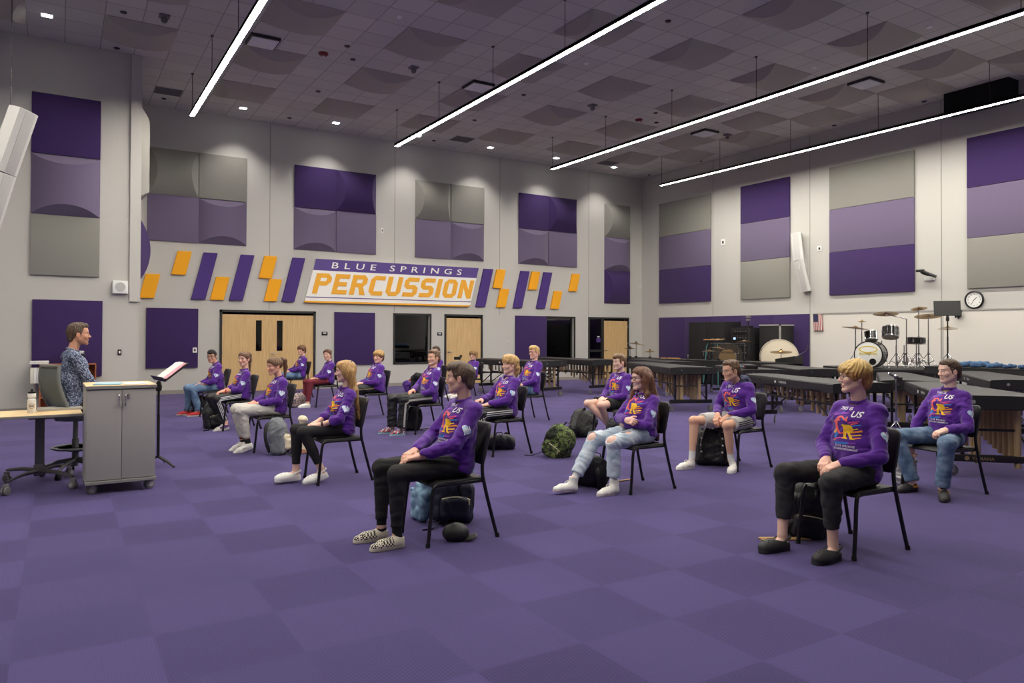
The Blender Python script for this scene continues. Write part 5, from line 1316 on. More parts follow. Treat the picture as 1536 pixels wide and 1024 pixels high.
    if fem: T.add(cap(mid + Vector((-.06, .10, -.15)), mid + Vector((.06, .10, -.15)), .05, .05), .05)
    T.add(cap(J['shL'] + X * .03, J['shR'] - X * .03, .058, .058), .03)
    for s in 'LR':
        f = sl[s]; w_ = J['el' + s].lerp(J['wr' + s], f); dr = (J['wr' + s] - J['el' + s]).normalized(); r1 = .036 + (1 - f) * .02
        T.add(cap(J['sh' + s], J['el' + s], .059 * (.93 if fem else 1) * g ** .5, .052 * (.93 if fem else 1)), .03); T.add(cap(J['el' + s], w_ - dr * .02, .052 * (.93 if fem else 1), r1 + .010), .015)
        T.add(cap(w_ - dr * .055, w_, r1 + .002, r1, cut=True, cuta=True), .004)
        T.add(cap(J['sh' + s], nb + Vector((0, 0, -.015)), .045, .056), .03)
    ctr = nb + Vector((0, .012, .018)); nax = (hp((0, -.022, -.05)) - nb).normalized(); nax = (nax + Vector((0, .25, .6))).normalized()
    T.sub(cap(ctr - nax * .0 - Vector((0, 0, .02)), ctr + nax * .16, .060, .072), .006)
    def ring(x, y, z, c0=_v(ctr + nax * .006), a=_v(nax)):
        x, y, z = x - c0[0], y - c0[1], z - c0[2]; t = x * a[0] + y * a[1] + z * a[2]; rr = np.sqrt(np.maximum(x * x + y * y + z * z - t * t, 0)); return np.maximum(np.abs(rr - .063) - .005, np.abs(t) - .009) - .002
    T.add((ring, _v(ctr) - .09, _v(ctr) + .09), .004)
    nh = Vector((0, k.get('hemt', -.42), .9)); T.cut(half(Vector((0, .12, .575 + up)), -nh), .004); T.sub(seatcut, .01)
    if ms == 'hoodie':
        for a in range(9):
            t = R(-20 + 220 * a / 8); p0 = ctr + Vector((cos(t) * .082, -sin(t) * .075 - .02, .018 + .022 * sin(t)))
            if a: T.add(cap(pp, p0, .026, .026), .012)
            pp = p0
        T.add(ell(ctr + Vector((0, -.12, -.03)), (.105, .055, .085)), .03)
    fo_ = folds(sum(map(ord, key)) * 7, .0035, 66, (.6, 1, 1.3), 3); fo2 = folds(sum(map(ord, key)) * 5 + 1, .0035, 30, (.8, 1, 1.2), 4); nc = _v(ctr)
    T.warp = lambda P: (fo_(P) + fo2(P)) * np.clip((np.sqrt(((P - nc) ** 2).sum(-1)) - .085) / .08, 0, 1).astype(F32)
    TV, TQ = T.mesh(hs_c); tb = bvh_of(TV, TQ)
    topm = k.get('topmat', M_shirt); mats_ = [topm]; fm = None
    if ms == 'hoodie':
        M_hood = mat('hood_slate', srgb(62, 66, 92), .95, bump=.15, bscale=500); mats_ = [topm, M_hood]
        Cq = TV[TQ].mean(1); cn = np.array(ctr); r_ = np.sqrt(((Cq - cn)[:, :2] ** 2).sum(1)); fm = ((Cq[:, 2] > cn[2] - .012) & (r_ < .135)).astype(int) | (((Cq[:, 1] < cn[1] - .085) & (Cq[:, 2] > cn[2] - .11))).astype(int)
    tops = mesh_obj({'sweat': 'sweatshirt', 'hoodie': 'hoodie', 'shirt': 'shirt'}[ms], TV, TQ, mats_, root, fm=fm)
    if ms != 'shirt':
        up_ = (mid - pel).normalized(); fw_ = (Vector((0, 1, 0)) - up_ * up_.y).normalized()
        pc = pel.lerp(mid, k.get('pz', .70))
        decal(tops, 'chest_print', PRINT, tb, pc + fw_ * .45, -X, up_, fw_, k.get('ps', .98), .016 if near else .03)
        hl = J['shL'].lerp(J['elL'], .60); ad = (J['elL'] - J['shL']).normalized(); od = Vector((-1, .0, .15)); od = (od - ad * od.dot(ad)).normalized(); ri = (-ad).cross(od)
        hr = heart_poly(36, 1.1); decal(tops, 'heart_patch', [(M_hrt, [hr], 0), (M_ptW, [[(-.004, .026), (.006, .012), (-.004, -.004), (.004, -.022), (.010, -.006), (.002, .004), (.012, .016), (.003, .03)]], 1)], tb, hl + od * .3, ri, -ad, od, 1.25, .012, .055)
    if ms == 'hoodie':
        b = MB()
        for s in (-1, 1): b.tube([ctr + Vector((s * .035, .085, .0)), ctr + Vector((s * .04, .112, -.05)), ctr + Vector((s * .04, .125, -.13))], .004, mats_[1], n=6)
        b.build('drawstring', tops)
    # ------------ trousers
    pk, pm = k.get('legs', ('slim', 'black')); Pn = Solid()
    rr = {'slim': (.092, .066, .062, .046, .94), 'jogger': (.098, .072, .066, .050, .90), 'jeans': (.100, .076, .072, .066, 1.0), 'track': (.100, .078, .076, .078, .99), 'shorts': (.102, .088, 0, 0, .72), 'tight': (.086, .060, .056, .042, .93)}[pk]
    hem = k.get('hem', rr[4]); gg = g ** .6
    Pn.add(ell((0, -.055, .555 + up), (.156 * g, .112 * g, .098)), .03)
    for s in 'LR':
        hp_, kn, an = J['hp' + s], J['kn' + s], J['an' + s]
        if pk == 'shorts':
            e = hp_.lerp(kn, hem); Pn.add(cap(hp_, e, rr[0] * gg, rr[1], cut=True), .03); continue
        Pn.add(cap(hp_, kn, rr[0] * gg, rr[1] * gg ** .5), .03); Pn.add(ell(kn + Vector((0, .004, .0)), (rr[1] + .001,) * 3), .02)
        e = kn.lerp(an, hem); Pn.add(cap(kn, e, rr[2], rr[3], cut=True), .012)
        kd = (an - kn).normalized(); back = Vector((0, -1, 0)); back = (back - kd * back.dot(kd)).normalized()
        if pk in ('slim', 'tight', 'jogger'): Pn.add(cap(kn.lerp(an, .15) + back * .014, kn.lerp(an, .55) + back * .010, rr[2] - .008, rr[3]), .03)
        if pk == 'jogger': Pn.add(cap(e - (e - kn).normalized() * .05, e, rr[3] - .004, rr[3] - .006, cut=True, cuta=True), .003)
        if 'rips' in k:
            for (dx, dy, dz, a, b2, c2) in k['rips'][s]: Pn.sub(ell(kn + Vector((dx, dy, dz)), (a, b2, c2)), .002)
    Pn.sub(seatcut, .012)
    if pk != 'tight': 
        pf1 = folds(sum(map(ord, key)) * 3 + 5, (.0030 if pk != 'track' else .0055), 58, (.7, .8, 1.4), 3); pf2 = folds(sum(map(ord, key)) + 9, .003, 26, (1, 1, 1), 4); Pn.warp = lambda P: pf1(P) + pf2(P)
    PV, PQ = Pn.mesh(hs_c); pb = bvh_of(PV, PQ); pnm = {'shorts': 'shorts', 'tight': 'leggings'}.get(pk, 'trousers')
    po = mesh_obj(pnm, PV, PQ, k.get('pmat') or PANTS[pm], root)
    if 'stripes' in k:
        n_, w_, gap, sm = k['stripes']
        for s, sg in (('L', -1), ('R', 1)):
            for i in range(n_):
                o_ = (i - (n_ - 1) / 2) * gap; pts = []; dirs = []
                hp_, kn, an = J['hp' + s] + Vector((0, .02, 0)), J['kn' + s], J['an' + s]
                segs = [(hp_, kn, 18)] + ([(kn, kn.lerp(an, hem), 18)] if pk != 'shorts' else [])
                for (a, b_, m_) in segs:
                    dd = (b_ - a).normalized(); nn = Vector((sg, 0, 0)); nn = (nn - dd * nn.dot(dd)).normalized(); pv = dd.cross(nn) * sg
                    fr = hem if pk == 'shorts' else 1
                    for t in range(m_ + 1):
                        tt = t / m_ * fr
                        if len(segs) > 1 and (a == hp_ and tt > .93 or a != hp_ and tt < .08): continue
                        pts.append(a.lerp(b_, tt) + nn * .3 + pv * o_); dirs.append(-nn)
                band(po, 'side_stripe', pb, pts, dirs, w_, sm)
    # ------------ socks, shoes
    sk = k.get('socks'); st = k.get('shoes', 'white')
    for s, sg in (('L', -1), ('R', 1)):
        fx = feet[s]; Mf = Matrix.Translation(fx[:3]) @ Matrix.Rotation(R(fx[3]), 4, 'Z') @ Matrix.Rotation(R(fx[4]), 4, 'X')
        if sk:
            b = MB(); a0 = Mf @ Vector((0, .056, .05)); kn, an = J['kn' + s], J['an' + s]; tp = an.lerp(kn, sk[1]); b.tube([a0, a0.lerp(an, .7), an.lerp(tp, .3), an.lerp(tp, .8), tp, tp - (tp - an).normalized() * .002], [.040, .037, .037, .038, .039, .034], M_sock[sk[0]], n=20); so = b.build('sock', root)
        shoe(st, root, sg, fx[:3], fx[3], fx[4])
    # ------------ hair
    hk = k.get('hk', 'short'); H = Solid(); E = lambda c0, r, M_=None: ell(hp(c0), tuple(v * hs for v in r), Mr @ M_ if M_ else Mr); C = lambda a, b_, ra, rb, **q_: cap(hp(a), hp(b_), ra, rb, **q_)
    pl = lambda p, n_: half(hp(p), Mr.to_3x3() @ Vector(n_)); amp = .003; fq = 30
    if hk in ('short', 'fade', 'quiff', 'flop'):
        H.add(E((0, -.016, .038), (.080, .100, .087)), .01)
        if hk == 'quiff': H.add(E((0, .045, .095), (.056, .052, .034)), .03); H.add(E((0, -.02, .095), (.06, .07, .036)), .03)
        if hk == 'flop': H.add(E((0, .03, .090), (.066, .070, .042)), .03); H.add(E((.0, .080, .076), (.052, .030, .024), Matrix.Rotation(R(-28), 4, 'X')), .02)
        if hk == 'short': H.add(E((0, .02, .085), (.062, .075, .038)), .03)
        H.add(E((0, -.078, -.030), (.062, .030, .052)), .03)
        H.cut(pl((0, .080 if hk != 'flop' else .10, .062 if hk != 'flop' else .045), (0, .68, -.73)), .004)
        H.add(C((-.073, .022, .03), (-.0715, .020, -.012), .008, .006), .006); H.add(C((.073, .022, .03), (.0715, .020, -.012), .008, .006), .006)
        H.sub(E((-.083, -.004, -.01), (.02, .024, .034)), .004); H.sub(E((.083, -.004, -.01), (.02, .024, .034)), .004); amp = .0026 if hk != 'quiff' else .004
    elif hk in ('mop', 'mullet', 'curly', 'wavy'):
        H.add(E((0, -.016, .042), (.092, .110, .094)), .01); H.add(E((0, .066, .060), (.074, .040, .042)), .03)
        H.cut(pl((0, .10, .018), (0, .45, -.89)), .006)
        for s in (-1, 1):
            if hk != 'mullet': H.add(E((s * .078, .022, .020), (.018, .040, .045)), .02)
        H.add(E((0, -.075, -.030), (.070, .045, .065)), .03)
        if hk == 'mullet': H.add(C((-.03, -.085, -.05), (-.035, -.085, -.115), .04, .026), .03); H.add(C((.03, -.085, -.05), (.035, -.085, -.115), .04, .026), .03); H.add(E((0, .03, .10), (.07, .07, .036)), .03)
        if hk == 'curly': H.add(E((0, -.01, .06), (.105, .115, .088)), .02); amp = .011; fq = 16
        else: amp = .0045; fq = 26
        H.sub(E((0, .105, -.02), (.052, .055, .050)), .008)
        if hk == 'mullet':
            for s in (-1, 1): H.sub(E((s * .085, .035, -.02), (.03, .055, .045)), .008)
    else:
        H.add(E((0, -.016, .036), (.082, .101, .088)), .01); H.add(E((0, .042, .062), (.067, .057, .052)), .03)
        for s in (-1, 1): H.add(E((s * .068, .020, .015), (.014, .040, .050)), .02)
        H.cut(pl((0, .10, .060), (0, .56, -.83)), .006); H.sub(E((0, .128, -.004), (.054, .064, .076)), .006)
        if hk == 'pony':
            for s in (-1, 1): H.sub(E((s * .085, .004, -.022), (.02, .030, .030)), .004)
        amp = .0028; fq = 34
        if hk == 'pony':
            H.add(C((0, -.085, .075), (0, -.112, .078), .026, .026), .01); tl = k.get('tail', .26)
            pts = [hp((0, -.11, .08)), hp((.0, -.15, .06)), hp((.0, -.155, -.03)), Vector(hp((0, -.14, .0))) + Vector((0, -.005, -tl))]
            for a, b_, ra, rb in zip(pts, pts[1:], (.022, .030, .027), (.030, .027, .010)): H.add(cap(a, b_, ra, rb), .02)
        if hk in ('long', 'longstraight'):
            w = 1.25 if hk == 'long' else 1.0
            for s in (-1, 1): H.add(E((s * .072, -.02, -.005), (.022 * w, .046, .07)), .02)
            ln = k.get('len', .45); top = hp((0, -.06, .0)); e = Vector((0, mid.y - .075, hc.z - ln))
            for s in (-1, 0, 1):
                a = hp((s * .055, -.055, .0)); m_ = Vector((s * .075 * w, mid.y - .055, hc.z - .20)); e_ = Vector((s * .06 * w, mid.y - .115, hc.z - ln))
                H.add(cap(a, m_, .045, .042, side=X, s=1.3), .03); H.add(cap(m_, e_, .042, .020, side=X, s=1.6), .03)
            if hk == 'long':
                for s in (-1, 1):
                    a = hp((s * .075, .005, -.03)); m_ = J['shL' if s < 0 else 'shR'] + Vector((-s * .055, .04, .06)); e_ = m_ + Vector((s * .03, .06, -.20))
                    if k.get('front', True) and (s < 0 or True): H.add(cap(a, m_, .030, .030), .03); H.add(cap(m_, e_ + Vector((0, -.05 if s < 0 else 0, 0)), .030, .014), .02)
    # strands run down from the crown
    cr = _v(hp((0, -.03, .05))); Mi32 = _v(Mi); ns_ = folds(sum(map(ord, key)) + 2, 1.0, 95, (1, 1, .7), 4)
    def strands(P):
        w = (P - cr) @ Mi32; ph = np.arctan2(w[..., 0], w[..., 1] + .02); rr_ = w[..., 2]
        if hk == 'curly': return amp * np.sin(P[..., 0] * 150 + 2 * np.sin(P[..., 2] * 90)) * np.sin(P[..., 1] * 150 + P[..., 2] * 140)
        return amp * (np.sin(ph * fq + 2.2 * np.sin(rr_ * 40) + 1.4 * np.sin(ph * 7)) * np.clip(.6 + .5 * np.sin(rr_ * 60 + ph * 9), .1, 1) + .55 * ns_(P))
    H.warp = strands
    HV, HQ = H.mesh((.0085, .007, .0052)[near])
    w = (HV - cr) @ Mi; ph = np.arctan2(w[:, 0], w[:, 1] + .02); tone = .80 + .30 * np.sin(ph * fq * 1.7 + 3 * np.sin(w[:, 2] * 30)) * .5 + .22 * np.sin(ph * 11 + w[:, 2] * 25) * .5 + .1
    hcl = hairc[None, :] * tone[:, None]
    if 'hair2' in k:
        t2 = np.clip((w[:, 2] - k.get('h2z', .0)) / .06, 0, 1)[:, None]; hcl = hcl * t2 + (lin(*k['hair2'])[None, :] * tone[:, None]) * (1 - t2)
    ho = mesh_obj('hair', HV, HQ, M_hair, root, col=hcl)
    if hk in ('pony', 'longstraight') and k.get('tie', True):
        b = MB(); p = hp((0, -.108 if hk == 'pony' else -.070, .078 if hk == 'pony' else .090)); b.lathe([(.020, -.010), (.034, -.006), (.036, .004), (.024, .010), (.02, -.01)], M_black, 14, Matrix.Translation(p) @ Mr @ Matrix.Rotation(R(60), 4, 'X')); b.build('hair_tie', ho)
    # ------------ glasses
    if k.get('glasses'):
        gm = mat('glasses_' + k['glasses'], srgb(22, 20, 22) if k['glasses'] == 'black' else srgb(110, 106, 104), .3, metal=0 if k['glasses'] == 'black' else .7); r_ = .0022 if k['glasses'] == 'black' else .0014; b = MB()
        for s in (-1, 1):
            pts = [hp((s * .033 + .025 * cos(t) * (1 if True else 1), .103 - .010 * abs(cos(t)) * (1 if s * cos(t) > 0 else 0), .001 + .019 * sin(t))) for t in [2 * pi * i / 20 for i in range(20)]]
            b.tube(pts, r_, gm, n=6, closed=True); b.tube([hp((s * .058, .092, .006)), hp((s * .080, .05, .008)), hp((s * .083, .0, .008)), hp((s * .080, -.02, -.008))], r_, gm, n=6)
        b.tube([hp((-.009, .104, .006)), hp((0, .107, .009)), hp((.009, .104, .006))], r_, gm, n=6); b.build('glasses', root)
    for (s, f, m_, nm) in k.get('wrist', ()):
        p = J['el' + s].lerp(J['wr' + s], f); dr = (J['wr' + s] - J['el' + s]); b = MB(); Mq = Matrix.Translation(p) @ dr.to_track_quat('Z', 'Y').to_matrix().to_4x4()
        b.lathe([(.028, -.010), (.034, -.010), (.034, .010), (.028, .010), (.028, -.010)], m_, 18, Mq); b.build(nm, root)
    return root, J, pb, po
M_print = ramp_mat('patterned_blue_shirt', [(.42, srgb(52, 62, 90)), (.52, srgb(88, 100, 130)), (.62, srgb(160, 168, 188))], nscale=75, detail=1, rough=.85)
M_strW = mat('stripe_white', srgb(222, 222, 224), .7); M_strK = mat('stripe_black', srgb(26, 26, 30), .7); M_strT = mat('stripe_tan', srgb(150, 136, 100), .8); M_rub = mat('wristband_red', srgb(200, 50, 40), .6)
DOWN = (0, -.1, -1)
person('P1', 'seated boy in black jeans and checkered slip-on shoes, front middle', near=2, sh=(-.14, .97), hc=(-.10, 1.205), hs=1.03, pitch=2, turn=.62, skin=(226, 184, 164), hair=(96, 76, 62), hk='flop',
  elL=(-.215, .055, .725), wrL=(-.10, .29, .645), elR=(.215, .05, .735), wrR=(.02, .28, .665), handL=((.28, .85, -.18), (0, -.15, -1), (12, 18, 14)), handR=((-.40, .85, -.2), (0, -.1, -1), (14, 20, 14)),
  knL=(-.105, .475, .53), knR=(.13, .50, .545), anL=(-.105, .47, .10), anR=(.12, .50, .11), ftL=(-.105, .41, 0, 4, 0), ftR=(.125, .44, 0, -6, 0), legs=('slim', 'black'), hem=.88, socks=('black', .16), shoes='slip_on')
person('P2', 'seated boy with a blond mop of hair, charcoal joggers and black clogs, front right', near=2, shw=.158, sh=(-.085, 1.0), hc=(-.035, 1.245), turn=.72, skin=(232, 192, 174), hair=(226, 190, 118), hair2=(176, 126, 72), h2z=-.03, hk='mop', glasses='wire',
  elL=(-.25, .02, .70), wrL=(-.065, .215, .63), elR=(.25, .0, .71), wrR=(.075, .18, .64), handL=((.45, .75, -.35), (.1, -.25, -1), (20, 28, 20)), handR=((-.35, .8, -.35), (0, -.25, -1), (25, 30, 22)),
  knL=(-.17, .44, .535), knR=(.19, .475, .55), anL=(-.16, .40, .11), anR=(.175, .52, .11), ftL=(-.155, .335, 0, 6, 0), ftR=(.17, .46, 0, -4, 0), legs=('jogger', 'jogger'), hem=.74, shoes='clog_black')
person('P3', 'seated boy with short brown hair and blue jeans at the far right', near=2, shw=.162, sh=(-.10, .955), hc=(-.095, 1.195), turn=.62, skin=(234, 196, 178), hair=(84, 64, 50), hk='short', g=1.0,
  elL=(-.26, -.01, .67), wrL=(-.20, .22, .645), elR=(.26, .03, .67), wrR=(.25, .12, .45), handL=((.30, .9, -.28), (.1, -.25, -1), (35, 45, 35)), handR=((-.1, .25, -1), (-1, .1, 0), (22, 30, 25)),
  knL=(-.29, .32, .53), knR=(.20, .385, .54), anL=(-.215, .29, .10), anR=(.10, .30, .10), ftL=(-.195, .235, 0, 38, 0), ftR=(.105, .225, 0, -6, 0), legs=('jeans', 'blue'), hem=.96, shoes='dark', socks=('black', .15))
person('P4', 'seated girl with very long brown hair, crossed arms and ripped pale jeans', near=2, fem=True, sh=(-.09, .885), shw=.158, hc=(-.065, 1.105), turn=.40, skin=(234, 194, 180), hair=(112, 74, 56), hk='long', len=.62, glasses='black',
  elL=(-.235, .06, .665), wrL=(.02, .145, .655), elR=(.225, .05, .68), wrR=(-.075, .185, .70), handL=((1, -.25, .12), (0, -1, 0), (10, 15, 10)), handR=((-.95, .0, -.05), (0, -.85, -.5), (48, 52, 42)), hemt=-.22, pz=.80,
  knL=(-.12, .40, .50), knR=(.13, .44, .505), anL=(-.12, .40, .115), anR=(.12, .70, .13), ftL=(-.12, .345, 0, 6, 0), ftR=(.12, .665, .005, -6, 6), legs=('jeans', 'light'), hem=.86, shoes='hightop', socks=('white', .22), g=.98, belly=.005, kneer=.066,
  rips={'L': [(0, .045, .045, .062, .065, .050), (.0, -.16, .09, .040, .06, .03)], 'R': [(0, .05, .035, .062, .065, .050), (.0, -.13, .085, .04, .05, .03)]})
person('P5', 'seated boy in a purple hoodie and grey shorts with a backpack between his feet', near=2, top='hoodie', sh=(.0, .94), hc=(.115, 1.13), pitch=-4, turn=.5, skin=(218, 174, 148), hair=(104, 78, 58), hk='quiff', glasses='wire',
  elL=(-.25, .05, .69), wrL=(-.06, .26, .60), elR=(.25, .06, .69), wrR=(.055, .285, .61), handL=((.5, .6, -.55), (.2, -.3, -1), (30, 35, 25)), handR=((-.3, .7, -.65), (-.2, -.3, -1), (25, 30, 25)),
  knL=(-.175, .375, .525), knR=(.19, .53, .55), anL=(-.155, .29, .115), anR=(.175, .575, .11), ftL=(-.155, .225, 0, 30, 0), ftR=(.175, .535, 0, -4, 0), legs=('shorts', 'shortgrey'), hem=.80, socks=('white', .34), shoes='white', stripes=(3, .010, .022, M_strK))
person('P6', 'seated boy in black shorts with crossed ankles, behind the two black backpacks', near=1, sh=(-.08, .91), hc=(-.045, 1.14), turn=.8, skin=(234, 196, 178), hair=(112, 84, 60), hk='flop',
  elL=(-.22, .04, .66), wrL=(-.05, .23, .60), elR=(.22, .03, .67), wrR=(.05, .24, .61), knL=(-.11, .40, .525), knR=(.13, .45, .535), anL=(.03, .12, .15), anR=(-.07, .10, .14), ftL=(.03, .06, .03, -5, -14), ftR=(-.07, .05, .03, 5, -14), legs=('shorts', 'shortblack'), hem=.70, shoes='dark', socks=('white', .16))
person('P7', 'seated boy with wavy strawberry blond hair and white striped black pants', near=2, sh=(-.10, .925), hc=(-.115, 1.15), turn=.6, skin=(236, 192, 170), hair=(204, 164, 108), hk='mullet',
  elL=(-.21, .06, .70), wrL=(-.10, .27, .65), elR=(.21, .06, .73), wrR=(.10, .26, .69), legs=('track', 'track'), stripes=(3, .010, .024, M_strW), shoes='white', handR=((-.3, .9, .0), (0, -.1, -1), (35, 40, 30)))
person('P8', 'seated blond boy with glasses and blue jeans in front of the marimbas', near=1, sh=(-.13, .99), hc=(-.13, 1.225), turn=.75, skin=(238, 190, 168), hair=(206, 170, 110), hk='flop', g=1.12, glasses='black', elL=(-.235, .02, .72), wrL=(-.10, .18, .65), elR=(.235, .02, .72), legs=('jeans', 'mid'), shoes='dark')
person('P9', 'seated boy with swept brown hair, black track pants and bright patterned sneakers', near=1, sh=(-.12, .93), hc=(-.14, 1.17), pitch=4, turn=.9, skin=(228, 180, 156), hair=(110, 82, 60), hk='quiff', elL=(-.235, .0, .66), wrL=(-.10, .13, .60), elR=(.22, .04, .72), wrR=(.03, .20, .665),
  knL=(-.14, .43, .53), knR=(.14, .51, .54), anL=(-.13, .46, .10), anR=(.13, .51, .10), ftL=(-.13, .40, 0, 6, 0), ftR=(.13, .47, 0, -2, 0), legs=('track', 'track'), stripes=(1, .030, .01, mat('stripe_grey', srgb(168, 166, 160), .8)), shoes='bright')
person('P10', 'dark haired student mostly hidden behind the boy in black track pants', sh=(-.10, .94), hc=(-.08, 1.17), skin=(224, 176, 150), hair=(70, 50, 40), hk='short', knR=(.10, .40, .60), knL=(-.02, .38, .66), anL=(.24, .36, .56), ftL=(.20, .34, .50, -90, 0), legs=('slim', 'jogger'), shoes='red')
person('P11', 'seated student with curly sandy hair beside the far marimba', sh=(-.10, .83), hc=(-.10, 1.03), turn=.7, skin=(228, 184, 160), hair=(164, 128, 84), hk='curly', hs=.96, legs=('slim', 'black'), elL=(-.21, .03, .63), elR=(.21, .03, .63), wrL=(-.09, .2, .60), wrR=(.09, .2, .60))
person('P12', 'seated round faced boy with two tone blond hair before the dark window', near=1, sh=(-.09, .92), hc=(-.10, 1.125), turn=.9, skin=(238, 188, 166), hair=(196, 156, 96), hair2=(104, 74, 50), h2z=-.05, hk='mop', g=1.16, jaw=1.12, belly=.012, elL=(-.24, .03, .665), wrL=(-.07, .22, .64), elR=(.24, .03, .67), legs=('track', 'track'), stripes=(1, .012, .01, M_strT), shoes='bw')
person('P13', 'seated girl with long straight blonde hair, black leggings and white clogs', near=2, fem=True, sh=(-.09, .90), shw=.15, hc=(-.08, 1.145), turn=.75, skin=(236, 196, 178), hair=(186, 144, 92), hk='longstraight', len=.50, g=.9,
  elL=(-.20, .05, .665), wrL=(-.10, .215, .605), elR=(.19, .05, .67), wrR=(.01, .24, .61), sleeve={'L': .40, 'R': .45}, handL=((.5, .8, -.1), (0, -.1, -1), (25, 30, 20)), wrist=(('L', .90, M_black, 'watch'),),
  knL=(-.08, .395, .535), knR=(.085, .42, .545), anL=(-.085, .21, .155), anR=(.085, .42, .13), ftL=(-.085, .125, .055, 0, -17), ftR=(.085, .37, .02, 4, 0), legs=('tight', 'black'), hem=.86, shoes='clog_white')
person('P14', 'seated girl with a high ponytail and pale grey sweatpants, beside the grey and cream backpack', near=2, fem=True, sh=(-.10, .89), hc=(-.03, 1.11), pitch=-5, turn=.6, skin=(226, 172, 148), hair=(110, 78, 54), hk='pony', tail=.17, g=1.04,
  elL=(-.225, -.03, .66), wrL=(-.11, .20, .63), elR=(.21, .05, .68), wrR=(.08, .22, .63), knL=(-.10, .42, .54), knR=(.11, .44, .545), anL=(-.10, .34, .15), anR=(.10, .36, .15), ftL=(-.10, .255, .055, 0, -20), ftR=(.10, .27, .05, -3, -18), legs=('jogger', 'grey'), hem=.90, socks=('black', .06), shoes='white')
person('P15', 'seated girl with a low ponytail, three stripe black pants and a red wristband', near=1, fem=True, sh=(-.09, .885), hc=(-.08, 1.13), turn=.75, skin=(230, 180, 158), hair=(112, 80, 58), hk='pony', tail=.24, tie=False, elL=(-.21, .04, .65), wrL=(-.06, .235, .61), elR=(.20, .05, .66), wrR=(.03, .25, .61), sleeve={'L': .35, 'R': .35}, wrist=(('L', .85, M_rub, 'wristband'),),
  knL=(-.13, .36, .50), knR=(.13, .42, .51), anL=(-.11, .22, .13), anR=(.11, .25, .12), ftL=(-.11, .16, .02, 12, -12), legs=('slim', 'track'), stripes=(3, .011, .022, M_strW), shoes='plum')
person('P16', 'seated boy with dark hair and black glasses in blue jeans, leftmost of the back row', near=1, sh=(-.05, .91), hc=(.045, 1.11), turn=.85, pitch=-3, skin=(214, 162, 136), hair=(34, 28, 28), hk='flop', glasses='black', elL=(-.225, .05, .65), wrL=(-.08, .29, .56), elR=(.22, .06, .66), wrR=(.05, .30, .56), knL=(-.11, .40, .50), knR=(.12, .44, .51), anL=(-.10, .28, .11), legs=('jeans', 'mid'), shoes='red')
person('P17', 'seated boy with straight brown hair in blue jeans directly before the double doors', sh=(-.11, .92), hc=(-.08, 1.15), turn=.5, skin=(228, 180, 156), hair=(112, 76, 50), hk='mop', hs=.97, legs=('jeans', 'mid'), shoes='dark')
person('P18', 'seated girl with a ponytail and maroon pants right of the double doors', fem=True, sh=(-.08, .88), hc=(-.03, 1.10), turn=.9, skin=(232, 184, 162), hair=(96, 68, 50), hk='pony', tail=.2, g=.93, elL=(-.19, .06, .65), wrL=(-.05, .26, .59), elR=(.19, .06, .65), wrR=(.04, .27, .59), knL=(-.09, .37, .52), knR=(.09, .40, .525), legs=('slim', 'maroon'), shoes='white')

# the instructor
person('T', 'instructor in a patterned blue button shirt seated at the desk by the rolling cabinet', seat=(.17, 9.32, -80), seat_z=.20, near=2, top='shirt', topmat=M_print, sh=(-.05, 1.085), shw=.18, hc=(.02, 1.53), yaw=-10, pitch=3, skin=(214, 160, 132), hair=(92, 74, 60), hk='quiff', stubble=.35,
  elL=(-.23, .10, 1.02), elR=(.23, .10, 1.0), wrL=(-.10, .30, .94), wrR=(.08, .30, .90), knL=(-.12, .40, .70), knR=(.12, .40, .70), anL=(-.11, .26, .38), anR=(.11, .26, .38), ftL=(-.11, .20, .33, 0, 0), ftR=(.11, .20, .33, 0, 0), legs=('slim', 'jogger'), shoes='dark', sleeve={'L': .95, 'R': .95}, g=1.05)
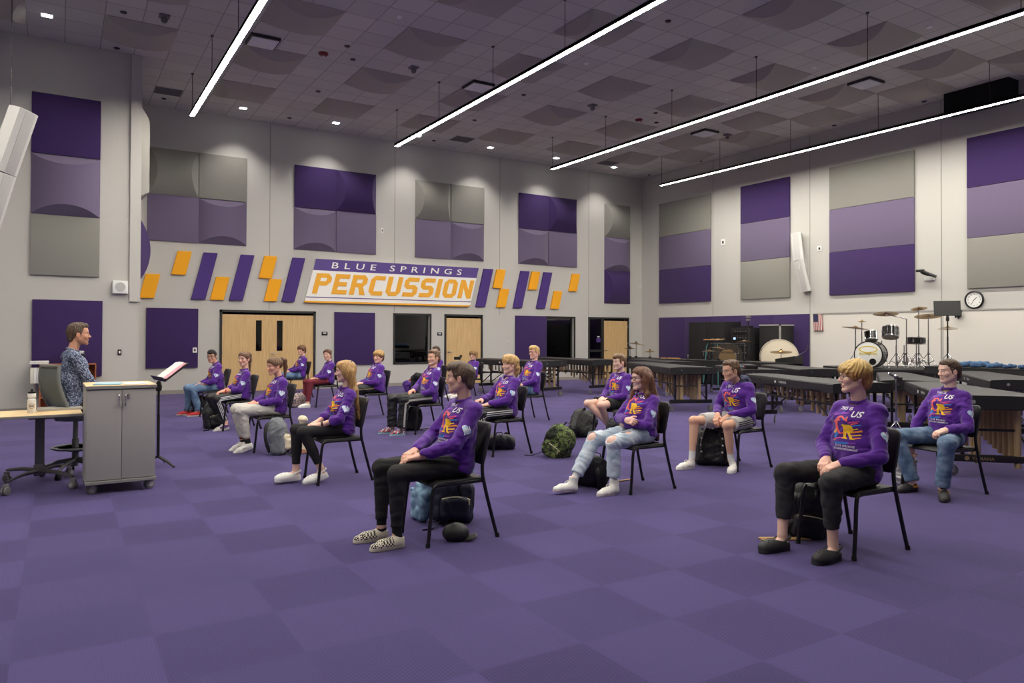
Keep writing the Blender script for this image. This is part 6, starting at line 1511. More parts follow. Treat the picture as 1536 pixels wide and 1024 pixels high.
# ================================================================== covered keyboard instruments
M_cover = mat('vinyl_cover_black', srgb(31, 30, 33), .5, bump=.12, bscale=30); M_tan = mat('resonator_tan', srgb(176, 150, 112), .42, metal=.35); M_sil = mat('resonator_silver', srgb(176, 176, 182), .3, metal=.8)
M_fr = mat('field_frame_black', srgb(23, 22, 24), .42); M_logo = mat('logo_silver', srgb(196, 194, 190), .5); M_logoT = mat('logo_tan', srgb(150, 122, 84), .5); M_rubw = mat('caster_tyre_grey', srgb(122, 120, 120), .6)
def unit_tube(m):
    b = MB(); b.cyl((0, 0, 0), (0, 0, -1), 1.0, m, n=14); return b.mesh('resonator')
RT = {}
def marimba(Lp, Hp, wl, wh, lbl, zt=.88, n=18, m=None, res=(.62, .14), logo='side', bar_logo=False, cat='marimba', tarp=None, off=0.0):
    m = m or M_tan
    if m.name not in RT: RT[m.name] = unit_tube(m)
    Lp, Hp = Vector(Lp), Vector(Hp); d = Hp - Lp; L = d.length; a = math.atan2(d.y, d.x)
    t = empty(cat, (Lp.x, Lp.y, 0), a); tag(t, lbl, cat, 'covered keyboard instruments')
    w = lambda x: wl + (wh - wl) * x / L
    # fitted cover: flat top, rounded shoulders, short sides that sag a little
    def cv(u, v):
        x = -.06 + (L + .12) * u; hw = w(min(max(x, 0), L)) / 2 + .04; s = v * 2 - 1
        prof = [(-1.0, -.13 - .012 * sin(u * 17)), (-1.0, -.06), (-1.0, -.02), (-.97, -.004), (-.6, .004 + .006 * sin(u * 9)), (0, .008), (.6, .004 + .006 * sin(u * 11 + 1)), (.97, -.004), (1.0, -.02), (1.0, -.06), (1.0, -.13 - .012 * sin(u * 15 + 2))]
        f = v * 10; i = min(int(f), 9); q = f - i; y = prof[i][0] * (1 - q) + prof[i + 1][0] * q; z = prof[i][1] * (1 - q) + prof[i + 1][1] * q
        return (x, y * hw, zt + z - .03 * (1 - u) * 0)
    b = MB(); b.grid(cv, 24, 10, M_cover)
    for u in (0, 1): b.raw([cv(u, k / 10) for k in range(11)] , [tuple(range(11))], M_cover)
    b.lh((-.05, -w(0) / 2, zt - .125), (-.03, w(0) / 2, zt - .02), M_cover)
    c = b.build('cover', t, ang=35)
    cam_l = Matrix.Rotation(-a, 4, 'Z') @ Vector((-Lp.x, -Lp.y, 0)); sg = 1 if cam_l.y > L * 0 + cam_l.x * 0 else -1
    if logo:
        vs, fs = text_mesh('YAMAHA', .052, 0, 0, 1.15, .001); q = []; x0 = L * .52; sl = math.atan2((wh - wl) / 2, L)
        for v in vs:
            xx = v.x * (1 if sg < 0 else -1); q.append((x0 + xx, sg * (w(x0) / 2 + .043 + (xx) * math.tan(sl)), zt - .085 + v.y))
        b = MB(); b.raw(q, fs, M_logo); b.cyl((x0 - .19 * (1 if sg < 0 else -1), sg * (w(x0) / 2 + .044), zt - .068), (x0 - .19 * (1 if sg < 0 else -1), sg * (w(x0) / 2 + .046), zt - .068), .022, M_logo, n=14); b.build('maker_logo', c)
    b = MB()
    for s in (-1, 1): b.prism([(0, s * w(0) * .44, zt - .15), (L, s * w(L) * .44, zt - .15), (L, s * w(L) * .44, zt - .10), (0, s * w(0) * .44, zt - .10)], (0, s * .03, 0), M_fr)
    b.lh((0, -w(0) / 2, zt - .15), (.04, w(0) / 2, zt - .1), M_fr); b.lh((L - .04, -w(L) / 2, zt - .15), (L, w(L) / 2, zt - .1), M_fr); b.build('rail', t)
    for k in range(n):
        x = .10 + (L - .2) * (k / (n - 1)) ** .95; f = 1 - k / (n - 1); ln = res[1] + (res[0] - res[1]) * f ** 1.25; r = .017 + .017 * f
        for s in (-1, 1):
            if s > 0 and k % 7 in (2, 6): continue
            o = bpy.data.objects.new('resonator', RT[m.name]); COL.objects.link(o); o.parent = t; o.location = (x + (.03 if s > 0 else 0), s * w(x) * .20, zt - .13); o.scale = (r, r, ln * (1 if s < 0 else .94))
    for e, x in (('l', .10), ('h', L - .10)):
        hw = w(x) * .46
        b = MB(); b.box((x, 0, .205), (.07, hw * 2 + .06, .075), M_fr, bev=.006); bb = b.build('base_bar', t)
        if bar_logo and e == 'l':
            vs, fs = text_mesh('YAMAHA', .05, 0, 0, 1.1, .001); b = MB(); b.raw([(x - .0365, -v.x + hw * .35, .188 + v.y) for v in vs], fs, M_logoT); b.cyl((x - .036, hw * .35 + .16, .205), (x - .038, hw * .35 + .16, .205), .024, M_logoT, n=14); b.build('maker_logo', bb)
        for s in (-1, 1):
            b = MB(); b.box((x, s * hw * .8, (.24 + zt - .14) / 2), (.036, .036, zt - .14 - .24), M_fr, bev=.004); b.build('post', t)
            caster(t, x, s * hw, .062, R(40 * s + 70 * (e == 'l')), False, .03, M_rubw)
        b = MB(); b.cyl((x, -hw * .8, .52), (x, hw * .8, .52), .014, M_fr, n=8); b.build('cross_tube', t)
    for s in (-1, 1):
        b = MB(); b.cyl((.1, s * w(0) * .36, .55), (L - .1, s * w(L) * .36, .55), .016, M_fr, n=8); b.lh((L * .5 - .03, s * w(L / 2) * .36 - .022, .52), (L * .5 + .03, s * w(L / 2) * .36 + .022, .58), M_fr); b.build('side_tube', t)
    for s in (-1, 1):
        for x0, x1 in ((.1, .55), (L - .1, L - .55)): b = MB(); b.cyl((x0, s * w(x0) * .36, .25), (x1, s * w(x1) * .36, .54), .013, M_fr, n=8); b.build('brace', t)
    b = MB(); b.cyl((.0, -w(0) * .3, zt - .06), (-.075, -w(0) * .3, zt - .06), .022, M_chrome, n=12); b.cyl((.0, w(0) * .3, zt - .06), (-.075, w(0) * .3, zt - .06), .022, M_chrome, n=12); b.build('knob', t)
    return t
marimba((8.72, 3.97), (10.5, 5.72), .98, .52, 'large black covered marimba right behind the far right boy, lettered base bar', .90, 19, res=(.66, .16), bar_logo=True)
marimba((10.95, 6.12), (13.02, 7.72), .95, .50, 'black covered marimba directly behind the large one at the right, seen over its far end', .88, 18)
marimba((9.85, 6.35), (10.62, 8.75), .92, .46, 'black covered marimba behind the front blond boy, its open end frame on three grey casters', .87, 18, res=(.50, .14))
marimba((13.05, 9.2), (14.05, 11.2), .95, .5, 'black covered marimba with dark casters, between the hoodie boy and the blond boy', .88, 18)
marimba((11.95, 9.75), (13.15, 11.75), .80, .50, 'black covered vibraphone with silver tubes, behind the boy in the hoodie', .87, 16, M_sil, (.40, .12), cat='vibraphone')
marimba((10.95, 10.7), (11.95, 13.5), .95, .48, 'black covered marimba with long tan tubes, right of the long haired girl', .90, 20, res=(.62, .12))
marimba((13.35, 13.4), (14.05, 15.8), .82, .5, 'black covered vibraphone with silver tubes, behind the boy in black shorts', .88, 16, M_sil, (.38, .12), cat='vibraphone')
marimba((12.2, 15.05), (11.95, 17.55), .95, .48, 'black covered marimba with tan tubes left of the boy in black shorts', .90, 20, res=(.60, .12))
marimba((10.45, 14.95), (9.85, 17.35), .92, .46, 'black covered marimba farthest left, behind the blond boy with glasses', .90, 18, res=(.60, .14))
marimba((11.65, 4.95), (13.75, 6.75), .9, .5, 'black covered marimba at the right edge behind the large one', .93, 17, M_sil, (.4, .12), logo='side')

# ------------------------------------------------------------------ long black percussion table with cymbals
M_case = mat('road_case_black', srgb(24, 23, 25), .6, bump=.1, bscale=60)
def trap(A, B, wd, zt, lbl, nm='trap_table', skirt=.14):
    A, B = Vector(A), Vector(B); d = B - A; L = d.length; o = empty(nm, (A.x, A.y, 0), math.atan2(d.y, d.x)); tag(o, lbl, 'table')
    b = MB(); b.lh((0, -wd / 2, zt - .03), (L, wd / 2, zt), M_case, bev=.005); b.build('table_top', o)
    b = MB(); b.lh((0, -wd / 2, zt - skirt), (L, -wd / 2 + .02, zt - .03), M_case); b.lh((0, wd / 2 - .02, zt - skirt), (L, wd / 2, zt - .03), M_case); b.build('skirt', o)
    for x in (.15, L / 2, L - .15):
        for s in (-1, 1):
            b = MB(); b.box((x, s * (wd / 2 - .06), (zt - skirt + .13) / 2), (.04, .04, zt - skirt - .13), M_fr); b.build('leg', o)
            caster(o, x, s * (wd / 2 - .06), .05, R(40), False, .02, M_rubw)
    return o
trap((14.6, 16.8), (15.28, 11.55), .75, .885, 'long black percussion table in front of the gong and concert bass drum')
trap((14.35, 7.75), (14.62, 5.0), .7, .985, 'black table at the right edge carrying a blue cloth')
tp = lambda t, q=0: (14.6 + .68 * t + .99 * q, 16.8 - 5.25 * t + .13 * q)      # a point along the long table
def cymbal(c, r, lbl, h=.32, tilt=(0, 0), base=True, stick=True, nm='cymbal', boom=None):
    """a cymbal on its own short stand clamped to what it stands on"""
    o = empty('cymbal_stand', c); tag(o, lbl, 'cymbal', 'cymbals on stands')
    b = MB(); M_ = Matrix.Translation((0, 0, h)) @ Matrix.Rotation(R(tilt[0]), 4, 'X') @ Matrix.Rotation(R(tilt[1]), 4, 'Y')
    b.lathe([(0, .030), (r * .07, .030), (r * .16, .020), (r * .22, .006), (r * .6, -.006), (r, -.022), (r, -.024), (r * .6, -.009), (r * .2, .002), (0, .024)], M_brass, 36, M_); b.build('cymbal', o)
    b = MB(); b.cyl((0, 0, .0), (0, 0, h + .06), .009, M_chrome, n=8); b.lathe([(0, .03), (.018, .03), (.018, .055), (0, .06)], M_black, 10, Matrix.Translation((0, 0, h)))
    if base: b.box((0, 0, .02), (.07, .05, .04), M_black)
    b.build('rod', o); return o
for t, q, r, h, ti, lbl in ((.04, 0, .28, .42, (6, 4), 'large bronze cymbal, leftmost on the long table by the maple door'), (.02, -.15, .18, .28, (0, 0), 'small cymbal just left under the large one on the long table'), (.14, 0, .17, .20, (0, -4), 'small gold cymbal at the edge of the purple wall panel'),
                            (.60, -.1, .24, .34, (4, 8), 'bronze cymbal in front of the gong, upper'), (.55, -.15, .2, .26, (0, 0), 'bronze cymbal in front of the gong, lower left'), (.735, .0, .24, .52, (-4, 4), 'bronze cymbal above the left rim of the concert bass drum'), (.93, .0, .26, .28, (4, -6), 'bronze cymbal before the right rim of the concert bass drum')):
    x, y = tp(t, q); cymbal((x, y, .885), r, lbl, h, ti)
for t, L, lbl in ((.25, .18, 'short wood block at the left of the long table'), (.33, .34, 'long wood block on the long table'), (.29, .12, 'small tan wood block on the long table')):
    x, y = tp(t, -.1); b = MB(); b.box((0, 0, .015), (.05, L, .03), mat('wood_block', srgb(186, 142, 92), .5), bev=.005); o = b.build('wood_block', None, (x, y, .886)); tag(o, lbl, 'wood block')
for t, lbl, h in ((.41, 'short chrome clamp rod on the long table, left of the dark gong', .11), (.70, 'bent chrome cymbal arm before the concert bass drum', .22), (.985, 'long slanting boom arm at the right end of the long table', .36)):
    x, y = tp(t, -.1); b = MB()
    if h > .3: b.tube([(0, 0, 0), (.0, -.12, .12), (.05, -.42, .30), (.05, -.46, .38)], .011, M_chrome, n=8); b.sphere((.05, -.46, .40), .025, M_black)
    elif h > .2: b.tube([(0, 0, 0), (0, 0, .16), (0, .04, .19), (0, -.08, .2), (0, -.08, .25)], .011, M_chrome, n=8); b.sphere((0, -.08, .26), .02, M_black)
    else: b.cyl((0, 0, 0), (0, 0, h), .014, M_chrome, n=10); b.sphere((0, 0, h), .022, M_steel)
    b.box((0, 0, .012), (.06, .06, .024), M_black); o = b.build('boom_arm', None, (x, y, .886)); tag(o, lbl, 'cymbal arm')
b = MB(); b.prism([(-.26, -.2, 0), (.26, -.2, 0), (.26, -.2, .17), (-.26, -.2, .09)], (0, .4, 0), M_case); o = b.build('wedge_case', None, (15.32, 11.75, .886)); o.rotation_euler = (0, 0, R(-82)); tag(o, 'black wedge shaped case at the right end of the long table', 'case')
# concert bass drum on a stand
M_head = mat('drum_head_cream', srgb(226, 214, 190), .6); M_shell = mat('drum_shell_dark', srgb(46, 40, 42), .3)
def drum(parent, c, r, depth, aim, head, shell, hoop, lugs=8, hoopw=.03, part='drum_shell'):
    Mx = Matrix.Translation(c) @ Vector(aim).to_track_quat('Z', 'Y').to_matrix().to_4x4()
    b = MB(); b.lathe([(r * .985, -depth / 2), (r * .985, depth / 2)], shell, 40, Mx); s = b.build(part, parent)
    for z, nm in ((depth / 2, 'batter_head'), (-depth / 2, 'resonant_head')):
        sgn = 1 if z > 0 else -1; b = MB(); b.lathe([(0, z + .004 * sgn), (r * .96, z + .002 * sgn), (r * .975, z)], head if z > 0 or head is M_head else M_head, 40, Mx); b.build(nm, parent)
        b = MB(); b.lathe([(r * .95, z - sgn * hoopw * .4), (r * .95, z + sgn * hoopw * .3), (r * 1.02, z + sgn * hoopw * .3), (r * 1.02, z - sgn * hoopw * .7), (r * .95, z - sgn * hoopw * .4)], hoop, 40, Mx); b.build('hoop', parent)
    for k in range(lugs):
        a = 2 * pi * k / lugs + .2; p = Vector((cos(a) * r * 1.01, sin(a) * r * 1.01, 0)); b = MB()
        b.cyl(Mx @ (p + Vector((0, 0, -depth / 2))), Mx @ (p + Vector((0, 0, depth / 2))), .005, M_chrome, n=6); b.cyl(Mx @ (p + Vector((0, 0, -.03))), Mx @ (p + Vector((0, 0, .03))), .014, M_chrome, n=8); b.build('lug', parent)
    return s, Mx
o = empty('concert_bass_drum', (16.2, 12.75, 0)); tag(o, 'large concert bass drum with a cream head, before the purple wall panels', 'drum')
drum(o, (0, 0, .98), .47, .40, (-.72, -.69, .0), M_head, M_shell, mat('hoop_cream', srgb(206, 196, 176), .5), 10)
for s in (-1, 1): b = MB(); b.tube([(s * .3, s * -.25, .02), (s * .34, s * -.28, .5), (s * .36, s * -.3, .98)], .018, M_black, n=8); b.build('stand_leg', o)
b = MB(); b.box((0, 0, .03), (.8, .06, .06), M_black, rot=R(-40)); b.box((0, 0, .03), (.5, .06, .06), M_black, rot=R(45)); b.build('stand_base', o)
# gong with lettering
o = empty('gong', (16.1, 14.4, 0)); tag(o, 'dark gong with a bronze centre hanging in a frame before the black cabinet', 'gong')
M_gd = mat('gong_dark', srgb(62, 55, 50), .45, metal=.6); M_gc = mat('gong_bronze', srgb(140, 116, 84), .4, metal=.7)
Mx = Matrix.Translation((0, 0, .93)) @ Vector((-.74, -.67, 0)).to_track_quat('Z', 'Y').to_matrix().to_4x4()
b = MB(); b.lathe([(.235, .012), (.40, .006), (.42, -.03), (.40, -.03)], M_gd, 44, Mx); b.build('rim', o)
b = MB(); b.lathe([(0, .016), (.12, .015), (.235, .012), (.235, -.01), (0, -.01)], M_gc, 44, Mx); b.build('disc', o)
vs, fs = text_mesh('WUHAN', .085, 0, 0, 1.1, .002); b = MB(); qv = []
for v in vs: qv.append(Mx @ Vector((-v.x, v.y + .11, .018)) if False else Mx @ Vector((v.x, v.y + .11, .019)))
b.raw(qv, fs, M_black); b.build('lettering', o)
b = MB()
for s in (-1, 1): p = Mx @ Vector((s * .46, 0, 0)); b.tube([(p.x, p.y, 0), (p.x, p.y, .93), (p.x, p.y, 1.32)], .016, M_black, n=8)
p, q = Mx @ Vector((-.46, .39, 0)), Mx @ Vector((.46, .39, 0)); b.cyl(p, q, .014, M_black, n=8); b.box((0, 0, .03), (.9, .05, .05), M_black, rot=math.atan2(q.y - p.y, q.x - p.x)); b.build('frame', o)
# tall black cabinet, sound rack, tall case, teal stool with mallets
o = empty('storage_cabinet', (17.86, 16.65, 0)); tag(o, 'tall black double door cabinet against the purple panels of the right wall', 'cabinet')
b = MB(); b.lh((-.36, -.88, .0), (.36, .62, 1.97), M_case, bev=.006); b.build('body', o)
for y0, y1 in ((-.87, -.13), (-.12, .61)): b = MB(); b.lh((-.385, y0, .04), (-.362, y1, 1.95), M_case, bev=.004); dd = b.build('door', o); b = MB(); b.cyl((-.40, -.20 if y0 < -.5 else -.05, .9), (-.40, -.20 if y0 < -.5 else -.05, 1.05), .01, M_steel, n=8); b.build('handle', dd)
o = empty('sound_rack', (17.55, 14.95, 0)); tag(o, 'black sound equipment rack with small lights, right of the tall cabinet', 'rack'); M_led = mat('rack_light', (.2, .5, 1, 1), .4, emit=(.35, .65, 1, 1), estr=2.5)
b = MB(); b.lh((-.3, -.36, 0), (.3, .36, 1.78), M_case, bev=.006); b.build('case', o)
for k, z in enumerate((.5, .72, .94, 1.16, 1.38, 1.58)):
    b = MB(); b.lh((-.315, -.29, z), (-.30, .29, z + .17), M_blackp, bev=.003); u = b.build('rack_unit', o); b = MB()
    for i in range(5): b.box((-.317, -.22 + .1 * i, z + .1), (.004, .018 if i % 2 else .03, .012), M_logo)
    if k == 4: b.box((-.317, .2, z + .08), (.004, .07, .06), M_led)
    b.build('controls', u)
o = empty('antenna_receiver', (17.55, 14.95, 1.781)); tag(o, 'small wireless receiver with upright antenna on top of the sound rack', 'receiver')
b = MB(); b.box((0, 0, .03), (.2, .3, .06), M_blackp, bev=.005); b.build('case', o); b = MB(); b.cyl((0, -.05, .06), (0, -.05, .3), .02, M_blackp, n=8); b.box((0, -.05, .33), (.06, .14, .07), M_grille); b.box((0, -.05, .24), (.06, .12, .05), M_grille); b.build('antenna', o)
o = empty('upright_case', (17.7, 13.95, 0)); tag(o, 'tall dark case with pale edge trim beside the sound rack', 'case')
b = MB(); b.lh((-.3, -.3, 0), (.3, .42, 1.86), M_case, bev=.005); b.build('body', o); b = MB(); b.lh((-.31, -.31, 1.83), (.31, .43, 1.87), M_alu); b.lh((-.31, -.31, 0), (-.27, -.27, 1.87), M_alu); b.build('edge_trim', o)
M_teal = mat('stool_teal', srgb(70, 130, 124), .5)
o = empty('mallet_table', (16.85, 15.55, 0)); tag(o, 'small teal legged stand with a black tray of mallets before the rack', 'stand')
b = MB(); b.box((0, 0, 1.38), (.4, .75, .03), M_case, bev=.004); b.build('tray', o)
for sx in (-1, 1):
    for sy in (-1, 1): b = MB(); b.tube([(sx * .2, sy * .3, .0), (sx * .14, sy * .22, 1.2), (sx * .10, sy * .18, 1.37)], .016, M_teal, n=8); b.build('leg', o)
b = MB(); b.cyl((0, 0, .7), (0, 0, 1.37), .03, M_steel, n=10); b.build('column', o)
for k in range(9):
    b = MB(); a = random.uniform(-.5, .5); b.cyl((-.16, 0, .0), (.16, a * .2, .03), .006, M_wood, n=6); b.sphere((-.17, 0, .0), .022, mat('mallet_head', srgb(170, 120, 88), .9), 10, 6); m_ = b.build('mallet', None, (16.85, 15.28 + .07 * k, 1.416)); tag(m_, 'tan mallet lying in the black tray above the teal stand', 'mallet', 'mallets in the tray')

# ------------------------------------------------------------------ drum kit on a rolling platform
pf = empty('drum_platform', (15.85, 9.3, 0), R(-32)); tag(pf, 'black rolling platform carrying the drum kit', 'platform')
b = MB(); b.lh((-1.25, -1.0, .78), (1.25, 1.0, .85), M_case, bev=.006); b.build('deck', pf)
for sx in (-1, 1):
    for sy in (-1, 1):
        b = MB(); b.box((sx * 1.1, sy * .85, .46), (.07, .07, .64), M_fr); b.build('leg', pf); caster(pf, sx * 1.1, sy * .85, .06, R(20), False, .02, M_rubw)
b = MB(); b.lh((-1.2, -.98, .62), (1.2, -.95, .78), M_case); b.build('skirt', pf)
kit = empty('drum_kit', (15.55, 9.3, .85)); tag(kit, 'black drum kit with chrome hardware and a white lettered bass drum head', 'drum kit')
M_blk = mat('kit_shell_black', srgb(26, 24, 26), .18, coat=.5); M_kh = mat('bass_head_white', srgb(232, 231, 226), .5)
fdir = Vector((-.80, -.60, 0)).normalized(); sdir = Vector((-fdir.y, fdir.x, 0))     # kit faces the room; sdir points to the picture's left
P_ = lambda f, s_, z: fdir * f + sdir * s_ + Vector((0, 0, z))                       # forward, to the right in the picture, up
bcen = P_(.35, -.42, .30); s, Mx = drum(kit, bcen, .285, .42, P_(.93, -.32, 0), M_kh, M_blk, M_blackp, 8, .035, 'bass_drum')
# yellow oval, lettering and port hole on the front head
b = MB(); ov = [];  zz = .2165; M_ky = mat('kit_print_yellow', srgb(222, 196, 70), .5)
for i in range(33): a = 2 * pi * i / 32; ov.append((.19 * cos(a), .11 + .075 * sin(a), .165 * cos(a), .11 + .055 * sin(a)))
V = []; F = []
for o0 in ov: V += [Mx @ Vector((o0[0], o0[1], zz)), Mx @ Vector((o0[2], o0[3], zz))]
for i in range(32): F.append((2 * i, 2 * i + 2, 2 * i + 3, 2 * i + 1))
b.raw(V, F, M_ky)
for txt_, y, sz, m_ in (('wgl', .095, .075, M_pg), ('BLUE SPRINGS', -.015, .056, M_ky)):
    vs, fs = text_mesh(txt_, sz, 0, 0, 1.0, .002); b.raw([Mx @ Vector((v.x, v.y, zz + .0005)) for v in vs], fs, m_)
b.build('head_print', kit)
b = MB(); b.lathe([(0, zz + .001), (.062, zz + .001)], M_black, 24, Mx @ Matrix.Translation((.09, -.15, 0))); b.lathe([(.062, zz - .001), (.062, zz + .004), (.07, zz + .004), (.07, zz - .001)], M_blackp, 24, Mx @ Matrix.Translation((.09, -.15, 0))); b.build('port_hole', kit)
drum(kit, P_(.16, -.02, .78), .165, .22, P_(-.35, .05, .9), M_head, M_blk, M_chrome, 6, .02, 'rack_tom')
drum(kit, P_(.16, -.40, .70), .13, .18, P_(-.3, -.05, .9), M_head, M_blk, M_chrome, 6, .02, 'high_tom')
drum(kit, P_(-.15, .52, .60), .18, .15, (0, 0, 1), M_head, M_blk, M_chrome, 8, .02, 'snare_drum')
def tripod(c, h, spread=.22, nm='stand'):
    b = MB(); c = Vector(c); b.cyl(c + Vector((0, 0, .06)), c + Vector((0, 0, h)), .012, M_chrome, n=8); b.cyl(c + Vector((0, 0, .06)), c + Vector((0, 0, h * .55)), .016, M_chrome, n=8)
    for k in range(3):
        a = 2 * pi * k / 3 + .4; e = c + Vector((cos(a) * spread, sin(a) * spread, .008)); b.tube([c + Vector((0, 0, .34)), c + Vector((cos(a) * spread * .55, sin(a) * spread * .55, .18)), e], .009, M_chrome, n=6); b.tube([c + Vector((0, 0, .10)), c + Vector((cos(a) * spread * .55, sin(a) * spread * .55, .16))], .007, M_chrome, n=6)
    return b
def kcym(c, h, r, lbl, tilt, arm=None):
    o = empty('cymbal_stand', Vector((15.55, 9.3, .85)) + Vector(c)); tag(o, lbl, 'cymbal', 'cymbals round the drum kit'); tripod((0, 0, 0), h).build('stand', o)
    top = Vector((0, 0, h))
    if arm is not None: b = MB(); b.cyl(top, top + arm, .009, M_chrome, n=8); b.build('boom', o); top = top + arm
    b = MB(); b.cyl(top, top + Vector((0, 0, .07)), .006, M_chrome, n=6); b.build('rod', o)
    b = MB(); b.lathe([(0, .030), (r * .07, .030), (r * .16, .020), (r * .22, .006), (r * .6, -.006), (r, -.020), (r, -.022), (r * .6, -.009), (r * .2, .002), (0, .024)], M_brass, 36, Matrix.Translation(top + Vector((0, 0, .03))) @ Matrix.Rotation(R(tilt[0]), 4, 'X') @ Matrix.Rotation(R(tilt[1]), 4, 'Y')); b.build('cymbal', o); return o
kcym(P_(.30, -.72, 0), .86, .27, 'wide cymbal at the left of the drum kit', (4, 6)); kcym(P_(.1, -.58, 0), 1.0, .09, 'small splash cymbal above the left of the drum kit', (0, 0))
kcym(P_(-.25, .34, 0), 1.08, .26, 'ride cymbal high over the middle of the drum kit', (-6, 8), P_(.1, -.42, .10)); kcym(P_(-.35, .78, 0), 1.13, .28, 'large crash cymbal right of the middle of the drum kit', (-8, 8)); kcym(P_(-.55, .62, 0), 1.30, .17, 'small cymbal topmost over the drum kit', (-12, 6))
o = kcym(P_(-.05, 1.10, 0), .86, .19, 'hi-hat pair on its stand at the right of the drum kit', (0, 0)); b = MB(); b.lathe([(0, -.02), (.04, -.02), (.19, .0), (.19, .004), (0, -.01)], M_brass, 32, Matrix.Translation((0, 0, .85))); b.build('lower_cymbal', o); b = MB(); b.cyl((0, 0, .86), (0, 0, 1.22), .005, M_chrome, n=6); b.build('pull_rod', o)
for f, s_, h in ((.1, .1, .9), (-.15, .52, .52), (.25, -.2, .6), (-.3, .3, .5)): tripod(P_(f, s_, 0), h, .2).build('stand', kit)
for s_ in (-.62, -.22): b = MB(); b.tube([P_(.45, s_ + (.04 if s_ > -.4 else -.0), .3), P_(.62, s_ + (.14 if s_ > -.4 else -.14), .01)], .01, M_chrome, n=6); b.build('spur', kit)
music_stand(16.0, 8.32, -55, 'tall black music stand beside the drum kit before the whiteboard', 1.12, 14, .85)
# ------------------------------------------------------------------ things on the tables at right
S = Solid(); rg = np.random.RandomState(5)
for k in range(9): t = k / 8; S.add(cap((-.25 + .02 * rg.randn(), -1.15 + 2.0 * t, .03), (.25 + .02 * rg.randn(), -1.1 + 2.0 * t, .03), .035 + .05 * max(0, 1 - abs(t - .78) * 4), .03 + .05 * max(0, 1 - abs(t - .8) * 4)), .06)
S.cut(half((0, 0, .002), (0, 0, -1)), 0); f_ = folds(3, .012, 34, (1, 1, .4), 4); S.warp = f_
V, Q = S.mesh(.012); V[:, 2] = np.maximum(V[:, 2], .001); o = mesh_obj('blue_cloth', V, Q, ramp_mat('blue_cloth', [(.3, srgb(46, 66, 104)), (.7, srgb(70, 110, 150))], nscale=4, rough=.9)); o.location = (14.45, 6.55, .987); tag(o, 'rumpled blue cloth lying along the black table at right', 'cloth')
o = empty('spotlight_can', (14.2, 5.75, .987)); tag(o, 'small silver and black equipment box at the right edge on the black table', 'equipment')
b = MB(); b.box((0, 0, .09), (.22, .22, .16), M_silver, bev=.02); b.build('housing', o); b = MB(); b.cyl((-.11, -.02, .09), (-.16, -.03, .09), .05, M_black, n=16); b.build('front_ring', o)
sw = empty('control_box', (12.1, 10.3, .885), R(52)); tag(sw, 'flat mixer box with blue and white labels on the vibraphone behind the hoodie boy', 'mixer')
b = MB(); b.lh((-.45, -.12, 0), (.3, .12, .07), M_blackp, bev=.006); b.build('case', sw); b = MB()
for k, m_ in enumerate((mat('label_red', srgb(170, 60, 70), .6), M_logo, mat('label_blue', srgb(70, 150, 210), .6), M_logo)): b.box((-.3 + .12 * k, .1215, .035), (.08, .003, .035), m_)
for k, m_ in enumerate((mat('label_red', srgb(170, 60, 70), .6), M_logo, mat('label_blue', srgb(70, 150, 210), .6), M_logo)): b.box((-.3 + .12 * k, -.1215, .035), (.08, .003, .035), m_)
b.build('label', sw)
# clamp post between the marimbas
o = empty('clamp_post', (10.25, 6.05, 0)); tag(o, 'black upright post with a chrome clamp left of the boy in blue jeans', 'stand'); tripod((0, 0, 0), .95, .2).build('stand', o)
b = MB(); b.sphere((0, 0, .97), .035, M_chrome); b.box((.06, 0, .93), (.12, .06, .06), M_black, bev=.01); b.cyl((-.04, .02, .98), (-.10, .05, 1.02), .018, M_chrome, n=10); b.build('clamp', o)
o = empty('clamp_post', (8.62, 16.45, 0)); tag(o, 'black clamp on a stand in front of the curly haired student', 'stand'); tripod((0, 0, 0), .92, .2).build('stand', o)
b = MB(); b.box((-.05, 0, .95), (.16, .07, .08), M_black, bev=.015); b.sphere((.05, 0, 1.0), .035, M_black); b.build('clamp', o)
# ================================================================== bags and things on the floor
M_bagk = mat('nylon_black', srgb(24, 24, 26), .6, bump=.25, bscale=90); M_bagn = mat('nylon_navy', srgb(26, 30, 52), .6, bump=.25, bscale=90); M_bagg = mat('nylon_grey', srgb(110, 114, 120), .7, bump=.2, bscale=90); M_cream = mat('canvas_cream', srgb(222, 210, 184), .85, bump=.2, bscale=90)
M_tanl = mat('leather_tan', srgb(172, 120, 92), .6); M_camo = ramp_mat('camouflage', [(.36, srgb(30, 34, 24)), (.46, srgb(70, 84, 44)), (.54, srgb(110, 128, 66)), (.60, srgb(52, 50, 36))], nscale=11, detail=2, const=True, rough=.8, distort=.8)
M_floral = ramp_mat('floral_cloth', [(.4, srgb(120, 104, 104)), (.5, srgb(190, 178, 172)), (.6, srgb(150, 110, 112))], nscale=30, detail=2, const=True); M_snow = ramp_mat('black_white_splash', [(.46, srgb(22, 22, 24)), (.56, srgb(70, 70, 72)), (.62, srgb(160, 158, 156))], nscale=16, detail=3, const=True)
M_denimj = ramp_mat('washed_denim', [(.35, srgb(84, 118, 146)), (.6, srgb(140, 172, 196))], nscale=7, detail=5, rough=.9); M_zip = mat('zip_pull', srgb(190, 180, 150), .5, metal=.4); M_purpj = mat('jacket_purple', srgb(74, 34, 124), .8, bump=.2, bscale=100)
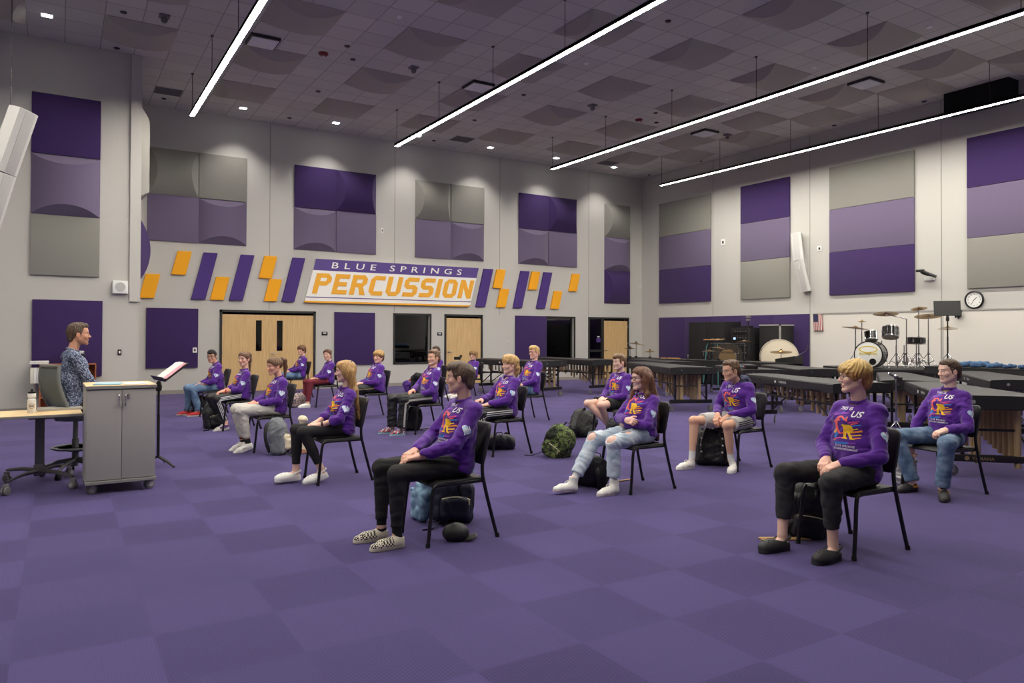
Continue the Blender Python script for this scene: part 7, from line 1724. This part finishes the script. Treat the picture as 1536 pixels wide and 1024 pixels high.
def backpack(c, rz, lbl, m=None, m2=None, w=.32, h=.46, d=.20, lean=(0, 0), pocket=True, seed=1, straps='front', res=.011, nm='backpack', slump=0.0):
    """local: front (pocket) toward -y; lean = (back/forward, sideways) degrees"""
    m = m or M_bagk; m2 = m2 or m; o = empty(nm, c, R(rz) - math.atan2(c[0], c[1])); tag(o, lbl, 'bag')
    Mx = Matrix.Translation((0, 0, .0)) @ Matrix.Rotation(R(lean[0]), 4, 'X') @ Matrix.Rotation(R(lean[1]), 4, 'Y')
    T = lambda x, y, z: tuple(Mx @ Vector((x, y, z)))
    S = Solid(); S.add(rbox(T(0, 0, h * .40), (w * .5, d * .5, h * .40), d * .30, Mx), .03); S.add(rbox(T(0, d * .04, h * .66), (w * .42, d * .42, h * .34), d * .40, Mx), .06)
    S.cut(half((0, 0, .003), (0, 0, -1)), 0); sf1, sf2 = folds(seed, .006, 30, (1, 1, 1), 4), folds(seed + 50, .004, 75, (1, 1, .6), 3); S.warp = lambda P: sf1(P) + sf2(P)
    V, Q = S.mesh(res); V[:, 2] = np.maximum(V[:, 2], .002); body = mesh_obj('pack_body', V, Q, m, o); bv = bvh_of(V, Q) if 'bvh_of' in globals() else None
    if pocket:
        S = Solid(); S.add(rbox(T(0, -d * .52, h * .30), (w * .36, d * .22, h * .22), .05, Mx), .02); S.warp = folds(seed + 3, .006, 40, (1, 1, 1), 3); S.cut(half((0, 0, .004), (0, 0, -1)), 0)
        V, Q = S.mesh(res); V[:, 2] = np.maximum(V[:, 2], .003); p = mesh_obj('front_pocket', V, Q, m2, o)
        b = MB(); b.tube([T(-w * .34 + w * .68 * i / 8, -d * .70 + .02 * abs(i / 4 - 1), h * .47 + .02 * sin(pi * i / 8)) for i in range(9)], .005, M_zip, n=6); b.cyl(T(w * .3, -d * .72, h * .47), T(w * .31, -d * .76, h * .38), .006, M_zip, n=6); b.build('zip', p)
    b = MB(); b.tube([T(-.05, d * .25, h - .03), T(-.035, d * .25, h + .035), T(.035, d * .25, h + .035), T(.05, d * .25, h - .03)], .011, M_bagk, n=8, flat=.5); b.build('grab_handle', o)
    sy = d * .52 if straps == 'back' else -d * .55
    for s in (-1, 1):
        b = MB(); b.tube(bez([T(s * .05, sy * .6, h - .06), T(s * .09, sy * 1.1, h * .80), T(s * .125, sy * 1.25, h * .5), T(s * .12, sy * 1.15, h * .25), T(s * .10, sy * 1.0, h * .10)], 4), .026, M_bagk, n=8, flat=.32); st = b.build('shoulder_strap', o)
        if straps == 'front':
            bb = MB()
            for k, t in enumerate((.78, .62, .46, .30)): bb.box(T(s * (.095 + .03 * (1 - abs(t - .5))), sy * 1.38, h * t), (.018, .006, .018), M_logo, rot=Mx.to_3x3().to_4x4())
            if 'dots' in lbl or 'small white marks' in lbl: bb.build('strap_mark', st)
            else: bb.bm.free()
    b = MB(); b.tube([T(-w * .3, -d * .3, .03), (-w * .55, -d * .9, .008), (-w * .8, -d * 1.0, .008)], .010, M_bagk, n=6, flat=.4); b.build('webbing_tail', o)
    return o
backpack((6.66, 6.20, 0), 0, 'black backpack with small white marks on its straps, between the hoodie boy\'s feet', w=.42, h=.50, d=.22, lean=(-10, 0), pocket=False, straps='front', seed=4, res=.008)
backpack((5.42, 7.72, 0), -35, 'green camouflage backpack slumped on the carpet behind the girl in ripped jeans', M_camo, M_camo, w=.36, h=.46, d=.24, lean=(12, 30), seed=5, straps='back', res=.009)
backpack((6.72, 8.9, 0), 20, 'large black backpack lying behind the camouflage one', w=.40, h=.50, d=.26, lean=(-34, 26), seed=6, pocket=False, res=.010)
backpack((6.86, 8.18, 0), -15, 'black backpack with tan zip pulls beside the boy in black shorts', w=.30, h=.36, d=.20, lean=(8, 0), seed=7, straps='back', res=.009)
backpack((4.70, 6.02, 0), -25, 'black backpack slumped behind the legs of the girl in ripped jeans', w=.32, h=.36, d=.20, lean=(26, 18), seed=8, pocket=False, res=.009)
backpack((4.93, 3.68, 0), 15, 'black backpack with grey striped side under the front right chair, behind the black clogs', w=.34, h=.46, d=.22, lean=(14, 10), seed=9, straps='back', res=.008)
backpack((2.78, 5.42, 0), 10, 'navy backpack with tan patch under the front chair', M_bagn, M_bagn, w=.34, h=.42, d=.22, lean=(-6, 4), seed=10, straps='back', res=.008)
backpack((4.85, 10.92, 0), 5, 'slim black backpack behind the bright sneakers', w=.24, h=.42, d=.18, lean=(-6, 8), seed=11, pocket=False)
backpack((5.12, 8.58, 0), 0, 'dark flat bag lying behind the chair of the wavy blond boy', mat('nylon_charcoal', srgb(48, 48, 54), .6, bump=.2, bscale=90), w=.42, h=.24, d=.16, lean=(40, 0), seed=12, pocket=False, straps='back')
backpack((2.45, 9.60, 0), 75, 'grey and cream backpack standing right of the girl in pale grey sweatpants', M_bagg, M_cream, w=.30, h=.48, d=.20, lean=(-8, 4), seed=13, straps='back', res=.009)
backpack((2.20, 12.72, 0), 20, 'black backpack beside the girl in three stripe pants', w=.34, h=.42, d=.22, lean=(-8, -6), seed=14, straps='back')
backpack((2.22, 15.14, 0), 0, 'black and white patterned backpack in front of the boy with glasses at far left', M_snow, M_snow, w=.36, h=.40, d=.2, lean=(20, 12), seed=15, pocket=False)
backpack((4.32, 15.62, 0), 30, 'pale floral patterned bag before the girl in maroon pants', M_floral, M_floral, w=.34, h=.30, d=.18, lean=(12, 0), seed=16, pocket=False, straps='back')
backpack((4.75, 18.05, 0), 10, 'small black backpack under the boy before the double doors', w=.3, h=.36, d=.18, seed=17, pocket=False, straps='back')
backpack((6.75, 15.15, 0), 0, 'black bag under a purple jacket near the hidden dark haired student', w=.3, h=.40, d=.18, lean=(0, 10), seed=18, pocket=False, straps='back')
S = Solid(); S.add(cap((-.14, 0, .43), (.12, .02, .45), .07, .06), .04); S.add(cap((-.15, -.1, .25), (-.14, -.02, .43), .05, .07), .05); S.add(cap((.05, -.13, .30), (.06, -.03, .44), .06, .07), .05); S.warp = folds(4, .012, 40, (1, 1, 1), 4)
V, Q = S.mesh(.012); o = mesh_obj('purple_jacket', V, Q, M_purpj); o.location = (6.75, 15.15, .0); tag(o, 'purple jacket draped over the black bag behind the boy in track pants', 'jacket')
# cream cinch top on the grey backpack's own tote
S = Solid(); S.add(cap((0, 0, .10), (0, 0, .26), .11, .10), .04); S.add(cap((0, 0, .26), (.02, 0, .38), .10, .03), .04); S.add(cap((.02, 0, .38), (.03, 0, .43), .025, .06), .02); S.cut(half((0, 0, .003), (0, 0, -1)), 0); S.warp = folds(8, .009, 44, (1, 1, .5), 4)
V, Q = S.mesh(.009); V[:, 2] = np.maximum(V[:, 2], .002); o = mesh_obj('drawstring_bag', V, Q, M_cream); o.location = (2.69, 9.58, 0); tag(o, 'cream drawstring bag with a gathered neck beside the grey backpack', 'bag'); b = MB(); b.lathe([(.10, .01), (.116, .012), (.112, .06), (.1, .06)], M_tanl, 24); b.build('leather_base', o)
# denim jacket hanging under the front chair
S = Solid(); S.add(rbox((-.20, .02, .13), (.05, .12, .13), .04), .04); S.add(rbox((-.17, -.06, .22), (.05, .04, .14), .035), .04); S.add(cap((-.18, .03, .30), (.10, .07, .40), .04, .03), .05); S.add(rbox((.25, .03, .33), (.025, .10, .10), .02), .04); S.add(rbox((.23, -.05, .36), (.03, .03, .10), .02), .03); S.add(cap((.10, .07, .40), (.25, .03, .42), .03, .03), .04); S.warp = folds(12, .010, 46, (1, 1, .7), 4); S.cut(half((0, 0, .003), (0, 0, -1)), 0)
V, Q = S.mesh(.008); V[:, 2] = np.maximum(V[:, 2], .002); o = mesh_obj('denim_jacket', V, Q, M_denimj); o.location = (2.78, 5.60, 0); tag(o, 'light blue denim jacket bunched round the navy backpack under the front chair', 'jacket')
# black cap on the carpet
o = empty('baseball_cap', (2.56, 4.93, 0), R(-25)); tag(o, 'black baseball cap lying by the front chair', 'cap')
S = Solid(); S.add(ell((0, 0, .055), (.098, .09, .075)), .0); S.cut(half((0, 0, .003), (0, 0, -1)), 0); S.warp = folds(3, .004, 50)
V, Q = S.mesh(.006); mesh_obj('crown', V, Q, M_bagk, o)
b = MB(); b.grid(lambda u, v: (.075 + .085 * v, (u - .5) * (.15 - .05 * v * v), .012 + .018 * cos((u - .5) * 3) + .02 * v), 10, 6, M_bagk); c_ = b.build('brim', o); m_ = c_.modifiers.new('s', 'SOLIDIFY'); m_.thickness = .005
# drum sticks behind the clogs
for k, (dx, a) in enumerate(((0, -28), (.02, -31))):
    b = MB(); L = .40; b.tube([(-L / 2, 0, .009), (-L / 2 + .01, 0, .009), (L / 2 - .07, 0, .009), (L / 2 - .02, 0, .009), (L / 2 - .012, 0, .009), (L / 2, 0, .009)], [.006, .0085, .0085, .004, .006, .003], M_wood, n=10)
    o = b.build('drumstick', None, (4.70 + dx, 3.63 + .03 * k, .0)); o.rotation_euler = (0, 0, R(a)); tag(o, ('wooden drumstick on the carpet nearer the black clogs', 'wooden drumstick on the carpet nearer the black backpack')[k], 'drumstick')
b = MB(); b.cyl((0, 0, .01), (.3, .02, .01), .008, M_wood, n=8); o = b.build('drumstick', None, (4.92, 5.98, 0)); tag(o, 'wooden drumstick by the black bag of the girl in ripped jeans', 'drumstick')
# grey drawstring bag by the far right boy
M_plas = mat('crinkled_grey_plastic', srgb(150, 148, 150), .35, spec=.6)
S = Solid(); S.add(cap((0, 0, .12), (0, 0, .24), .12, .10), .05); S.add(cap((0, 0, .25), (.0, .0, .36), .09, .05), .04); S.cut(half((0, 0, .003), (0, 0, -1)), 0); S.warp = folds(21, .014, 60, (1, 1, .6), 5)
V, Q = S.mesh(.008); V[:, 2] = np.maximum(V[:, 2], .002); o = mesh_obj('plastic_bag', V, Q, M_plas); o.location = (7.42, 4.28, 0); tag(o, 'crumpled grey plastic bag hanging to the floor behind the far right boy', 'bag')
# folded stand, bottle, water bottles
o = empty('water_bottle', (2.46, 12.2, 0)); tag(o, 'blue water bottle on the carpet behind the girl in pale grey sweatpants', 'bottle'); M_bb = mat('bottle_blue', srgb(40, 40, 150), .3)
b = MB(); b.lathe([(0, 0), (.036, 0), (.037, .17), (.022, .20), (0, .2)], M_bb, 18); b.build('bottle_body', o); b = MB(); b.lathe([(0, .2), (.022, .2), (.022, .235), (0, .236)], M_blackp, 14); b.build('cap', o)
o = empty('drum_key_pedal', (5.12, 10.86, 0), R(10)); tag(o, 'small chrome fold-up stand on the carpet right of the slim black backpack', 'stand')
b = MB(); b.tube([(-.16, -.08, .012), (.16, -.08, .012), (.16, .08, .012), (-.16, .08, .012)], .009, M_chrome, n=8, closed=True); b.build('frame', o); b = MB(); b.tube([(-.16, 0, .012), (-.22, 0, .10), (-.2, 0, .16)], .01, M_black, n=8); b.build('arm', o)
# ================================================================== camera, world, view
cd = bpy.data.cameras.new('camera'); cam = bpy.data.objects.new('camera', cd); COL.objects.link(cam)
YAW, PITCH, ROLL = 5.54607802e-01, 1.17369924e-02, 3.84253873e-03
fw = Vector((sin(YAW) * cos(PITCH), cos(YAW) * cos(PITCH), sin(PITCH))); rt = Vector((cos(YAW), -sin(YAW), 0)); up = rt.cross(fw)
r2 = rt * cos(ROLL) + up * sin(ROLL); u2 = -rt * sin(ROLL) + up * cos(ROLL)
M = Matrix((r2, u2, -fw)).transposed().to_4x4(); M.translation = (0, 0, 1.55); cam.matrix_world = M
cd.sensor_width = 36; cd.lens = 1098.36 / 1536 * 36; cd.shift_y = (488.79 - 512) / 1536; cd.clip_start = .05; cd.clip_end = 200
scene.camera = cam
w = bpy.data.worlds.new('world'); scene.world = w; w.use_nodes = True
w.node_tree.nodes['Background'].inputs['Color'].default_value = (.02, .02, .022, 1); w.node_tree.nodes['Background'].inputs['Strength'].default_value = 0.2
vs = scene.view_settings; vs.view_transform = 'Standard'; vs.look = 'None'; vs.exposure = EXPO; vs.gamma = 1; vs.use_curve_mapping = False
scene.cycles.max_bounces = 8; scene.cycles.diffuse_bounces = 5; scene.cycles.sample_clamp_indirect = 6
